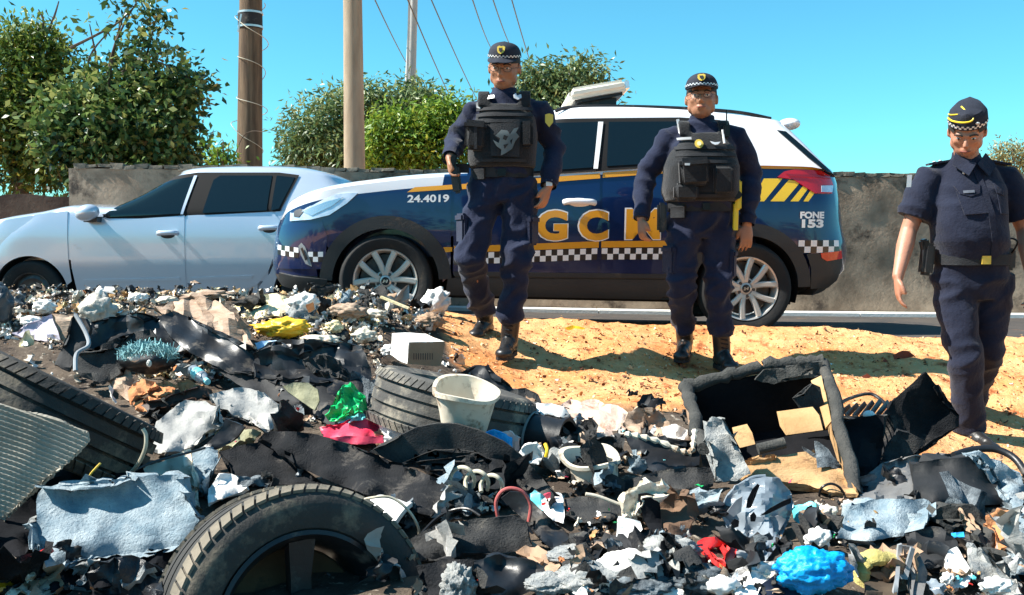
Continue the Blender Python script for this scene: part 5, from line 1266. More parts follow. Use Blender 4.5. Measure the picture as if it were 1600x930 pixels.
tyregrey = M('dusty_tyre_rubber', (.05, .048, .045), (.11, .105, .095), 5, .85, bump=.5, bsc=45, dirt=((.26, .23, .18), .52, 7))
tyretan = M('tan_dusted_tread', (.10, .09, .07), (.24, .20, .15), 5, .9, bump=.5, bsc=45)
# --- tyres
c = at(78, 650, 2.78); tyre('old_tyre', 'dark worn tyre lying tilted edge on under the ribbed mat at left', c, (.42, .335, .845), .315, .20, mat=tyreold, seed=1)
c = at(706, 640, 3.50); tyre('old_tyre', 'dusty grey tyre lying flat behind the cream bucket in the middle', c, (.24, .10, .96), .305, .20, mat=tyregrey, seed=2)
c = at(462, 972, 2.18); ro, Mq = tyre('wheel_with_tyre', 'large dirty tyre with black spoked rim standing at the bottom edge', c, (.52, -.82, .24), .312, .205, rimr=.205, mat=tyreold, seed=3, bmat=tyretan)
ro['category'] = 'wheel'
rb = MB(); rb.lathe([(.203, .085), (.210, .098), (.200, .10), (.192, .085), (.178, .05), (.172, -.06), (.19, -.09)], 64, Mq); rim = rb.build('rim', plastblk, ro, world=True)
for k in range(5):
    a_ = 2*math.pi*k/5+1.53
    MB().add(*[([Mq @ Vector((math.cos(a_)*r_-math.sin(a_)*w_, math.sin(a_)*r_+math.cos(a_)*w_, z_)) for r_, w_, z_ in ((.03, -.026, .05), (.03, .026, .05), (.10, .024, .055), (.185, .032, .078), (.19, -.032, .078), (.10, -.024, .055), (.03, -.026, .01), (.03, .026, .01), (.10, .024, .02), (.185, .032, .045), (.19, -.032, .045), (.10, -.024, .02))]), [(0, 1, 2, 5), (5, 2, 3, 4), (0, 6, 7, 1), (1, 7, 8, 2), (2, 8, 9, 3), (3, 9, 10, 4), (4, 10, 11, 5), (5, 11, 6, 0)]]).build('spoke', plastblk, rim, 30, world=True)
hb = MB(); hb.lathe([(.001, .065), (.04, .062), (.055, .045), (.055, .0)], 24, Mq); hb.build('hub', plastblk, rim, world=True)
bd = MB(); bd.lathe([(.001, -.03), (.165, -.03), (.17, -.035)], 32, Mq); bd.build('rusty_disc', M('rusty_brown', (.10, .045, .02), (.17, .08, .035), 8, .85, dirt=((.03, .02, .015), .58, 8)), rim, world=True)
# --- big readable pieces (outlines are places in the photograph, each with its own distance)
ribm = M('ribbed_grey_mat', (.26, .235, .19), (.38, .34, .28), 5, .9, bump=.3, dirt=((.10, .09, .08), .62, 6))
def ribf(u, v): return .0035*math.sin((v-.33*u-.0004*u*u)*2*math.pi/8.2)
sheet('ribbed_mat', 'grey ribbed rubber mat hanging over the tilted tyre at left edge', 'mat', [(-40, 622), (0, 630), (70, 652), (136, 673), (139, 690), (105, 722), (60, 760), (0, 818), (-40, 840)], ribm, .008, .0, 2.42, bump=.006, fr=3, rag=0, cell=2.7, fold=ribf, smooth=60)
FB = [('felt_slab', 'large pale blue grey felt slab with torn dark corner beside front tyre', 'felt slab', [(58, 778), (66, 762), (120, 764), (180, 756), (216, 745), (270, 741), (287, 746), (296, 775), (312, 815), (285, 850), (225, 862), (140, 872), (100, 880), (72, 905), (62, 900), (66, 860), (58, 815)], felt_b, .035, .25, None, .010),
 ('felt_slab', 'blue grey felt block with dark underside in the right foreground', 'felt slab', [(1306, 842), (1328, 792), (1366, 780), (1443, 780), (1455, 788), (1424, 812), (1410, 838), (1360, 846)], felt_b, .06, .35, None, .010),
 ('felt_strip', 'upright ragged pale felt strip leaning against the broken box', 'felt strip', [(1105, 660), (1112, 650), (1130, 654), (1143, 688), (1160, 712), (1172, 742), (1150, 752), (1122, 752), (1115, 715), (1103, 690)], felt_w, .03, .1, 2.74, .015),
 ('foam_piece', 'pale blue foam offcut standing above the grey tyre rim', 'foam', [(300, 706), (316, 698), (341, 702), (342, 722), (328, 742), (320, 772), (306, 768), (303, 735)], felt_b, .04, .3, None, .02),
 ('felt_piece', 'pale grey felt tatters at the lower right edge', 'felt piece', [(1512, 850), (1535, 862), (1560, 888), (1590, 915), (1600, 940), (1545, 940), (1520, 900)], felt_w, .03, .5, None, .02),
 ('felt_piece', 'blue grey felt square at the far right edge', 'felt piece', [(1578, 832), (1610, 825), (1640, 850), (1640, 900), (1590, 897), (1574, 870)], felt_b, .04, .5, None, .02)]
for n_, l_, c_, p_, m_, th_, t_, d_, b_ in FB: sheet(n_, l_, c_, p_, m_, th_, t_, d_, bump=b_, fr=9, rag=1.6, cell=7)
sheet('rubber_liner', 'curved black rubber moulding arm behind the left tyre', 'moulding', [(118, 497), (134, 500), (142, 515), (128, 545), (108, 582), (86, 572), (96, 545), (110, 520)], rubber, .02, .15, 3.9, bump=.02)
sheet('boot_liner', 'wide black car boot liner with ragged wavy top edge', 'liner', [(138, 505), (150, 515), (172, 500), (198, 492), (212, 500), (226, 504), (240, 492), (262, 490), (296, 500), (335, 525), (300, 545), (265, 545), (235, 530), (180, 545), (132, 560), (128, 540)], plastblk, .012, .25, 4.1, bump=.05, fr=6)
sheet('rubber_plate', 'dull grey rubber plate in front of the black liner', 'rubber plate', [(118, 556), (150, 552), (184, 545), (210, 522), (235, 516), (244, 526), (225, 540), (190, 552), (182, 566), (188, 582), (160, 600), (128, 590), (112, 575)], mathgry, .015, .25, 3.75, bump=.02)
sheet('rubber_flap', 'long black rubber flap sloping down right across the heap', 'flap', [(248, 497), (272, 489), (292, 492), (340, 522), (400, 556), (450, 572), (470, 585), (415, 600), (372, 590), (345, 578), (300, 555), (268, 530)], plastblk, .015, .3, 3.85, bump=.025, fr=5)
sheet('black_sheet', 'black crumpled plastic sheet left of the green bag', 'sheet', [(395, 552), (424, 545), (432, 534), (428, 552), (470, 556), (500, 548), (528, 538), (548, 536), (566, 545), (578, 575), (582, 600), (560, 622), (520, 626), (492, 606), (440, 600), (400, 588)], plastblk, .012, .3, 3.75, bump=.05, fr=8)
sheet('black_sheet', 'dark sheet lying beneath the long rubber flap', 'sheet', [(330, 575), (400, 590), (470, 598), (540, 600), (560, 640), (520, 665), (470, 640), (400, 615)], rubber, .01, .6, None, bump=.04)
sheet('twisted_rag', 'crumpled dark grey rag on the black sheet', 'rag', [(474, 568), (500, 558), (525, 562), (544, 580), (540, 594), (515, 590), (490, 588)], mathgry, .02, .2, 3.60, bump=.05, fr=16, cell=5)
sheet('khaki_plate', 'khaki rounded plastic plate with dark rim below black sheet', 'plate', [(442, 604), (458, 598), (480, 598), (496, 608), (499, 626), (492, 642), (474, 630), (452, 614)], olivep, .012, .2, 3.5, bump=.01, rag=0)
sheet('brown_sack', 'brown dusty sacking bundle behind the rubber flap', 'sack', [(244, 482), (268, 470), (300, 466), (338, 472), (362, 488), (378, 512), (398, 545), (360, 540), (320, 515), (282, 492), (255, 492)], brownsack, .03, .3, 4.3, bump=.05, fr=9)
sheet('grey_cloth', 'thin lilac grey cloth spread left of the tied bag', 'cloth', [(18, 520), (52, 504), (80, 490), (92, 500), (96, 528), (78, 532), (40, 530)], lilac, .008, .3, None, bump=.04, fr=10)
sheet('grey_cloth', 'brown grey bent cover beside the lilac cloth', 'cover', [(82, 490), (110, 492), (124, 504), (112, 528), (98, 536), (92, 512)], brownsack, .012, .1, 4.2, bump=.03)
lump('tied_bag', 'small silvery plastic bag tied in a knot near the silver car', 'bag', 152, 486, 26, 24, M('silvery_film', (.42, .38, .32), (.60, .56, .50), 8, .35, bump=.8, bsc=30), .7, .25, .35, 2.5)
lump('bag_knot', 'pale knotted neck of a plastic bag standing up by the car sill', 'bag', 157, 460, 8, 11, paperw, .7, .3, .35, 2.5, sub=3)
lump('dark_bag', 'dark grey refuse bag at the far left edge', 'bag', -6, 478, 26, 34, M('dark_grey_film', (.03, .04, .05), (.06, .07, .08), 8, .3, bump=.6, bsc=30), .8, .1, .25, 2)
# headlamp unit with turquoise fibre
lamp_ = lump('broken_headlamp', 'broken dark headlamp with turquoise fibres on its top edge', 'headlamp', 232, 562, 44, 22, plastblk, .8, .35, .12, 1.5)
for px, py, rx, ry in ((210, 558, 9, 8), (233, 568, 4, 6)): lump('bulb', None, None, px, py, rx, ry, whitep, .6, .62, .08, 2, sub=3, parent=lamp_)
bm = bmesh.new()
for k in range(900):
    a_ = random.random(); px = 190+a_*82+random.gauss(0, 3); py = 553-10*math.sin(a_*3.1)+random.gauss(0, 4)
    p = at(px, py, 3.62+random.gauss(0, .03)); dv = Vector((random.gauss(0, 1), random.gauss(0, 1), random.gauss(0, 1))).normalized()*.018; sd = dv.cross(Vector((.3, 1, .2))).normalized()*.0016
    bm.faces.new([bm.verts.new(p+v) for v in (-dv-sd, -dv+sd, dv+sd, dv-sd)])
o = bm_obj('fibre_tuft', bm, M('turquoise_fibre', (.22, .42, .44), rough=.9, bump=0), lamp_, 0, world=True); o['kind'] = 'stuff'
# garments and cloths
sheet('grey_jacket', 'light grey crumpled jacket behind the tilted tyre', 'jacket', [(236, 690), (244, 658), (268, 640), (292, 626), (318, 630), (345, 640), (332, 662), (352, 668), (320, 678), (300, 700), (262, 712), (238, 705)], graycl, .02, .35, None, lift=.1, bump=.03, fr=8, cell=6)
sheet('grey_jacket', 'pale grey jacket sleeve with seam right of the other jacket', 'jacket', [(330, 622), (352, 612), (382, 606), (410, 612), (432, 632), (437, 658), (420, 672), (396, 655), (366, 648), (342, 640)], graycl, .02, .3, None, lift=.1, bump=.03, fr=8, cell=6)
sheet('black_rag', 'black pointed rag lying across the grey jacket', 'rag', [(352, 655), (345, 670), (325, 690), (300, 705), (318, 708), (345, 700), (372, 682), (384, 668), (366, 660)], plastblk, .012, .2, 3.0, bump=.02)
for pl, lb_ in (([(200, 610), (222, 597), (240, 596), (248, 604), (232, 614), (214, 622), (204, 632)], 'terracotta rag scrap just above the tilted tyre'), ([(236, 600), (258, 594), (276, 602), (272, 616), (250, 622), (232, 616)], 'orange brown cloth scrap right of the terracotta rag'), ([(208, 632), (232, 620), (256, 622), (262, 632), (238, 646), (215, 642)], 'folded rust coloured rag under the terracotta scraps'), ([(276, 602), (300, 596), (318, 602), (300, 612), (282, 614)], 'small orange cloth tongue by the clear bottle')):
    sheet('cloth_scrap', lb_, 'rag', pl, terra, .012, .3, None, bump=.03, fr=14, cell=5)
sheet('wood_strip', 'dark brown curved strip lying across the orange rags', 'strip', [(222, 634), (255, 626), (290, 612), (310, 604), (332, 610), (330, 620), (300, 622), (262, 636), (230, 644)], M('dark_brown_wood', (.04, .018, .010), (.08, .035, .02), 6, .6), .02, .2, 3.5, bump=.01)
sheet('cloth_scrap', 'mauve brown crumpled cloth under the broken headlamp', 'rag', [(166, 592), (180, 574), (205, 580), (212, 598), (200, 625), (180, 612)], brownsack, .02, .3, None, bump=.04, fr=12, cell=5)
sheet('olive_cap', 'olive cloth cuff above the dark carpet mat', 'cloth', [(333, 686), (345, 672), (372, 668), (408, 676), (398, 690), (360, 696), (345, 706)], olivep, .02, .3, None, bump=.03, fr=10, cell=5)
sheet('white_rag', 'white cloth patch left of the grey tyre top', 'cloth', [(326, 764), (346, 744), (362, 740), (384, 752), (386, 764), (350, 782), (328, 790)], paperw, .012, .35, None, bump=.03, fr=9, cell=6)
sheet('beige_rag', 'beige cloth stretched behind the blue grey felt slab', 'cloth', [(205, 735), (236, 722), (268, 712), (300, 704), (304, 760), (312, 800), (296, 770), (286, 744), (240, 742), (206, 748)], creamp, .010, .35, None, bump=.035, fr=9, cell=6)
# --- floor mats
sheet('floor_mat', 'long dark carpet mat with rounded ends, upper of the crossing pair', 'mat', [(404, 686), (412, 676), (425, 672), (486, 677), (545, 694), (605, 718), (650, 735), (689, 753), (697, 762), (690, 785), (674, 806), (657, 803), (573, 775), (520, 755), (463, 729), (457, 708)], matblk, .012, .4, None, lift=.15, bump=.012, fr=5, rag=.3, cell=8)
sheet('floor_mat', 'dark carpet mat with narrow tail lying below the upper mat', 'mat', [(340, 704), (372, 696), (407, 690), (440, 706), (463, 730), (500, 752), (530, 776), (500, 772), (463, 758), (415, 752), (384, 760), (362, 746), (358, 722)], matblk, .012, .4, None, lift=.10, bump=.012, fr=5, rag=.3, cell=8)
sheet('arched_mat', 'large dark arched rubber sheet rising over the coiled hose', 'mat', [(578, 706), (602, 694), (628, 680), (652, 668), (684, 662), (712, 662), (748, 674), (785, 690), (815, 712), (845, 745), (868, 772), (852, 776), (820, 755), (785, 728), (748, 708), (715, 700), (680, 702), (650, 714), (622, 726)], mathgry, .014, .0, 2.95, bump=.012, fr=4, rag=.5, cell=7)
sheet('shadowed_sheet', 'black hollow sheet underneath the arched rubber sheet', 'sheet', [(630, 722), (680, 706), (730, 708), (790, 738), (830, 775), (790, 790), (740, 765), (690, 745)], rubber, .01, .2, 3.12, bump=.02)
sheet('white_sheet', 'bright white plastic sheeting behind the arched dark mat', 'sheet', [(592, 664), (620, 650), (668, 648), (720, 662), (762, 668), (770, 690), (740, 684), (700, 664), (655, 670), (625, 684), (600, 694)], whitep, .006, .25, 3.25, bump=.03, fr=8)
sheet('pink_plastic', 'crumpled pink plastic panel left of the white sheeting', 'panel', [(500, 668), (522, 664), (560, 656), (590, 662), (602, 672), (598, 690), (560, 692), (530, 690), (506, 684)], pinkp, .008, .3, None, lift=.12, bump=.02, fr=11, cell=6)
sheet('pink_plastic', 'thin pink plastic strip in front of the pink panel', 'panel', [(512, 684), (550, 680), (598, 682), (600, 692), (560, 694), (524, 692)], pinkp, .008, .2, 3.1, bump=.012, cell=6)
gb_ = sheet('green_bag', 'bright green plastic bag with pale see-through bottom', 'bag', [(508, 648), (516, 636), (534, 624), (542, 604), (548, 598), (556, 604), (568, 616), (573, 634), (568, 650), (556, 640), (545, 646), (528, 652), (516, 656)], greenp, .006, .1, 3.35, bump=.06, fr=14, cell=4.5)
sheet('bag_bottom', None, None, [(525, 652), (550, 640), (570, 645), (572, 655), (545, 662), (528, 660)], cyanp, .005, .2, 3.33, bump=.03, fr=14, cell=5, parent=gb_)
# buckets and drums
def bucket(name, label, px, py, d, axis, r0, r1, h, mat, closed=True, wall=.004, rimw=.008, cat='bucket', crush=.0, inner=None):
    c = at(px, py, d); ax = Vector(axis).normalized(); Mq = Matrix.Translation(c) @ ax.to_track_quat('Z', 'Y').to_matrix().to_4x4()
    prof = [(.001, 0), (r0, 0), (r0*.5+r1*.5, h*.5), (r1*.97, h*.90), (r1*.98, h*.905), (r1+rimw, h*.91), (r1+rimw, h), (r1-wall, h), (r1-wall-.002, h*.88), (r0-wall, wall), (.001, wall)]
    if not closed: prof = prof[1:-1]
    mb = MB(); mb.lathe(prof, 40, Mq)
    mb.V = [v+(v-c)*noise.noise((v-c)*5+Vector((px, 0, 0)))*crush for v in mb.V]
    o = mb.build(name, mat, smooth=35); tag(o, label, cat); return o, Mq
bucket('plastic_bucket', 'cream plastic bucket standing tilted in front of the flat grey tyre', 722, 676, 3.1, (.10, -.18, .97), .070, .108, .155, creamp, crush=.25)
bucket('plastic_bucket', 'brown stained cream bucket lying askew below the black drum', 931, 764, 2.95, (-.10, -.22, .95), .072, .100, .135, creamp, crush=.5)
o, Mq = bucket('black_drum', 'short glossy black drum lying on its side with open end', 822, 678, 3.42, (.86, -.42, -.10), .082, .085, .165, plastblk, crush=.1, cat='drum')
MB().lathe([(.0855, .02), (.0865, .024), (.0855, .03)], 40, Mq).build('drum_band', M('pale_band', (.3, .3, .28), rough=.5), o, world=True)
bucket('plastic_bucket', 'white bucket on its side ringed by a grey cord near front tyre', 590, 800, 2.62, (.75, -.60, -.25), .052, .062, .10, whitep, crush=.6)
MB().tube(spline([at(552, 786, 2.5), at(580, 778, 2.42), at(612, 778, 2.42), (at(640, 800, 2.42)), at(655, 830, 2.45), at(648, 850, 2.5)], 6), .0035, 8).build('tmp', wirecol).name = 'cord'
tag(bpy.data.objects['cord'], 'grey cord looping over the white bucket', 'cord')
# box, bags, scattered brights
bx = empty('cardboard_box', at(652, 570, 4.35), 'white cardboard box with shaded brown front end and barcode', 'box')
def quadbox(root, parts, corners):
    """corners: 8 world points: front bottom-left,bottom-right,top-right,top-left then back the same"""
    Fq = dict(front=(0, 1, 2, 3), back=(5, 4, 7, 6), left=(4, 0, 3, 7), right=(1, 5, 6, 2), top=(3, 2, 6, 7), bottom=(4, 5, 1, 0))
    cen = sum(corners, Vector())/8
    for nm, mt in parts.items():
        V = [corners[i] for i in Fq[nm]]; bm = bmesh.new(); bm.faces.new([bm.verts.new(v) for v in V]); bmesh.ops.subdivide_edges(bm, edges=bm.edges, cuts=5, use_grid_fill=True)
        for v in bm.verts: v.co += Vector((1, 1, 1))*noise.noise(v.co*9)*.006
        bm.normal_update()
        if (bm.faces[:][0].normal).dot(bm.faces[:][0].calc_center_median()-cen) < 0: bmesh.ops.reverse_faces(bm, faces=bm.faces)
        thicken(bm, .003); bm_obj(nm+'_panel', bm, mt, root, 30, world=True)
A = [at(636, 569, 4.32), at(690, 571, 4.40), at(695, 534, 4.40), at(640, 534, 4.30)]; off = Vector((-.10, .17, .02)); Bk = [a_+off for a_ in A]
quadbox(bx, dict(front=cardd, left=paperw, right=cardb, top=paperw), A+Bk)
bc = MB()
for i in range(9):
    x_ = 646+i*3.6; bc.add([at(x_, 552, 4.303+.0004*x_*0), at(x_+1.4, 552, 4.303), at(x_+1.4, 562, 4.306), at(x_, 562, 4.306)], [(3, 2, 1, 0)])
bc.build('barcode_print', M('dark_print', (.08, .05, .04), rough=.8, bump=0), bx, world=True)
lump('white_bag', 'crumpled white plastic bag right of the front wheel', 'bag', 678, 474, 27, 19, paperw, .8, .15, .40, 2.2, rot=-30)
lump('white_bag', 'white bag with orange print near the yellow sheet', 'bag', 474, 474, 24, 16, whitep, .8, .15, .35, 2.2)
sheet('card_scrap', 'orange card scrap resting on the white bag', 'card', [(478, 476), (488, 472), (492, 484), (482, 490)], terra, .004, 0, 4.75, bump=.005, cell=5)
sheet('yellow_sheet', 'pale yellow sheet spread behind the bright yellow bag', 'sheet', [(366, 478), (395, 466), (425, 460), (448, 466), (462, 482), (440, 496), (410, 498), (380, 496)], paleyel, .008, .35, None, bump=.04, fr=8, cell=6)
lump('yellow_bag', 'bright yellow crumpled plastic bag on the heap', 'bag', 444, 512, 40, 14, yellowp, .9, .12, .45, 2.2)
sheet('blue_sheet', 'pale blue film scrap below the yellow bag', 'film', [(398, 536), (420, 532), (448, 536), (452, 546), (430, 552), (404, 548)], M('pale_blue_film', (.35, .52, .72), (.5, .65, .8), 9, .4), .005, .35, None, bump=.02, cell=6)
# bottle
c0 = at(300, 578, 3.7); c1 = at(326, 598, 3.6); dv = (c1-c0).normalized()
Mb = Matrix.Translation(c0) @ dv.to_track_quat('Z', 'Y').to_matrix().to_4x4()
bo = MB(); bo.lathe([(.001, 0), (.020, .002), (.024, .01), (.023, .05), (.024, .09), (.012, .115), (.010, .125), (.001, .125)], 20, Mb); bo = bo.build('plastic_bottle', clearp); tag(bo, 'clear plastic bottle with light blue label beside the orange rags', 'bottle')
MB().lathe([(.0245, .035), (.0245, .075)], 20, Mb).build('bottle_label', cyanp, bo, world=True); MB().lathe([(.001, .136), (.012, .136), (.012, .118)], 14, Mb).build('bottle_cap', cyanp, bo, world=True)
# --- right: the broken box (chest) with its boards
boardm = M('raw_board', (.38, .21, .09), (.50, .31, .15), 7, .9, bump=.7, bsc=50, streak=(1, 1, 3), dirt=((.16, .07, .03), .55, 9))
bxr = empty('broken_cabinet', at(1225, 765, 3.1), 'broken open wooden box lined with black cloth and pale boards', 'box')
TL, TR_, BR, BL = at(1072, 606, 3.46), at(1287, 566, 3.44), at(1338, 772, 2.80), at(1118, 768, 2.76)
nrm = (TR_-TL).cross(BL-TL).normalized()
if nrm.y < 0: nrm = -nrm
dep = nrm*.24
def plank(nm, a_, b_, c_, d_, mat, th=.012, bump=.008, fr=8, n=6):
    bm = bmesh.new(); bm.faces.new([bm.verts.new(v) for v in (a_, b_, c_, d_)]); bmesh.ops.subdivide_edges(bm, edges=bm.edges, cuts=n, use_grid_fill=True); bm.normal_update()
    for v in bm.verts: v.co += Vector((.3, -.8, .5))*noise.noise(v.co*fr)*bump*2
    bmesh.ops.recalc_face_normals(bm, faces=bm.faces); thicken(bm, th); return bm_obj(nm, bm, mat, bxr, 30, world=True)
blackin = M('black_lining', (.006, .007, .009), (.012, .012, .014), 8, .95, bump=.5, spec=.1)
plank('back_panel', TL+dep, TR_+dep, BR.lerp(TR_, .42)+dep, BL.lerp(TL, .42)+dep, blackin)
plank('top_panel', TL, TR_, TR_+dep, TL+dep, blackin); plank('side_panel', TL, TL+dep, TL.lerp(BL, .45)+dep, TL.lerp(BL, .45), cardd); plank('side_panel', TR_, TR_+dep, BR+dep*.5, BR, cardb)
f0 = BL.lerp(TL, .47)+dep*.93; f1 = BR.lerp(TR_, .47)+dep*.93
sheet('floor_board', None, None, [(1150, 704), (1184, 706), (1226, 695), (1228, 684), (1288, 672), (1308, 690), (1328, 706), (1328, 742), (1340, 774), (1300, 770), (1262, 758), (1225, 752), (1190, 738), (1165, 740)], boardm, .014, 0, 2.86, bump=.010, fr=8, rag=1.6, cell=6, parent=bxr, fold=lambda u, v: -(770-v)*.0016)
rimc = M('dusty_black_cloth', (.035, .036, .034), (.075, .072, .065), 10, .95, bump=1, bsc=90, dirt=((.18, .15, .11), .62, 10))
for a_, b_, w_ in ((TL, TL.lerp(TR_, .55)+Vector((0, 0, .03)), .024), (TL.lerp(TR_, .55)+Vector((0, 0, .03)), TR_, .024), (TR_, BR, .022), (TL, BL.lerp(TL, .35), .022)):
    n = 14; pts = [a_.lerp(b_, i/n)+Vector((noise.noise(a_*3+Vector((i*.9, 0, 0))), 0, noise.noise(a_*5+Vector((0, i*.9, 0)))))*.016 for i in range(n+1)]
    MB().tube(pts, [w_*(1+.35*noise.noise(Vector((i*.8, a_.x*9, 0)))) for i in range(n+1)], 10).build('torn_edging', rimc, bxr, 60, world=True)
sheet('cloth_flap', None, None, [(1180, 590), (1193, 577), (1240, 570), (1286, 564), (1282, 590), (1268, 575), (1250, 588), (1220, 594), (1210, 600)], rimc, .008, 0, 3.38, bump=.03, fr=9, cell=6, parent=bxr)
plank('pale_strip', at(1078, 640, 3.32), at(1086, 633, 3.32), at(1098, 680, 3.16), at(1088, 688, 3.16), cardb, .01, .004, 5, 2)
plank('pale_strip', at(1268, 598, 3.34), at(1284, 590, 3.34), at(1298, 662, 3.16), at(1290, 672, 3.14), cardb, .01, .004, 5, 2)
sheet('grey_flap', None, None, [(1238, 622), (1256, 615), (1268, 600), (1280, 605), (1290, 640), (1292, 664), (1272, 672), (1262, 650)], mathgry, .006, 0, 3.22, bump=.01, cell=7, parent=bxr)
for (x0, y0, x1, y1, h_, dd_) in ((1228, 680, 1286, 672, 20, 3.0), (1156, 700, 1180, 694, 14, 3.0)):
    a_, b_ = at(x0, y0, dd_), at(x1, y1, dd_+.02); up = Vector((0, .04, .0))+Vector((0, 0, h_*dd_/F)); bk_ = Vector((0, .07, .015))
    cs = [a_, b_, b_+up, a_+up]; cs = cs+[c_+bk_ for c_ in cs]
    MB().add(cs, [(0, 1, 2, 3), (5, 4, 7, 6), (4, 0, 3, 7), (1, 5, 6, 2), (3, 2, 6, 7), (4, 5, 1, 0)]).build('wood_block', cardb, bxr, world=True)
MB().tube([at(1184, 702, 2.98), at(1205, 697, 2.98), at(1226, 692, 2.98)], .018, 10).build('grey_roll', rimc, bxr, world=True)
# rubber flap in front of the right officer, crate, leather, cushion
sheet('mudguard', 'large torn black mudguard curling up before the right officer', 'mudguard', [(1372, 742), (1364, 700), (1372, 668), (1392, 630), (1418, 606), (1443, 586), (1462, 602), (1453, 610), (1474, 630), (1496, 652), (1497, 670), (1472, 682), (1446, 690), (1424, 712), (1400, 735)], matblk, .012, .0, 3.62, bump=.05, fr=5, rag=.8, cell=7)
sheet('mudguard_lining', 'black curled rubber roll with ribbed edge below the mudguard', 'rubber roll', [(1376, 720), (1392, 690), (1404, 672), (1420, 676), (1448, 690), (1432, 706), (1408, 724), (1386, 738)], mathgry, .014, .0, 3.45, bump=.02, rag=.6, cell=6)
sheet('black_sheet', 'black sheet standing between broken box and mudguard', 'sheet', [(1318, 660), (1350, 652), (1380, 650), (1378, 700), (1368, 740), (1352, 770), (1338, 740)], blackin, .01, .0, 3.45, bump=.03)
bk_ = empty('slatted_basket', at(1350, 655, 3.6), 'black slatted basket holding a white ball beside the broken box', 'basket')
for k in range(7):
    x_ = 1316+k*12; MB().beam(at(x_-6, 652-abs(k-3)*1, 3.55), at(x_+12, 626+abs(k-4)*2.2, 3.7), .018, .006, up=(0, -1, .2)).build('slat', plastblk, bk_, world=True)
MB().tube(spline([at(1310, 650, 3.55), at(1312, 632, 3.62), at(1335, 620, 3.72), at(1362, 616, 3.75), at(1384, 632, 3.68), at(1388, 646, 3.6), at(1350, 657, 3.5), at(1310, 650, 3.55)], 6), .007, 8).build('basket_rim', plastblk, bk_, world=True)
sheet('basket_side', None, None, [(1312, 652), (1350, 658), (1388, 648), (1380, 690), (1350, 702), (1322, 690)], rimc, .008, 0, 3.52, bump=.01, parent=bk_)
o = MB(); o.ellip(at(1358, 649, 3.47), (.022, .020, .018)); tag(o.build('white_ball', whitep), 'small white ball lying in the slatted basket', 'ball')
sheet('leather_cover', 'smooth grey leatherette seat cover in the right foreground', 'seat cover', [(1341, 770), (1350, 746), (1376, 726), (1402, 722), (1432, 716), (1468, 708), (1500, 706), (1470, 716), (1432, 724), (1427, 779), (1400, 786), (1364, 784), (1345, 782)], leather, .02, .2, 3.05, bump=.045, fr=6, rag=.3, cell=7)
sheet('seat_cushion', 'big square black seat cushion with dusty top edge', 'cushion', [(1426, 726), (1466, 718), (1529, 714), (1552, 745), (1572, 788), (1520, 792), (1462, 786), (1428, 778)], rubber, .06, .0, 2.86, bump=.010, fr=4, cell=9, rag=.5)
sheet('felt_cover', 'blue grey felt draped over right corner of the black cushion', 'felt', [(1503, 712), (1529, 709), (1562, 720), (1594, 742), (1604, 770), (1600, 800), (1582, 804), (1572, 786), (1556, 752), (1540, 730), (1522, 716)], felt_b, .02, .0, 2.88, bump=.025, fr=9, cell=6)
MB().tube(spline([at(1490, 712, 3.05), at(1520, 703, 3.08), at(1555, 702, 3.08), at(1585, 716, 3.04), at(1604, 742, 2.98)], 6), .012, 10).build('tmp', plastblk).name = 'rubber_hoop'
tag(bpy.data.objects['rubber_hoop'], 'black rubber hoop arching behind the felt covered cushion', 'hoop')
sheet('mossy_strip', 'thick dark mossy strip arching over the grey plastic pieces', 'strip', [(1452, 812), (1462, 796), (1490, 785), (1520, 788), (1544, 806), (1562, 840), (1574, 876), (1560, 884), (1544, 860), (1520, 830), (1500, 812), (1474, 812)], rimc, .03, .0, 2.45, bump=.02, fr=10, cell=6)
sheet('orange_rag', 'orange brown rag hanging beside the mossy strip', 'rag', [(1540, 806), (1556, 798), (1582, 804), (1578, 820), (1570, 846), (1560, 862), (1552, 840), (1542, 822)], terra, .012, .0, 2.42, bump=.03, fr=14, cell=5)
sheet('plastic_sheet', 'charcoal panel with small blue label under the mossy strip', 'panel', [(1425, 822), (1440, 812), (1476, 808), (1512, 812), (1520, 832), (1516, 850), (1470, 832), (1440, 830)], plastblk, .012, .0, 2.5, bump=.008, rag=0)
sheet('small_label', 'light blue paper label on the charcoal panel', 'label', [(1486, 833), (1506, 831), (1507, 839), (1488, 840)], M('sky_blue_label', (.03, .35, .75), rough=.5, bump=0), .002, 0, 2.44, bump=0, rag=0)
sheet('bent_sheet', 'black bent sheet folded like a tent in the right foreground', 'panel', [(1414, 836), (1440, 826), (1462, 824), (1488, 840), (1508, 866), (1514, 898), (1492, 888), (1468, 880), (1450, 890), (1428, 862)], rubber, .01, .0, 2.38, bump=.02)
sheet('white_shell', 'white curved plastic shell at lower right', 'plastic shell', [(1474, 884), (1480, 862), (1490, 858), (1508, 880), (1518, 900), (1512, 916), (1494, 922), (1478, 908)], whitep, .006, .0, 2.3, bump=.02, fr=7, rag=.3)
cr = empty('grey_crate', at(1420, 925, 2.2), 'dull grey crate fragment with open slot near the blue bag', 'crate')
for pl, m_, dd_ in (([(1395, 935), (1404, 852), (1410, 850), (1402, 935)], plastgry, 2.2), ([(1404, 852), (1432, 856), (1450, 895), (1440, 940), (1425, 940), (1430, 900), (1420, 866), (1408, 864)], leather, 2.22), ([(1400, 904), (1418, 906), (1430, 858), (1424, 856), (1412, 898), (1401, 898)], plastgry, 2.16), ([(1403, 856), (1424, 858), (1412, 898), (1400, 900)], leather, 2.26)):
    sheet('crate_wall', None, None, pl, m_, .008, 0, dd_, bump=.003, rag=0, parent=cr)
lump('blue_bag', 'bright blue crumpled plastic bag in the right foreground', 'bag', 1272, 892, 58, 34, bluep, .75, .06, .24, 2.6, sub=5)
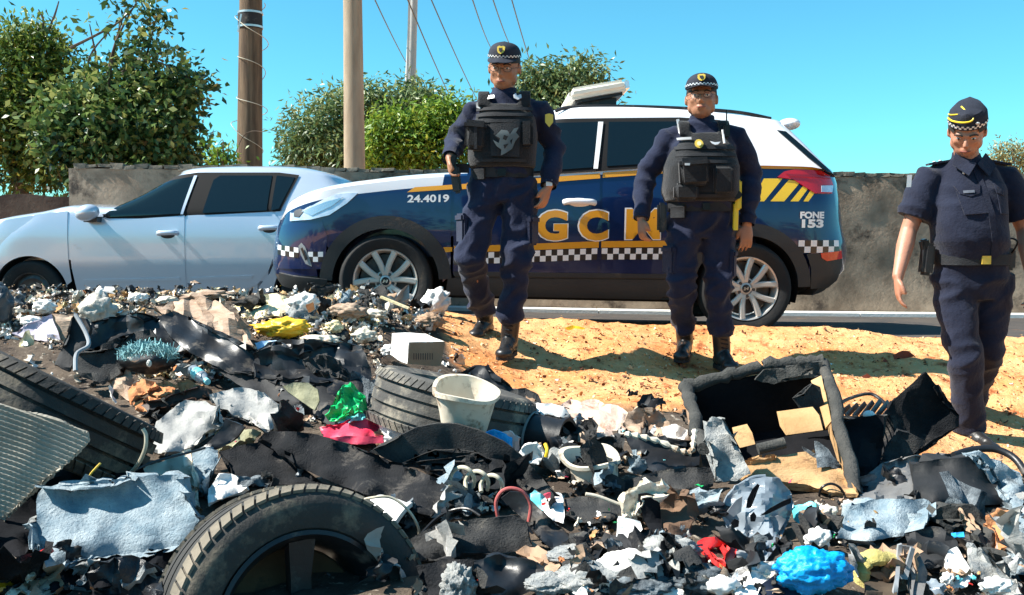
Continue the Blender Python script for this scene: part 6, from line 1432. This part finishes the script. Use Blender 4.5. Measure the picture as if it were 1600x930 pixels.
ya = MB(); ya.tube(spline([at(1346, 960, 2.2), at(1345, 905, 2.2), at(1350, 880, 2.2), at(1366, 871, 2.2), at(1400, 877, 2.22)], 6), [.016, .017, .018, .018, .019]*5, 12, flat=1.6); tag(ya.build('yellow_foam', olivefoam), 'yellow foam arch with dark hollow right of the blue bag', 'foam')
sheet('foam_hollow', 'dark brown foam inside the yellow arch', 'foam', [(1350, 940), (1350, 888), (1372, 880), (1400, 876), (1398, 940)], M('dark_brown_foam', (.03, .02, .014), (.07, .05, .03), 9, .95), .02, .0, 2.28, bump=.02)  # dark brown sheet filling the inside of the yellow arch
bx2 = empty('dark_box', at(1220, 925, 2.22), 'navy carton with torn white upper flap in front of the blue bag', 'carton')
A = [at(1178, 955, 2.18), at(1268, 955, 2.2), at(1264, 912, 2.2), at(1232, 884, 2.2)]; off = Vector((.03, .14, .03)); 
navyc = M('navy_card', (.006, .014, .035), (.012, .022, .05), 6, .8)
sheet('front_panel', None, None, [(1176, 940), (1184, 918), (1232, 884), (1266, 914), (1262, 945)], navyc, .006, 0, 2.16, bump=.004, rag=0, parent=bx2)
sheet('torn_flap', None, None, [(1142, 906), (1150, 890), (1190, 896), (1228, 872), (1236, 882), (1186, 918), (1178, 940), (1150, 932)], paperw, .006, 0, 2.2, bump=.02, rag=1, parent=bx2)
# grey headlamp housing
hh = empty('headlamp_housing', at(1180, 860, 2.55), 'translucent grey plastic headlamp housing with slots and holes', 'car part')
sheet('housing_disc', None, None, [(1126, 802), (1134, 780), (1150, 760), (1172, 748), (1196, 744), (1218, 750), (1234, 766), (1240, 786), (1236, 806), (1222, 826), (1216, 850), (1200, 872), (1186, 890), (1172, 902), (1172, 872), (1180, 864), (1190, 866), (1200, 852), (1186, 836), (1172, 830), (1160, 846), (1150, 850), (1152, 826), (1140, 816)], clearp, .006, 0, 2.56, bump=.022, fr=15, rag=1.0, cell=6, smooth=25, parent=hh)
for pl in ([(1166, 794), (1168, 780), (1176, 764), (1184, 756), (1187, 759), (1178, 772), (1173, 794)], [(1188, 806), (1204, 794), (1222, 784), (1236, 778), (1236, 786), (1216, 794), (1198, 804)], [(1190, 838), (1200, 846), (1208, 862), (1196, 868), (1186, 856), (1180, 842)], [(1142, 818), (1148, 811), (1155, 814), (1154, 823), (1146, 826)], [(1172, 806), (1178, 800), (1182, 806), (1180, 815), (1173, 815)]):
    sheet('slot', None, None, pl, blackin, .002, 0, 2.46, bump=.001, rag=0, parent=hh)
for pl in ([(1196, 812), (1216, 806), (1228, 812), (1214, 836), (1200, 846), (1192, 830)], [(1136, 800), (1150, 782), (1160, 776), (1158, 800), (1146, 808)], [(1148, 850), (1168, 846), (1176, 874), (1164, 892), (1152, 876)]):
    sheet('moulded_facet', None, None, pl, plastgry, .003, 0, 2.49, bump=.003, rag=0, cell=6, parent=hh)
MB().tube(spline([at(1128, 800, 2.6), at(1140, 772, 2.6), at(1172, 748, 2.6), at(1196, 744, 2.6)], 6), .005, 8).build('housing_rim', clearp, hh, world=True)
rp = empty('red_bracket', at(1122, 885, 2.5), 'broken red plastic bracket left of the headlamp housing', 'bracket')
for pl in ([(1090, 846), (1100, 841), (1138, 838), (1140, 850), (1106, 858), (1092, 858)], [(1138, 834), (1146, 830), (1153, 838), (1150, 866), (1140, 886), (1130, 884), (1140, 860)], [(1096, 856), (1106, 858), (1124, 878), (1136, 884), (1126, 889), (1104, 872)], [(1118, 848), (1126, 846), (1138, 864), (1132, 868)]):
    sheet('bracket_arm', None, None, pl, redp, .014, 0, 2.45, bump=.006, rag=.2, cell=6, parent=rp)
MB().beam(at(1050, 848, 2.6), at(1122, 798, 2.72), .022, .018).build('tmp', metal_d).name = 'metal_rod'; tag(bpy.data.objects['metal_rod'], 'dark metal rod pointing up to the headlamp housing', 'rod')
lump('black_joint', 'knotted black bracket at upper end of the metal rod', 'bracket', 1128, 797, 17, 11, plastblk, .9, .12, .5, 2.6)
# brown pot
sheet('broken_pot', 'broken pot with dirty cream rim and black inside', 'pot', [(974, 806), (978, 782), (992, 768), (1020, 760), (1044, 764), (1060, 776), (1082, 782), (1092, 804), (1076, 828), (1048, 846), (1036, 850), (1020, 830), (1004, 812)], M('mud_brown', (.09, .05, .03), (.17, .10, .06), 8, .85, bump=.6), .02, .0, 2.58, bump=.035, fr=9)
sheet('cream_crust', 'knobbly cream crust along the rim of the broken pot', 'crust', [(972, 800), (976, 776), (996, 764), (1022, 757), (1046, 762), (1040, 772), (1018, 770), (1000, 774), (992, 790), (986, 812)], creamp, .025, .0, 2.52, bump=.03, fr=18, cell=5)
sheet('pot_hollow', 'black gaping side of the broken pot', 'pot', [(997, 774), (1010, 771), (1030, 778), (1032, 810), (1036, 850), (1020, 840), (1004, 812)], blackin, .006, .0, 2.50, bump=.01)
sheet('white_plastic', 'upright white plastic panel left of the broken pot', 'panel', [(962, 846), (966, 808), (984, 812), (1000, 816), (1010, 850), (990, 866), (966, 862)], whitep, .01, .0, 2.5, bump=.01, rag=.5)
sheet('grey_slab', 'flat dark grey slab with pale rounded edge below the curved trim', 'slab', [(940, 769), (980, 750), (1029, 736), (1075, 731), (1110, 730), (1117, 737), (1114, 760), (1090, 768), (1068, 772), (1007, 764)], mathgry, .02, .2, 2.9, bump=.006, rag=.3, fr=4)
sheet('grey_slab', 'dark torn carpet slab right of the colourful package', 'slab', [(882, 780), (905, 776), (935, 777), (970, 782), (970, 806), (950, 814), (925, 818), (904, 814), (886, 806)], mathgry, .014, .2, 2.7, bump=.01, fr=5)
sheet('long_channel', 'long black plastic channel slanting down to the ash', 'channel', [(783, 778), (796, 768), (814, 770), (832, 786), (870, 820), (912, 857), (904, 884), (884, 876), (852, 850), (824, 822), (804, 800)], plastblk, .012, .0, 2.55, bump=.015, fr=4, rag=.3)
sheet('carpet_piece', 'dark grey carpet piece with a small hole right of front tyre', 'carpet', [(632, 849), (655, 836), (681, 822), (740, 812), (800, 807), (822, 814), (828, 838), (832, 852), (808, 862), (770, 866), (730, 864), (700, 868), (668, 876), (650, 878)], mathgry, .012, .3, None, lift=.06, bump=.02, fr=6, rag=1.2)
lump('pebble', 'rusty nub stuck in the hole of the grey carpet piece', 'stone', 728, 826, 9, 7, brownsack, .8, .10, .4, 2.5, sub=3)
sheet('brown_trim', 'brown hollow trim piece beneath the grey carpet', 'trim', [(806, 862), (832, 846), (868, 870), (876, 884), (866, 896), (842, 892), (850, 878), (826, 870)], cardd, .012, .0, 2.45, bump=.012, rag=.3)
sheet('black_sheet', 'black rubber sheet at the bottom centre under the carpet', 'sheet', [(740, 880), (780, 868), (836, 880), (862, 905), (880, 945), (760, 945), (742, 915)], plastblk, .012, .3, None, bump=.03)
sheet('black_sheet', 'dark carpet offcut between front tyre and pale fibre clump', 'sheet', [(650, 885), (690, 872), (740, 875), (736, 900), (712, 945), (672, 945), (660, 910)], matblk, .012, .3, None, bump=.03)
lump('fibre_clump', 'knobbly pale grey fibre clump at the bottom centre', 'fibre clump', 716, 918, 26, 34, felt_w, .8, .05, .35, 3, sub=5)
# curved trim and mud stained sheets
sheet('curved_trim', 'black curved car trim with pale frayed edge', 'trim', [(976, 680), (988, 676), (1010, 684), (1040, 690), (1062, 702), (1082, 704), (1086, 690), (1094, 700), (1092, 728), (1070, 738), (1030, 742), (1004, 732), (988, 704)], plastblk, .02, .1, 3.15, bump=.02)
MB().tube(spline([at(976, 678, 3.05), at(1000, 682, 3.05), at(1030, 690, 3.05), (at(1062, 704, 3.04)), at(1080, 706, 3.04), at(1084, 690, 3.06), at(1086, 672, 3.1)], 6), [.006+.003*(i % 3) for i in range(37)], 7).build('tmp', creamp).name = 'frayed_piping'
tag(bpy.data.objects['frayed_piping'], 'pale frayed piping along the curved black trim', 'piping')
sheet('muddy_sheet', 'pinkish mud stained plastic sheet on the earth in the centre', 'sheet', [(868, 640), (890, 624), (930, 624), (965, 636), (985, 650), (975, 676), (945, 682), (925, 668), (905, 655), (880, 652)], M('mud_stained_film', (.52, .36, .28), (.68, .52, .42), 7, .6, bump=.6, dirt=((.35, .14, .07), .56, 6)), .006, .5, None, bump=.04, fr=8)
sheet('white_scrap', 'white plastic scrap on top of the black drum', 'scrap', [(828, 644), (836, 630), (862, 630), (888, 640), (880, 652), (856, 648), (840, 652)], whitep, .006, .2, 3.5, bump=.02, cell=5)
sheet('torn_bag', 'brown and white torn paper bag above the curved trim', 'paper bag', [(972, 668), (982, 646), (1000, 642), (1012, 652), (1028, 640), (1040, 650), (1048, 668), (1040, 688), (1000, 684)], brownsack, .015, .1, 3.55, bump=.05, fr=11, cell=5)
sheet('white_scrap', 'crumpled white paper right of the torn brown bag', 'scrap', [(1032, 668), (1050, 664), (1074, 672), (1078, 690), (1064, 700), (1040, 686)], paperw, .008, .1, 3.35, bump=.03, fr=12, cell=5)
sheet('black_scrap', 'black pointed rubber scrap behind the flat grey tyre', 'scrap', [(735, 580), (746, 570), (756, 572), (768, 594), (800, 606), (802, 624), (776, 618), (752, 600)], plastblk, .015, .1, 4.1, bump=.02)
sheet('bent_plate', 'grey bent plate right of the black pointed scrap', 'plate', [(798, 610), (820, 606), (842, 616), (846, 628), (832, 646), (820, 640), (806, 626)], mathgry, .012, .1, 3.9, bump=.02)
# hose coils, cables, hoops
def coil(name, label, pts, r, mat, cat='hose'):
    o = MB().tube(spline(pts, 6), r, 8).build('tmp', mat); o.name = name; return tag(o, label, cat)
for k, (cx, cy, rr, dd_) in enumerate(((722, 752, 19, 2.62), (745, 757, 18, 2.60), (768, 762, 17, 2.58))):
    s = dd_/F; pts = [at(cx+rr*math.cos(R(200-i*32)), cy-rr*1.15*math.sin(R(200-i*32)), dd_+.02*math.sin(i)) for i in range(8)]
    coil('hose_loop', ('leftmost', 'middle', 'rightmost')[k]+' of three pale hose loops under the arched sheet', pts, .0058, wirecol).__setitem__('group', 'pale hose loops')
coil('red_hoop', 'thin dull red hoop standing above the carpet piece', [at(778, 808, 2.5), at(775, 785, 2.5), at(784, 768, 2.5), at(800, 763, 2.5), at(818, 770, 2.5), at(829, 790, 2.5), at(826, 815, 2.5)], .005, M('dull_red', (.42, .10, .09), rough=.5), 'hoop')
coil('yellow_wire', 'thin yellow wire near the grommet under the left tyre', [at(118, 756, 2.5), at(134, 752, 2.48), (at(144, 738, 2.47)), at(157, 724, 2.47)], .003, M('yellow_wire', (.72, .50, .08), rough=.4, bump=0), 'wire')
coil('pale_hose', 'pale bent hose rising beside the left tyre', [at(205, 738, 2.6), at(218, 722, 2.55), at(227, 700, 2.52), at(228, 680, 2.52), at(223, 670, 2.52)], .0055, wirecol)
coil('grey_cable', 'pale grey cable hanging down over the boot liner', [at(118, 492, 3.7), at(134, 520, 3.65), at(138, 540, 3.6), (at(120, 553, 3.55)), at(118, 580, 3.5)], .008, plastgry, 'cable')
coil('black_cable', 'thin black cable loop between headlamp housing and seat cover', [at(1280, 775, 2.8), at(1284, 762, 2.78), at(1298, 756, 2.78), at(1312, 762, 2.78), at(1322, 778, 2.78), at(1330, 792, 2.76)], .004, plastblk, 'cable')
coil('electric_cable', 'dark cord snaking from the white bucket to the carpet', [at(655, 838, 2.45), at(680, 812, 2.5), at(705, 798, 2.52), at(730, 795, 2.5), at(750, 806, 2.48)], .004, plastblk, 'cable')
coil('black_rod', 'thin black rod leaning over the grey jacket', [at(190, 745, 2.6), at(240, 722, 2.7), at(300, 706, 2.8), at(320, 700, 2.85)], .004, plastblk, 'rod')
coil('wire_frame', 'bent dark wire frame at the bottom left', [at(40, 940, 2.15), at(42, 915, 2.15), at(60, 908, 2.15), at(90, 916, 2.15), at(130, 922, 2.15), at(170, 925, 2.15)], .006, metal_d, 'wire')
coil('cream_stick', 'cream plastic stick crossing left of the broken pot', [at(915, 772, 2.6), at(935, 776, 2.6), at(972, 790, 2.6)], .005, creamp, 'stick')
# packages and coloured odds
for pl, lb_, m_, dd_ in (([(825, 775), (836, 768), (852, 778), (848, 800), (832, 796)], 'pale turquoise film scrap left in the coloured package cluster', cyanp, 2.75), ([(846, 780), (862, 768), (878, 772), (882, 800), (880, 818), (860, 812), (850, 800)], 'whitish printed package with pink corner', whitep, 2.72),
                        ([(853, 792), (866, 790), (866, 802), (856, 804)], 'small cyan print patch on the whitish package', M('cyan_print', (.02, .5, .75), rough=.5), 2.69), ([(846, 786), (853, 784), (852, 796), (846, 794)], 'tiny red tag beside the cyan print', redp, 2.69), ([(850, 776), (864, 768), (868, 774), (854, 782)], 'pink corner tab of the printed package', pinkp, 2.70)):
    sheet('package_scrap', lb_, 'packaging', pl, m_, .006, 0, dd_, bump=.012, fr=16, cell=4)
sheet('blue_package', 'crinkled light blue wrapper right below the cream bucket', 'wrapper', [(752, 678), (768, 672), (788, 676), (800, 684), (800, 700), (784, 698), (764, 690)], bluep, .006, .0, 2.98, bump=.02, fr=16, cell=4)
sheet('pink_wrapper', 'pale pink paper twist beside the light blue wrapper', 'wrapper', [(776, 672), (796, 672), (810, 684), (812, 702), (800, 704), (792, 686)], M('pale_pink_paper', (.62, .45, .40), (.72, .55, .5), 8, .8), .008, .0, 3.02, bump=.02, fr=14, cell=5)
sheet('white_wrap', 'white crumpled wrapping with black ties below the drum', 'wrapper', [(803, 712), (820, 696), (838, 694), (850, 706), (842, 728), (824, 722)], paperw, .01, .0, 2.95, bump=.03, fr=14, cell=5)
coil('yellow_tape', 'short yellow tape end standing before the black drum', [at(852, 694, 2.95), at(855, 704, 2.93), at(853, 714, 2.93)], .006, yell2, 'tape')
for pl, lb_, m_ in (([(-20, 905), (40, 872), (78, 856), (82, 864), (40, 884), (-20, 918)], 'red plastic strip pointing in from the left edge', redp), ([(-20, 915), (28, 890), (30, 908), (0, 925), (-20, 935)], 'yellow orange carton corner below the red strip', yell), ([(-20, 870), (10, 866), (22, 874), (8, 886), (-20, 892)], 'pinkish crumpled film at the lower left edge', brownsack)):
    sheet('plastic_strip', lb_, 'plastic scrap', pl, m_, .01, 0, 2.15, bump=.008)
sheet('dark_cloth', 'large black tarpaulin under the ribbed mat at left', 'tarpaulin', [(-40, 800), (60, 720), (140, 690), (215, 700), (225, 742), (180, 756), (110, 765), (66, 770), (60, 850), (40, 880), (-40, 880)], blackin, .01, .5, None, bump=.05, fr=6)
sheet('black_bag', 'crinkled black bin bag below the blue grey felt slab', 'bag', [(150, 905), (172, 892), (190, 878), (215, 870), (240, 882), (262, 896), (262, 945), (150, 945)], M('black_film', (.012, .013, .016), (.02, .02, .022), 8, .3, bump=.8, bsc=24), .01, .2, None, bump=.07, fr=9, cell=6)
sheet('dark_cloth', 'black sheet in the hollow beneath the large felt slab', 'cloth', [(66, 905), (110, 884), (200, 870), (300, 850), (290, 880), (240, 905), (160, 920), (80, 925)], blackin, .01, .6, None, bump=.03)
o = MB(); c_ = at(77, 740, 2.5); o.lathe([(.012, .004), (.016, .0), (.012, -.004), (.008, 0)], 20, Matrix.Translation(c_) @ Matrix.Rotation(R(75), 4, 'X'), close=True); tag(o.build('metal_grommet', steel), 'shiny ring grommet in the black tarpaulin', 'grommet')
for pl, lb_ in (([(1395, 556), (1410, 547), (1422, 550), (1430, 557), (1412, 556), (1398, 563)], 'curled dark red dry leaf on the sunlit earth'), ([(1378, 566), (1383, 560), (1388, 566)], 'tiny dark red leaf left of the curled one'), ([(1346, 588), (1356, 584), (1362, 590), (1350, 592)], 'brown leaf scrap near the broken box')):
    sheet('dry_leaf', lb_, 'leaf', pl, M('dry_red_leaf', (.16, .03, .015), (.24, .06, .03), 9, .8), .002, .1, None, lift=.01, bump=.004, cell=4)
sheet('yellow_wrapper', 'small flat yellow wrapper on the road edge earth', 'wrapper', [(880, 513), (895, 508), (915, 512), (912, 518), (890, 518)], yellowp, .003, .5, None, lift=.01, bump=.01, cell=4)
sheet('turquoise_bag', 'turquoise and white film bunched behind the headlamp housing', 'film', [(1236, 792), (1262, 788), (1278, 796), (1282, 815), (1258, 820), (1240, 812)], cyanp, .008, .1, None, bump=.03, fr=12, cell=5)
for k, (px, py, rx, ry, lb_) in enumerate(((1292, 800, 16, 10, 'knobbly cream root like lump left of the felt block'), (1278, 842, 20, 16, 'white crumpled paper left of the blue grey felt block'), (1325, 790, 10, 8, 'small white paper ball at the corner of the felt block'), (1556, 915, 24, 12, 'white crumpled sheet at the bottom right'), (1480, 905, 10, 10, 'white foam nugget beside the white shell'))):
    lump('paper_lump', lb_, 'paper', px, py, rx, ry, paperw if k else creamp, .8, .08, .42, 2.2, crease=.8)
# ash and pale fibre ground in the lower middle: lumps one can count
for k, (px, py, rx, ry, m_, lb_) in enumerate(((900, 868, 45, 14, felt_w, 'flat pale ashy felt pad beyond the end of the black channel'), (930, 905, 70, 22, felt_w, 'broad whitish fibre pad at the bottom'), (990, 885, 60, 22, paperw, 'bright white crumpled pad below the white panel'), (1045, 862, 48, 24, felt_w, 'grey white felt lump below the metal rod'), (1000, 915, 60, 18, felt_d, 'dark grey fibre roll at the bottom'), (1090, 905, 50, 22, felt_d, 'dark felt roll below the red bracket'), (860, 912, 40, 16, felt_w, 'pale fibre pad right of the bottom black sheet'))):
    lump('fibre_pad', lb_, 'fibre pad', px, py, rx, ry, m_, 1.0, .03, .28, 2.4, sub=5, crease=.8)
for px, py, rx, ry, m_, lb_ in ((1130, 915, 26, 14, whitep, 'white plastic bit left of the navy carton'), (1055, 925, 30, 8, paperw, 'white paper flap at the bottom edge under the dark roll'), (955, 930, 14, 8, pinkp, 'small pink scrap at the bottom edge'), (1150, 838, 16, 9, whitep, 'pale oval cap beside the red bracket')):
    lump('plastic_bit', lb_, 'plastic scrap', px, py, rx, ry, m_, .8, .05, .35, 2.5, sub=3)
# --- single pieces on the far side of the heap
for k, (nm, kind, px, py, rx, ry, m_, lb_, ct) in enumerate((
  ('stone', 0, 216, 466, 15, 8, paperw, 'pale plaster chunk below the silver car door', 'rubble'), ('rubble_chunk', 0, 262, 470, 16, 7, creamp, 'cream crumpled chunk behind the brown sack', 'rubble'),
  ('burnt_clump', 0, 232, 458, 11, 7, rubber, 'small burnt black clump sticking up under the silver car sill', 'clump'), ('paper_ball', 0, 70, 480, 17, 11, paperw, 'pinkish white crumpled paper near the far left wheel', 'paper'),
  ('paper_ball', 0, 50, 503, 16, 9, whitep, 'white crumpled paper left of the lilac cloth', 'paper'), ('cloth_heap', 1, 545, 487, 26, 12, brownsack, 'brown rag heap left of the patrol car front wheel', 'rag'),
  ('plank_scrap', 2, 617, 474, 22, 3, paleyel, 'short yellow batten leaning by the front wheel', 'wood'), ('rubble_chunk', 0, 585, 492, 20, 8, creamp, 'long cream chunk in front of the patrol car wheel', 'rubble'),
  ('rubble_chunk', 0, 522, 512, 14, 9, paleyel, 'yellowish round chunk right of the yellow bag', 'rubble'), ('rubble_chunk', 0, 570, 525, 18, 11, creamp, 'beige rounded chunk left of the cardboard box', 'rubble'),
  ('dark_bag', 0, 672, 502, 20, 12, cardd, 'dark brown crumpled bag under the white plastic bag', 'bag'), ('paper_ball', 0, 398, 474, 18, 8, paleyel, 'pale straw coloured bundle left of the yellow sheet', 'bundle'),
  ('cloth_heap', 1, 500, 533, 30, 9, creamp, 'cream cloth folds above the black crumpled sheet', 'rag'), ('paper_ball', 0, 610, 548, 15, 9, paperw, 'white paper lump touching the left face of the cardboard box', 'paper'),
  ('cloth_heap', 1, 330, 462, 34, 7, brownsack, 'grey brown bundle on the crest under the silver car rear door', 'bundle'))):
    if kind == 2:
        o = MB(); o.beam(at(px-rx, py-10, 5.3), at(px+rx, py+8, 5.25), .02, .012); tag(o.build(nm, m_), lb_, ct)
    else: lump(nm, lb_, ct, px, py, rx, ry, m_, .9, .10, .45 if kind else .35, 2.6, seed=k+3)
# --- uncountable scraps
def scraps(name, mats, n, area, smin, smax, lay=(0, .05), flat=.35, grid=4, long=1.0):
    """crumpled little sheets strewn over the ground; area(px,py)->keep"""
    bm = bmesh.new(); k = 0; tries = 0
    EXB = [(P, (min(p[0] for p in P)-30, max(p[0] for p in P)+30, min(p[1] for p in P)-5, max(p[1] for p in P)+40)) for P in EXCL]
    while k < n and tries < n*30:
        tries += 1
        px = random.uniform(-80, 1680); py = random.uniform(455, 945)
        w = area(px, py)
        if random.random() > w: continue
        d = hit(px, min(py, 935)) if py < 935 else 2.1
        if d >= 6.45: continue
        s = smin+(smax-smin)*random.random()**2.2; mg = s*F/d*.45
        if random.random() < .96 and any(b_[0] < px < b_[1] and b_[2] < py < b_[3] and (inpoly(px, py, P) or inpoly(px, py-mg, P) or inpoly(px-mg, py, P) or inpoly(px+mg, py, P)) for P, b_ in EXB): continue
        c = at(px, py, d); c.z = G(c.x, c.y)+random.uniform(*lay)
        q = Quaternion((random.gauss(0, 1), random.gauss(0, flat), random.gauss(0, flat), random.gauss(0, 1))).normalized()
        a1 = s*random.uniform(.6, 1.3)*long; a2 = s*random.uniform(.4, 1.0); so_ = Vector((k*1.7, k*.9, 0)); vs_ = []
        mi = random.randrange(len(mats)); cv = random.uniform(-.6, .6)
        for i in range(grid+1):
            for j in range(grid+1):
                u = i/grid-.5; v = j/grid-.5; ww = .75+.5*noise.noise(Vector((u*3, v*3, 5))+so_); p = Vector((u*a1*ww*(1-.9*v*v), v*a2*ww*(1-.9*u*u), s*(.12*noise.noise(Vector((u*9, v*9, 3))+so_)+.35*noise.noise(Vector((u*2.4, v*2.4, 0))+so_)+cv*u*u)))
                vs_.append(bm.verts.new(c+(q @ p)))
        for i in range(grid):
            for j in range(grid):
                f = bm.faces.new((vs_[i*(grid+1)+j], vs_[(i+1)*(grid+1)+j], vs_[(i+1)*(grid+1)+j+1], vs_[i*(grid+1)+j+1])); f.material_index = mi
        k += 1
    o = bm_obj(name, bm, mats, None, 60, origin=(0, 0, 0)); o['kind'] = 'stuff'; return o
def heap_area(px, py):
    d = hit(px, min(py, 930)); return pilef(at(px, py, d).x, d)
def back_area(px, py): return heap_area(px, py)*(1 if py < 600 and px < 720 else 0)
def earth_area(px, py): return (1-heap_area(px, py))*(1 if px > 600 else .2)
scraps('dark_scraps', [rubber, mathgry, felt_d, plastblk, rubber, mathgry, brownsack], 1500, heap_area, .02, .12, (0, .05))
scraps('torn_sheets', [matblk, mathgry, rubber, felt_d, felt_w, plastblk, cardd, mathgry, graycl, felt_b], 260, lambda x, y: heap_area(x, y)*(1 if y > 560 else .5), .08, .24, (.02, .07), .45, 8, 1.2)
scraps('pale_scraps', [paperw, whitep, creamp, felt_w, clearp], 300, heap_area, .015, .085, (.01, .06))
scraps('brown_litter', [cardd, cardb, brownsack, terra, creamp], 900, lambda x, y: heap_area(x, y)*(1 if y < 640 else .3), .010, .05, (0, .05))
scraps('pale_litter', [paperw, creamp, M('bone_white', (.70, .60, .46), (.80, .72, .60), 9, .8), creamp, paleyel, brownsack, plastblk, cardb, paperw], 1900, back_area, .018, .12, (-.005, .03), .6)
scraps('coloured_litter', [redp, bluep, cyanp, yell2, pinkp, greenp], 60, heap_area, .012, .03, (.03, .06))
clod = M('red_clod', (.30, .11, .035), (.55, .27, .10), 20, .95, bump=.6); clod2 = M('pale_clod', (.62, .42, .22), (.70, .52, .32), 20, .95, bump=.6)
scraps('earth_clods', [clod, clod2, M('dark_clod', (.12, .035, .015), (.2, .07, .03), 20, .95)], 2600, earth_area, .006, .030, (0, .010), .5, 2)
scraps('dry_leaves', [M('dark_leaf', (.10, .03, .015), (.2, .07, .03), 12, .85), M('straw', (.55, .36, .16), (.7, .5, .28), 12, .85)], 420, lambda x, y: earth_area(x, y)*(1 if x < 1100 else .35), .012, .045, (.002, .014), .3, 2)
scraps('white_bits', [paperw, creamp], 120, lambda x, y: earth_area(x, y)*(1 if (x > 1560 or x < 900) else .15), .01, .035, (.0, .012), .3, 2)
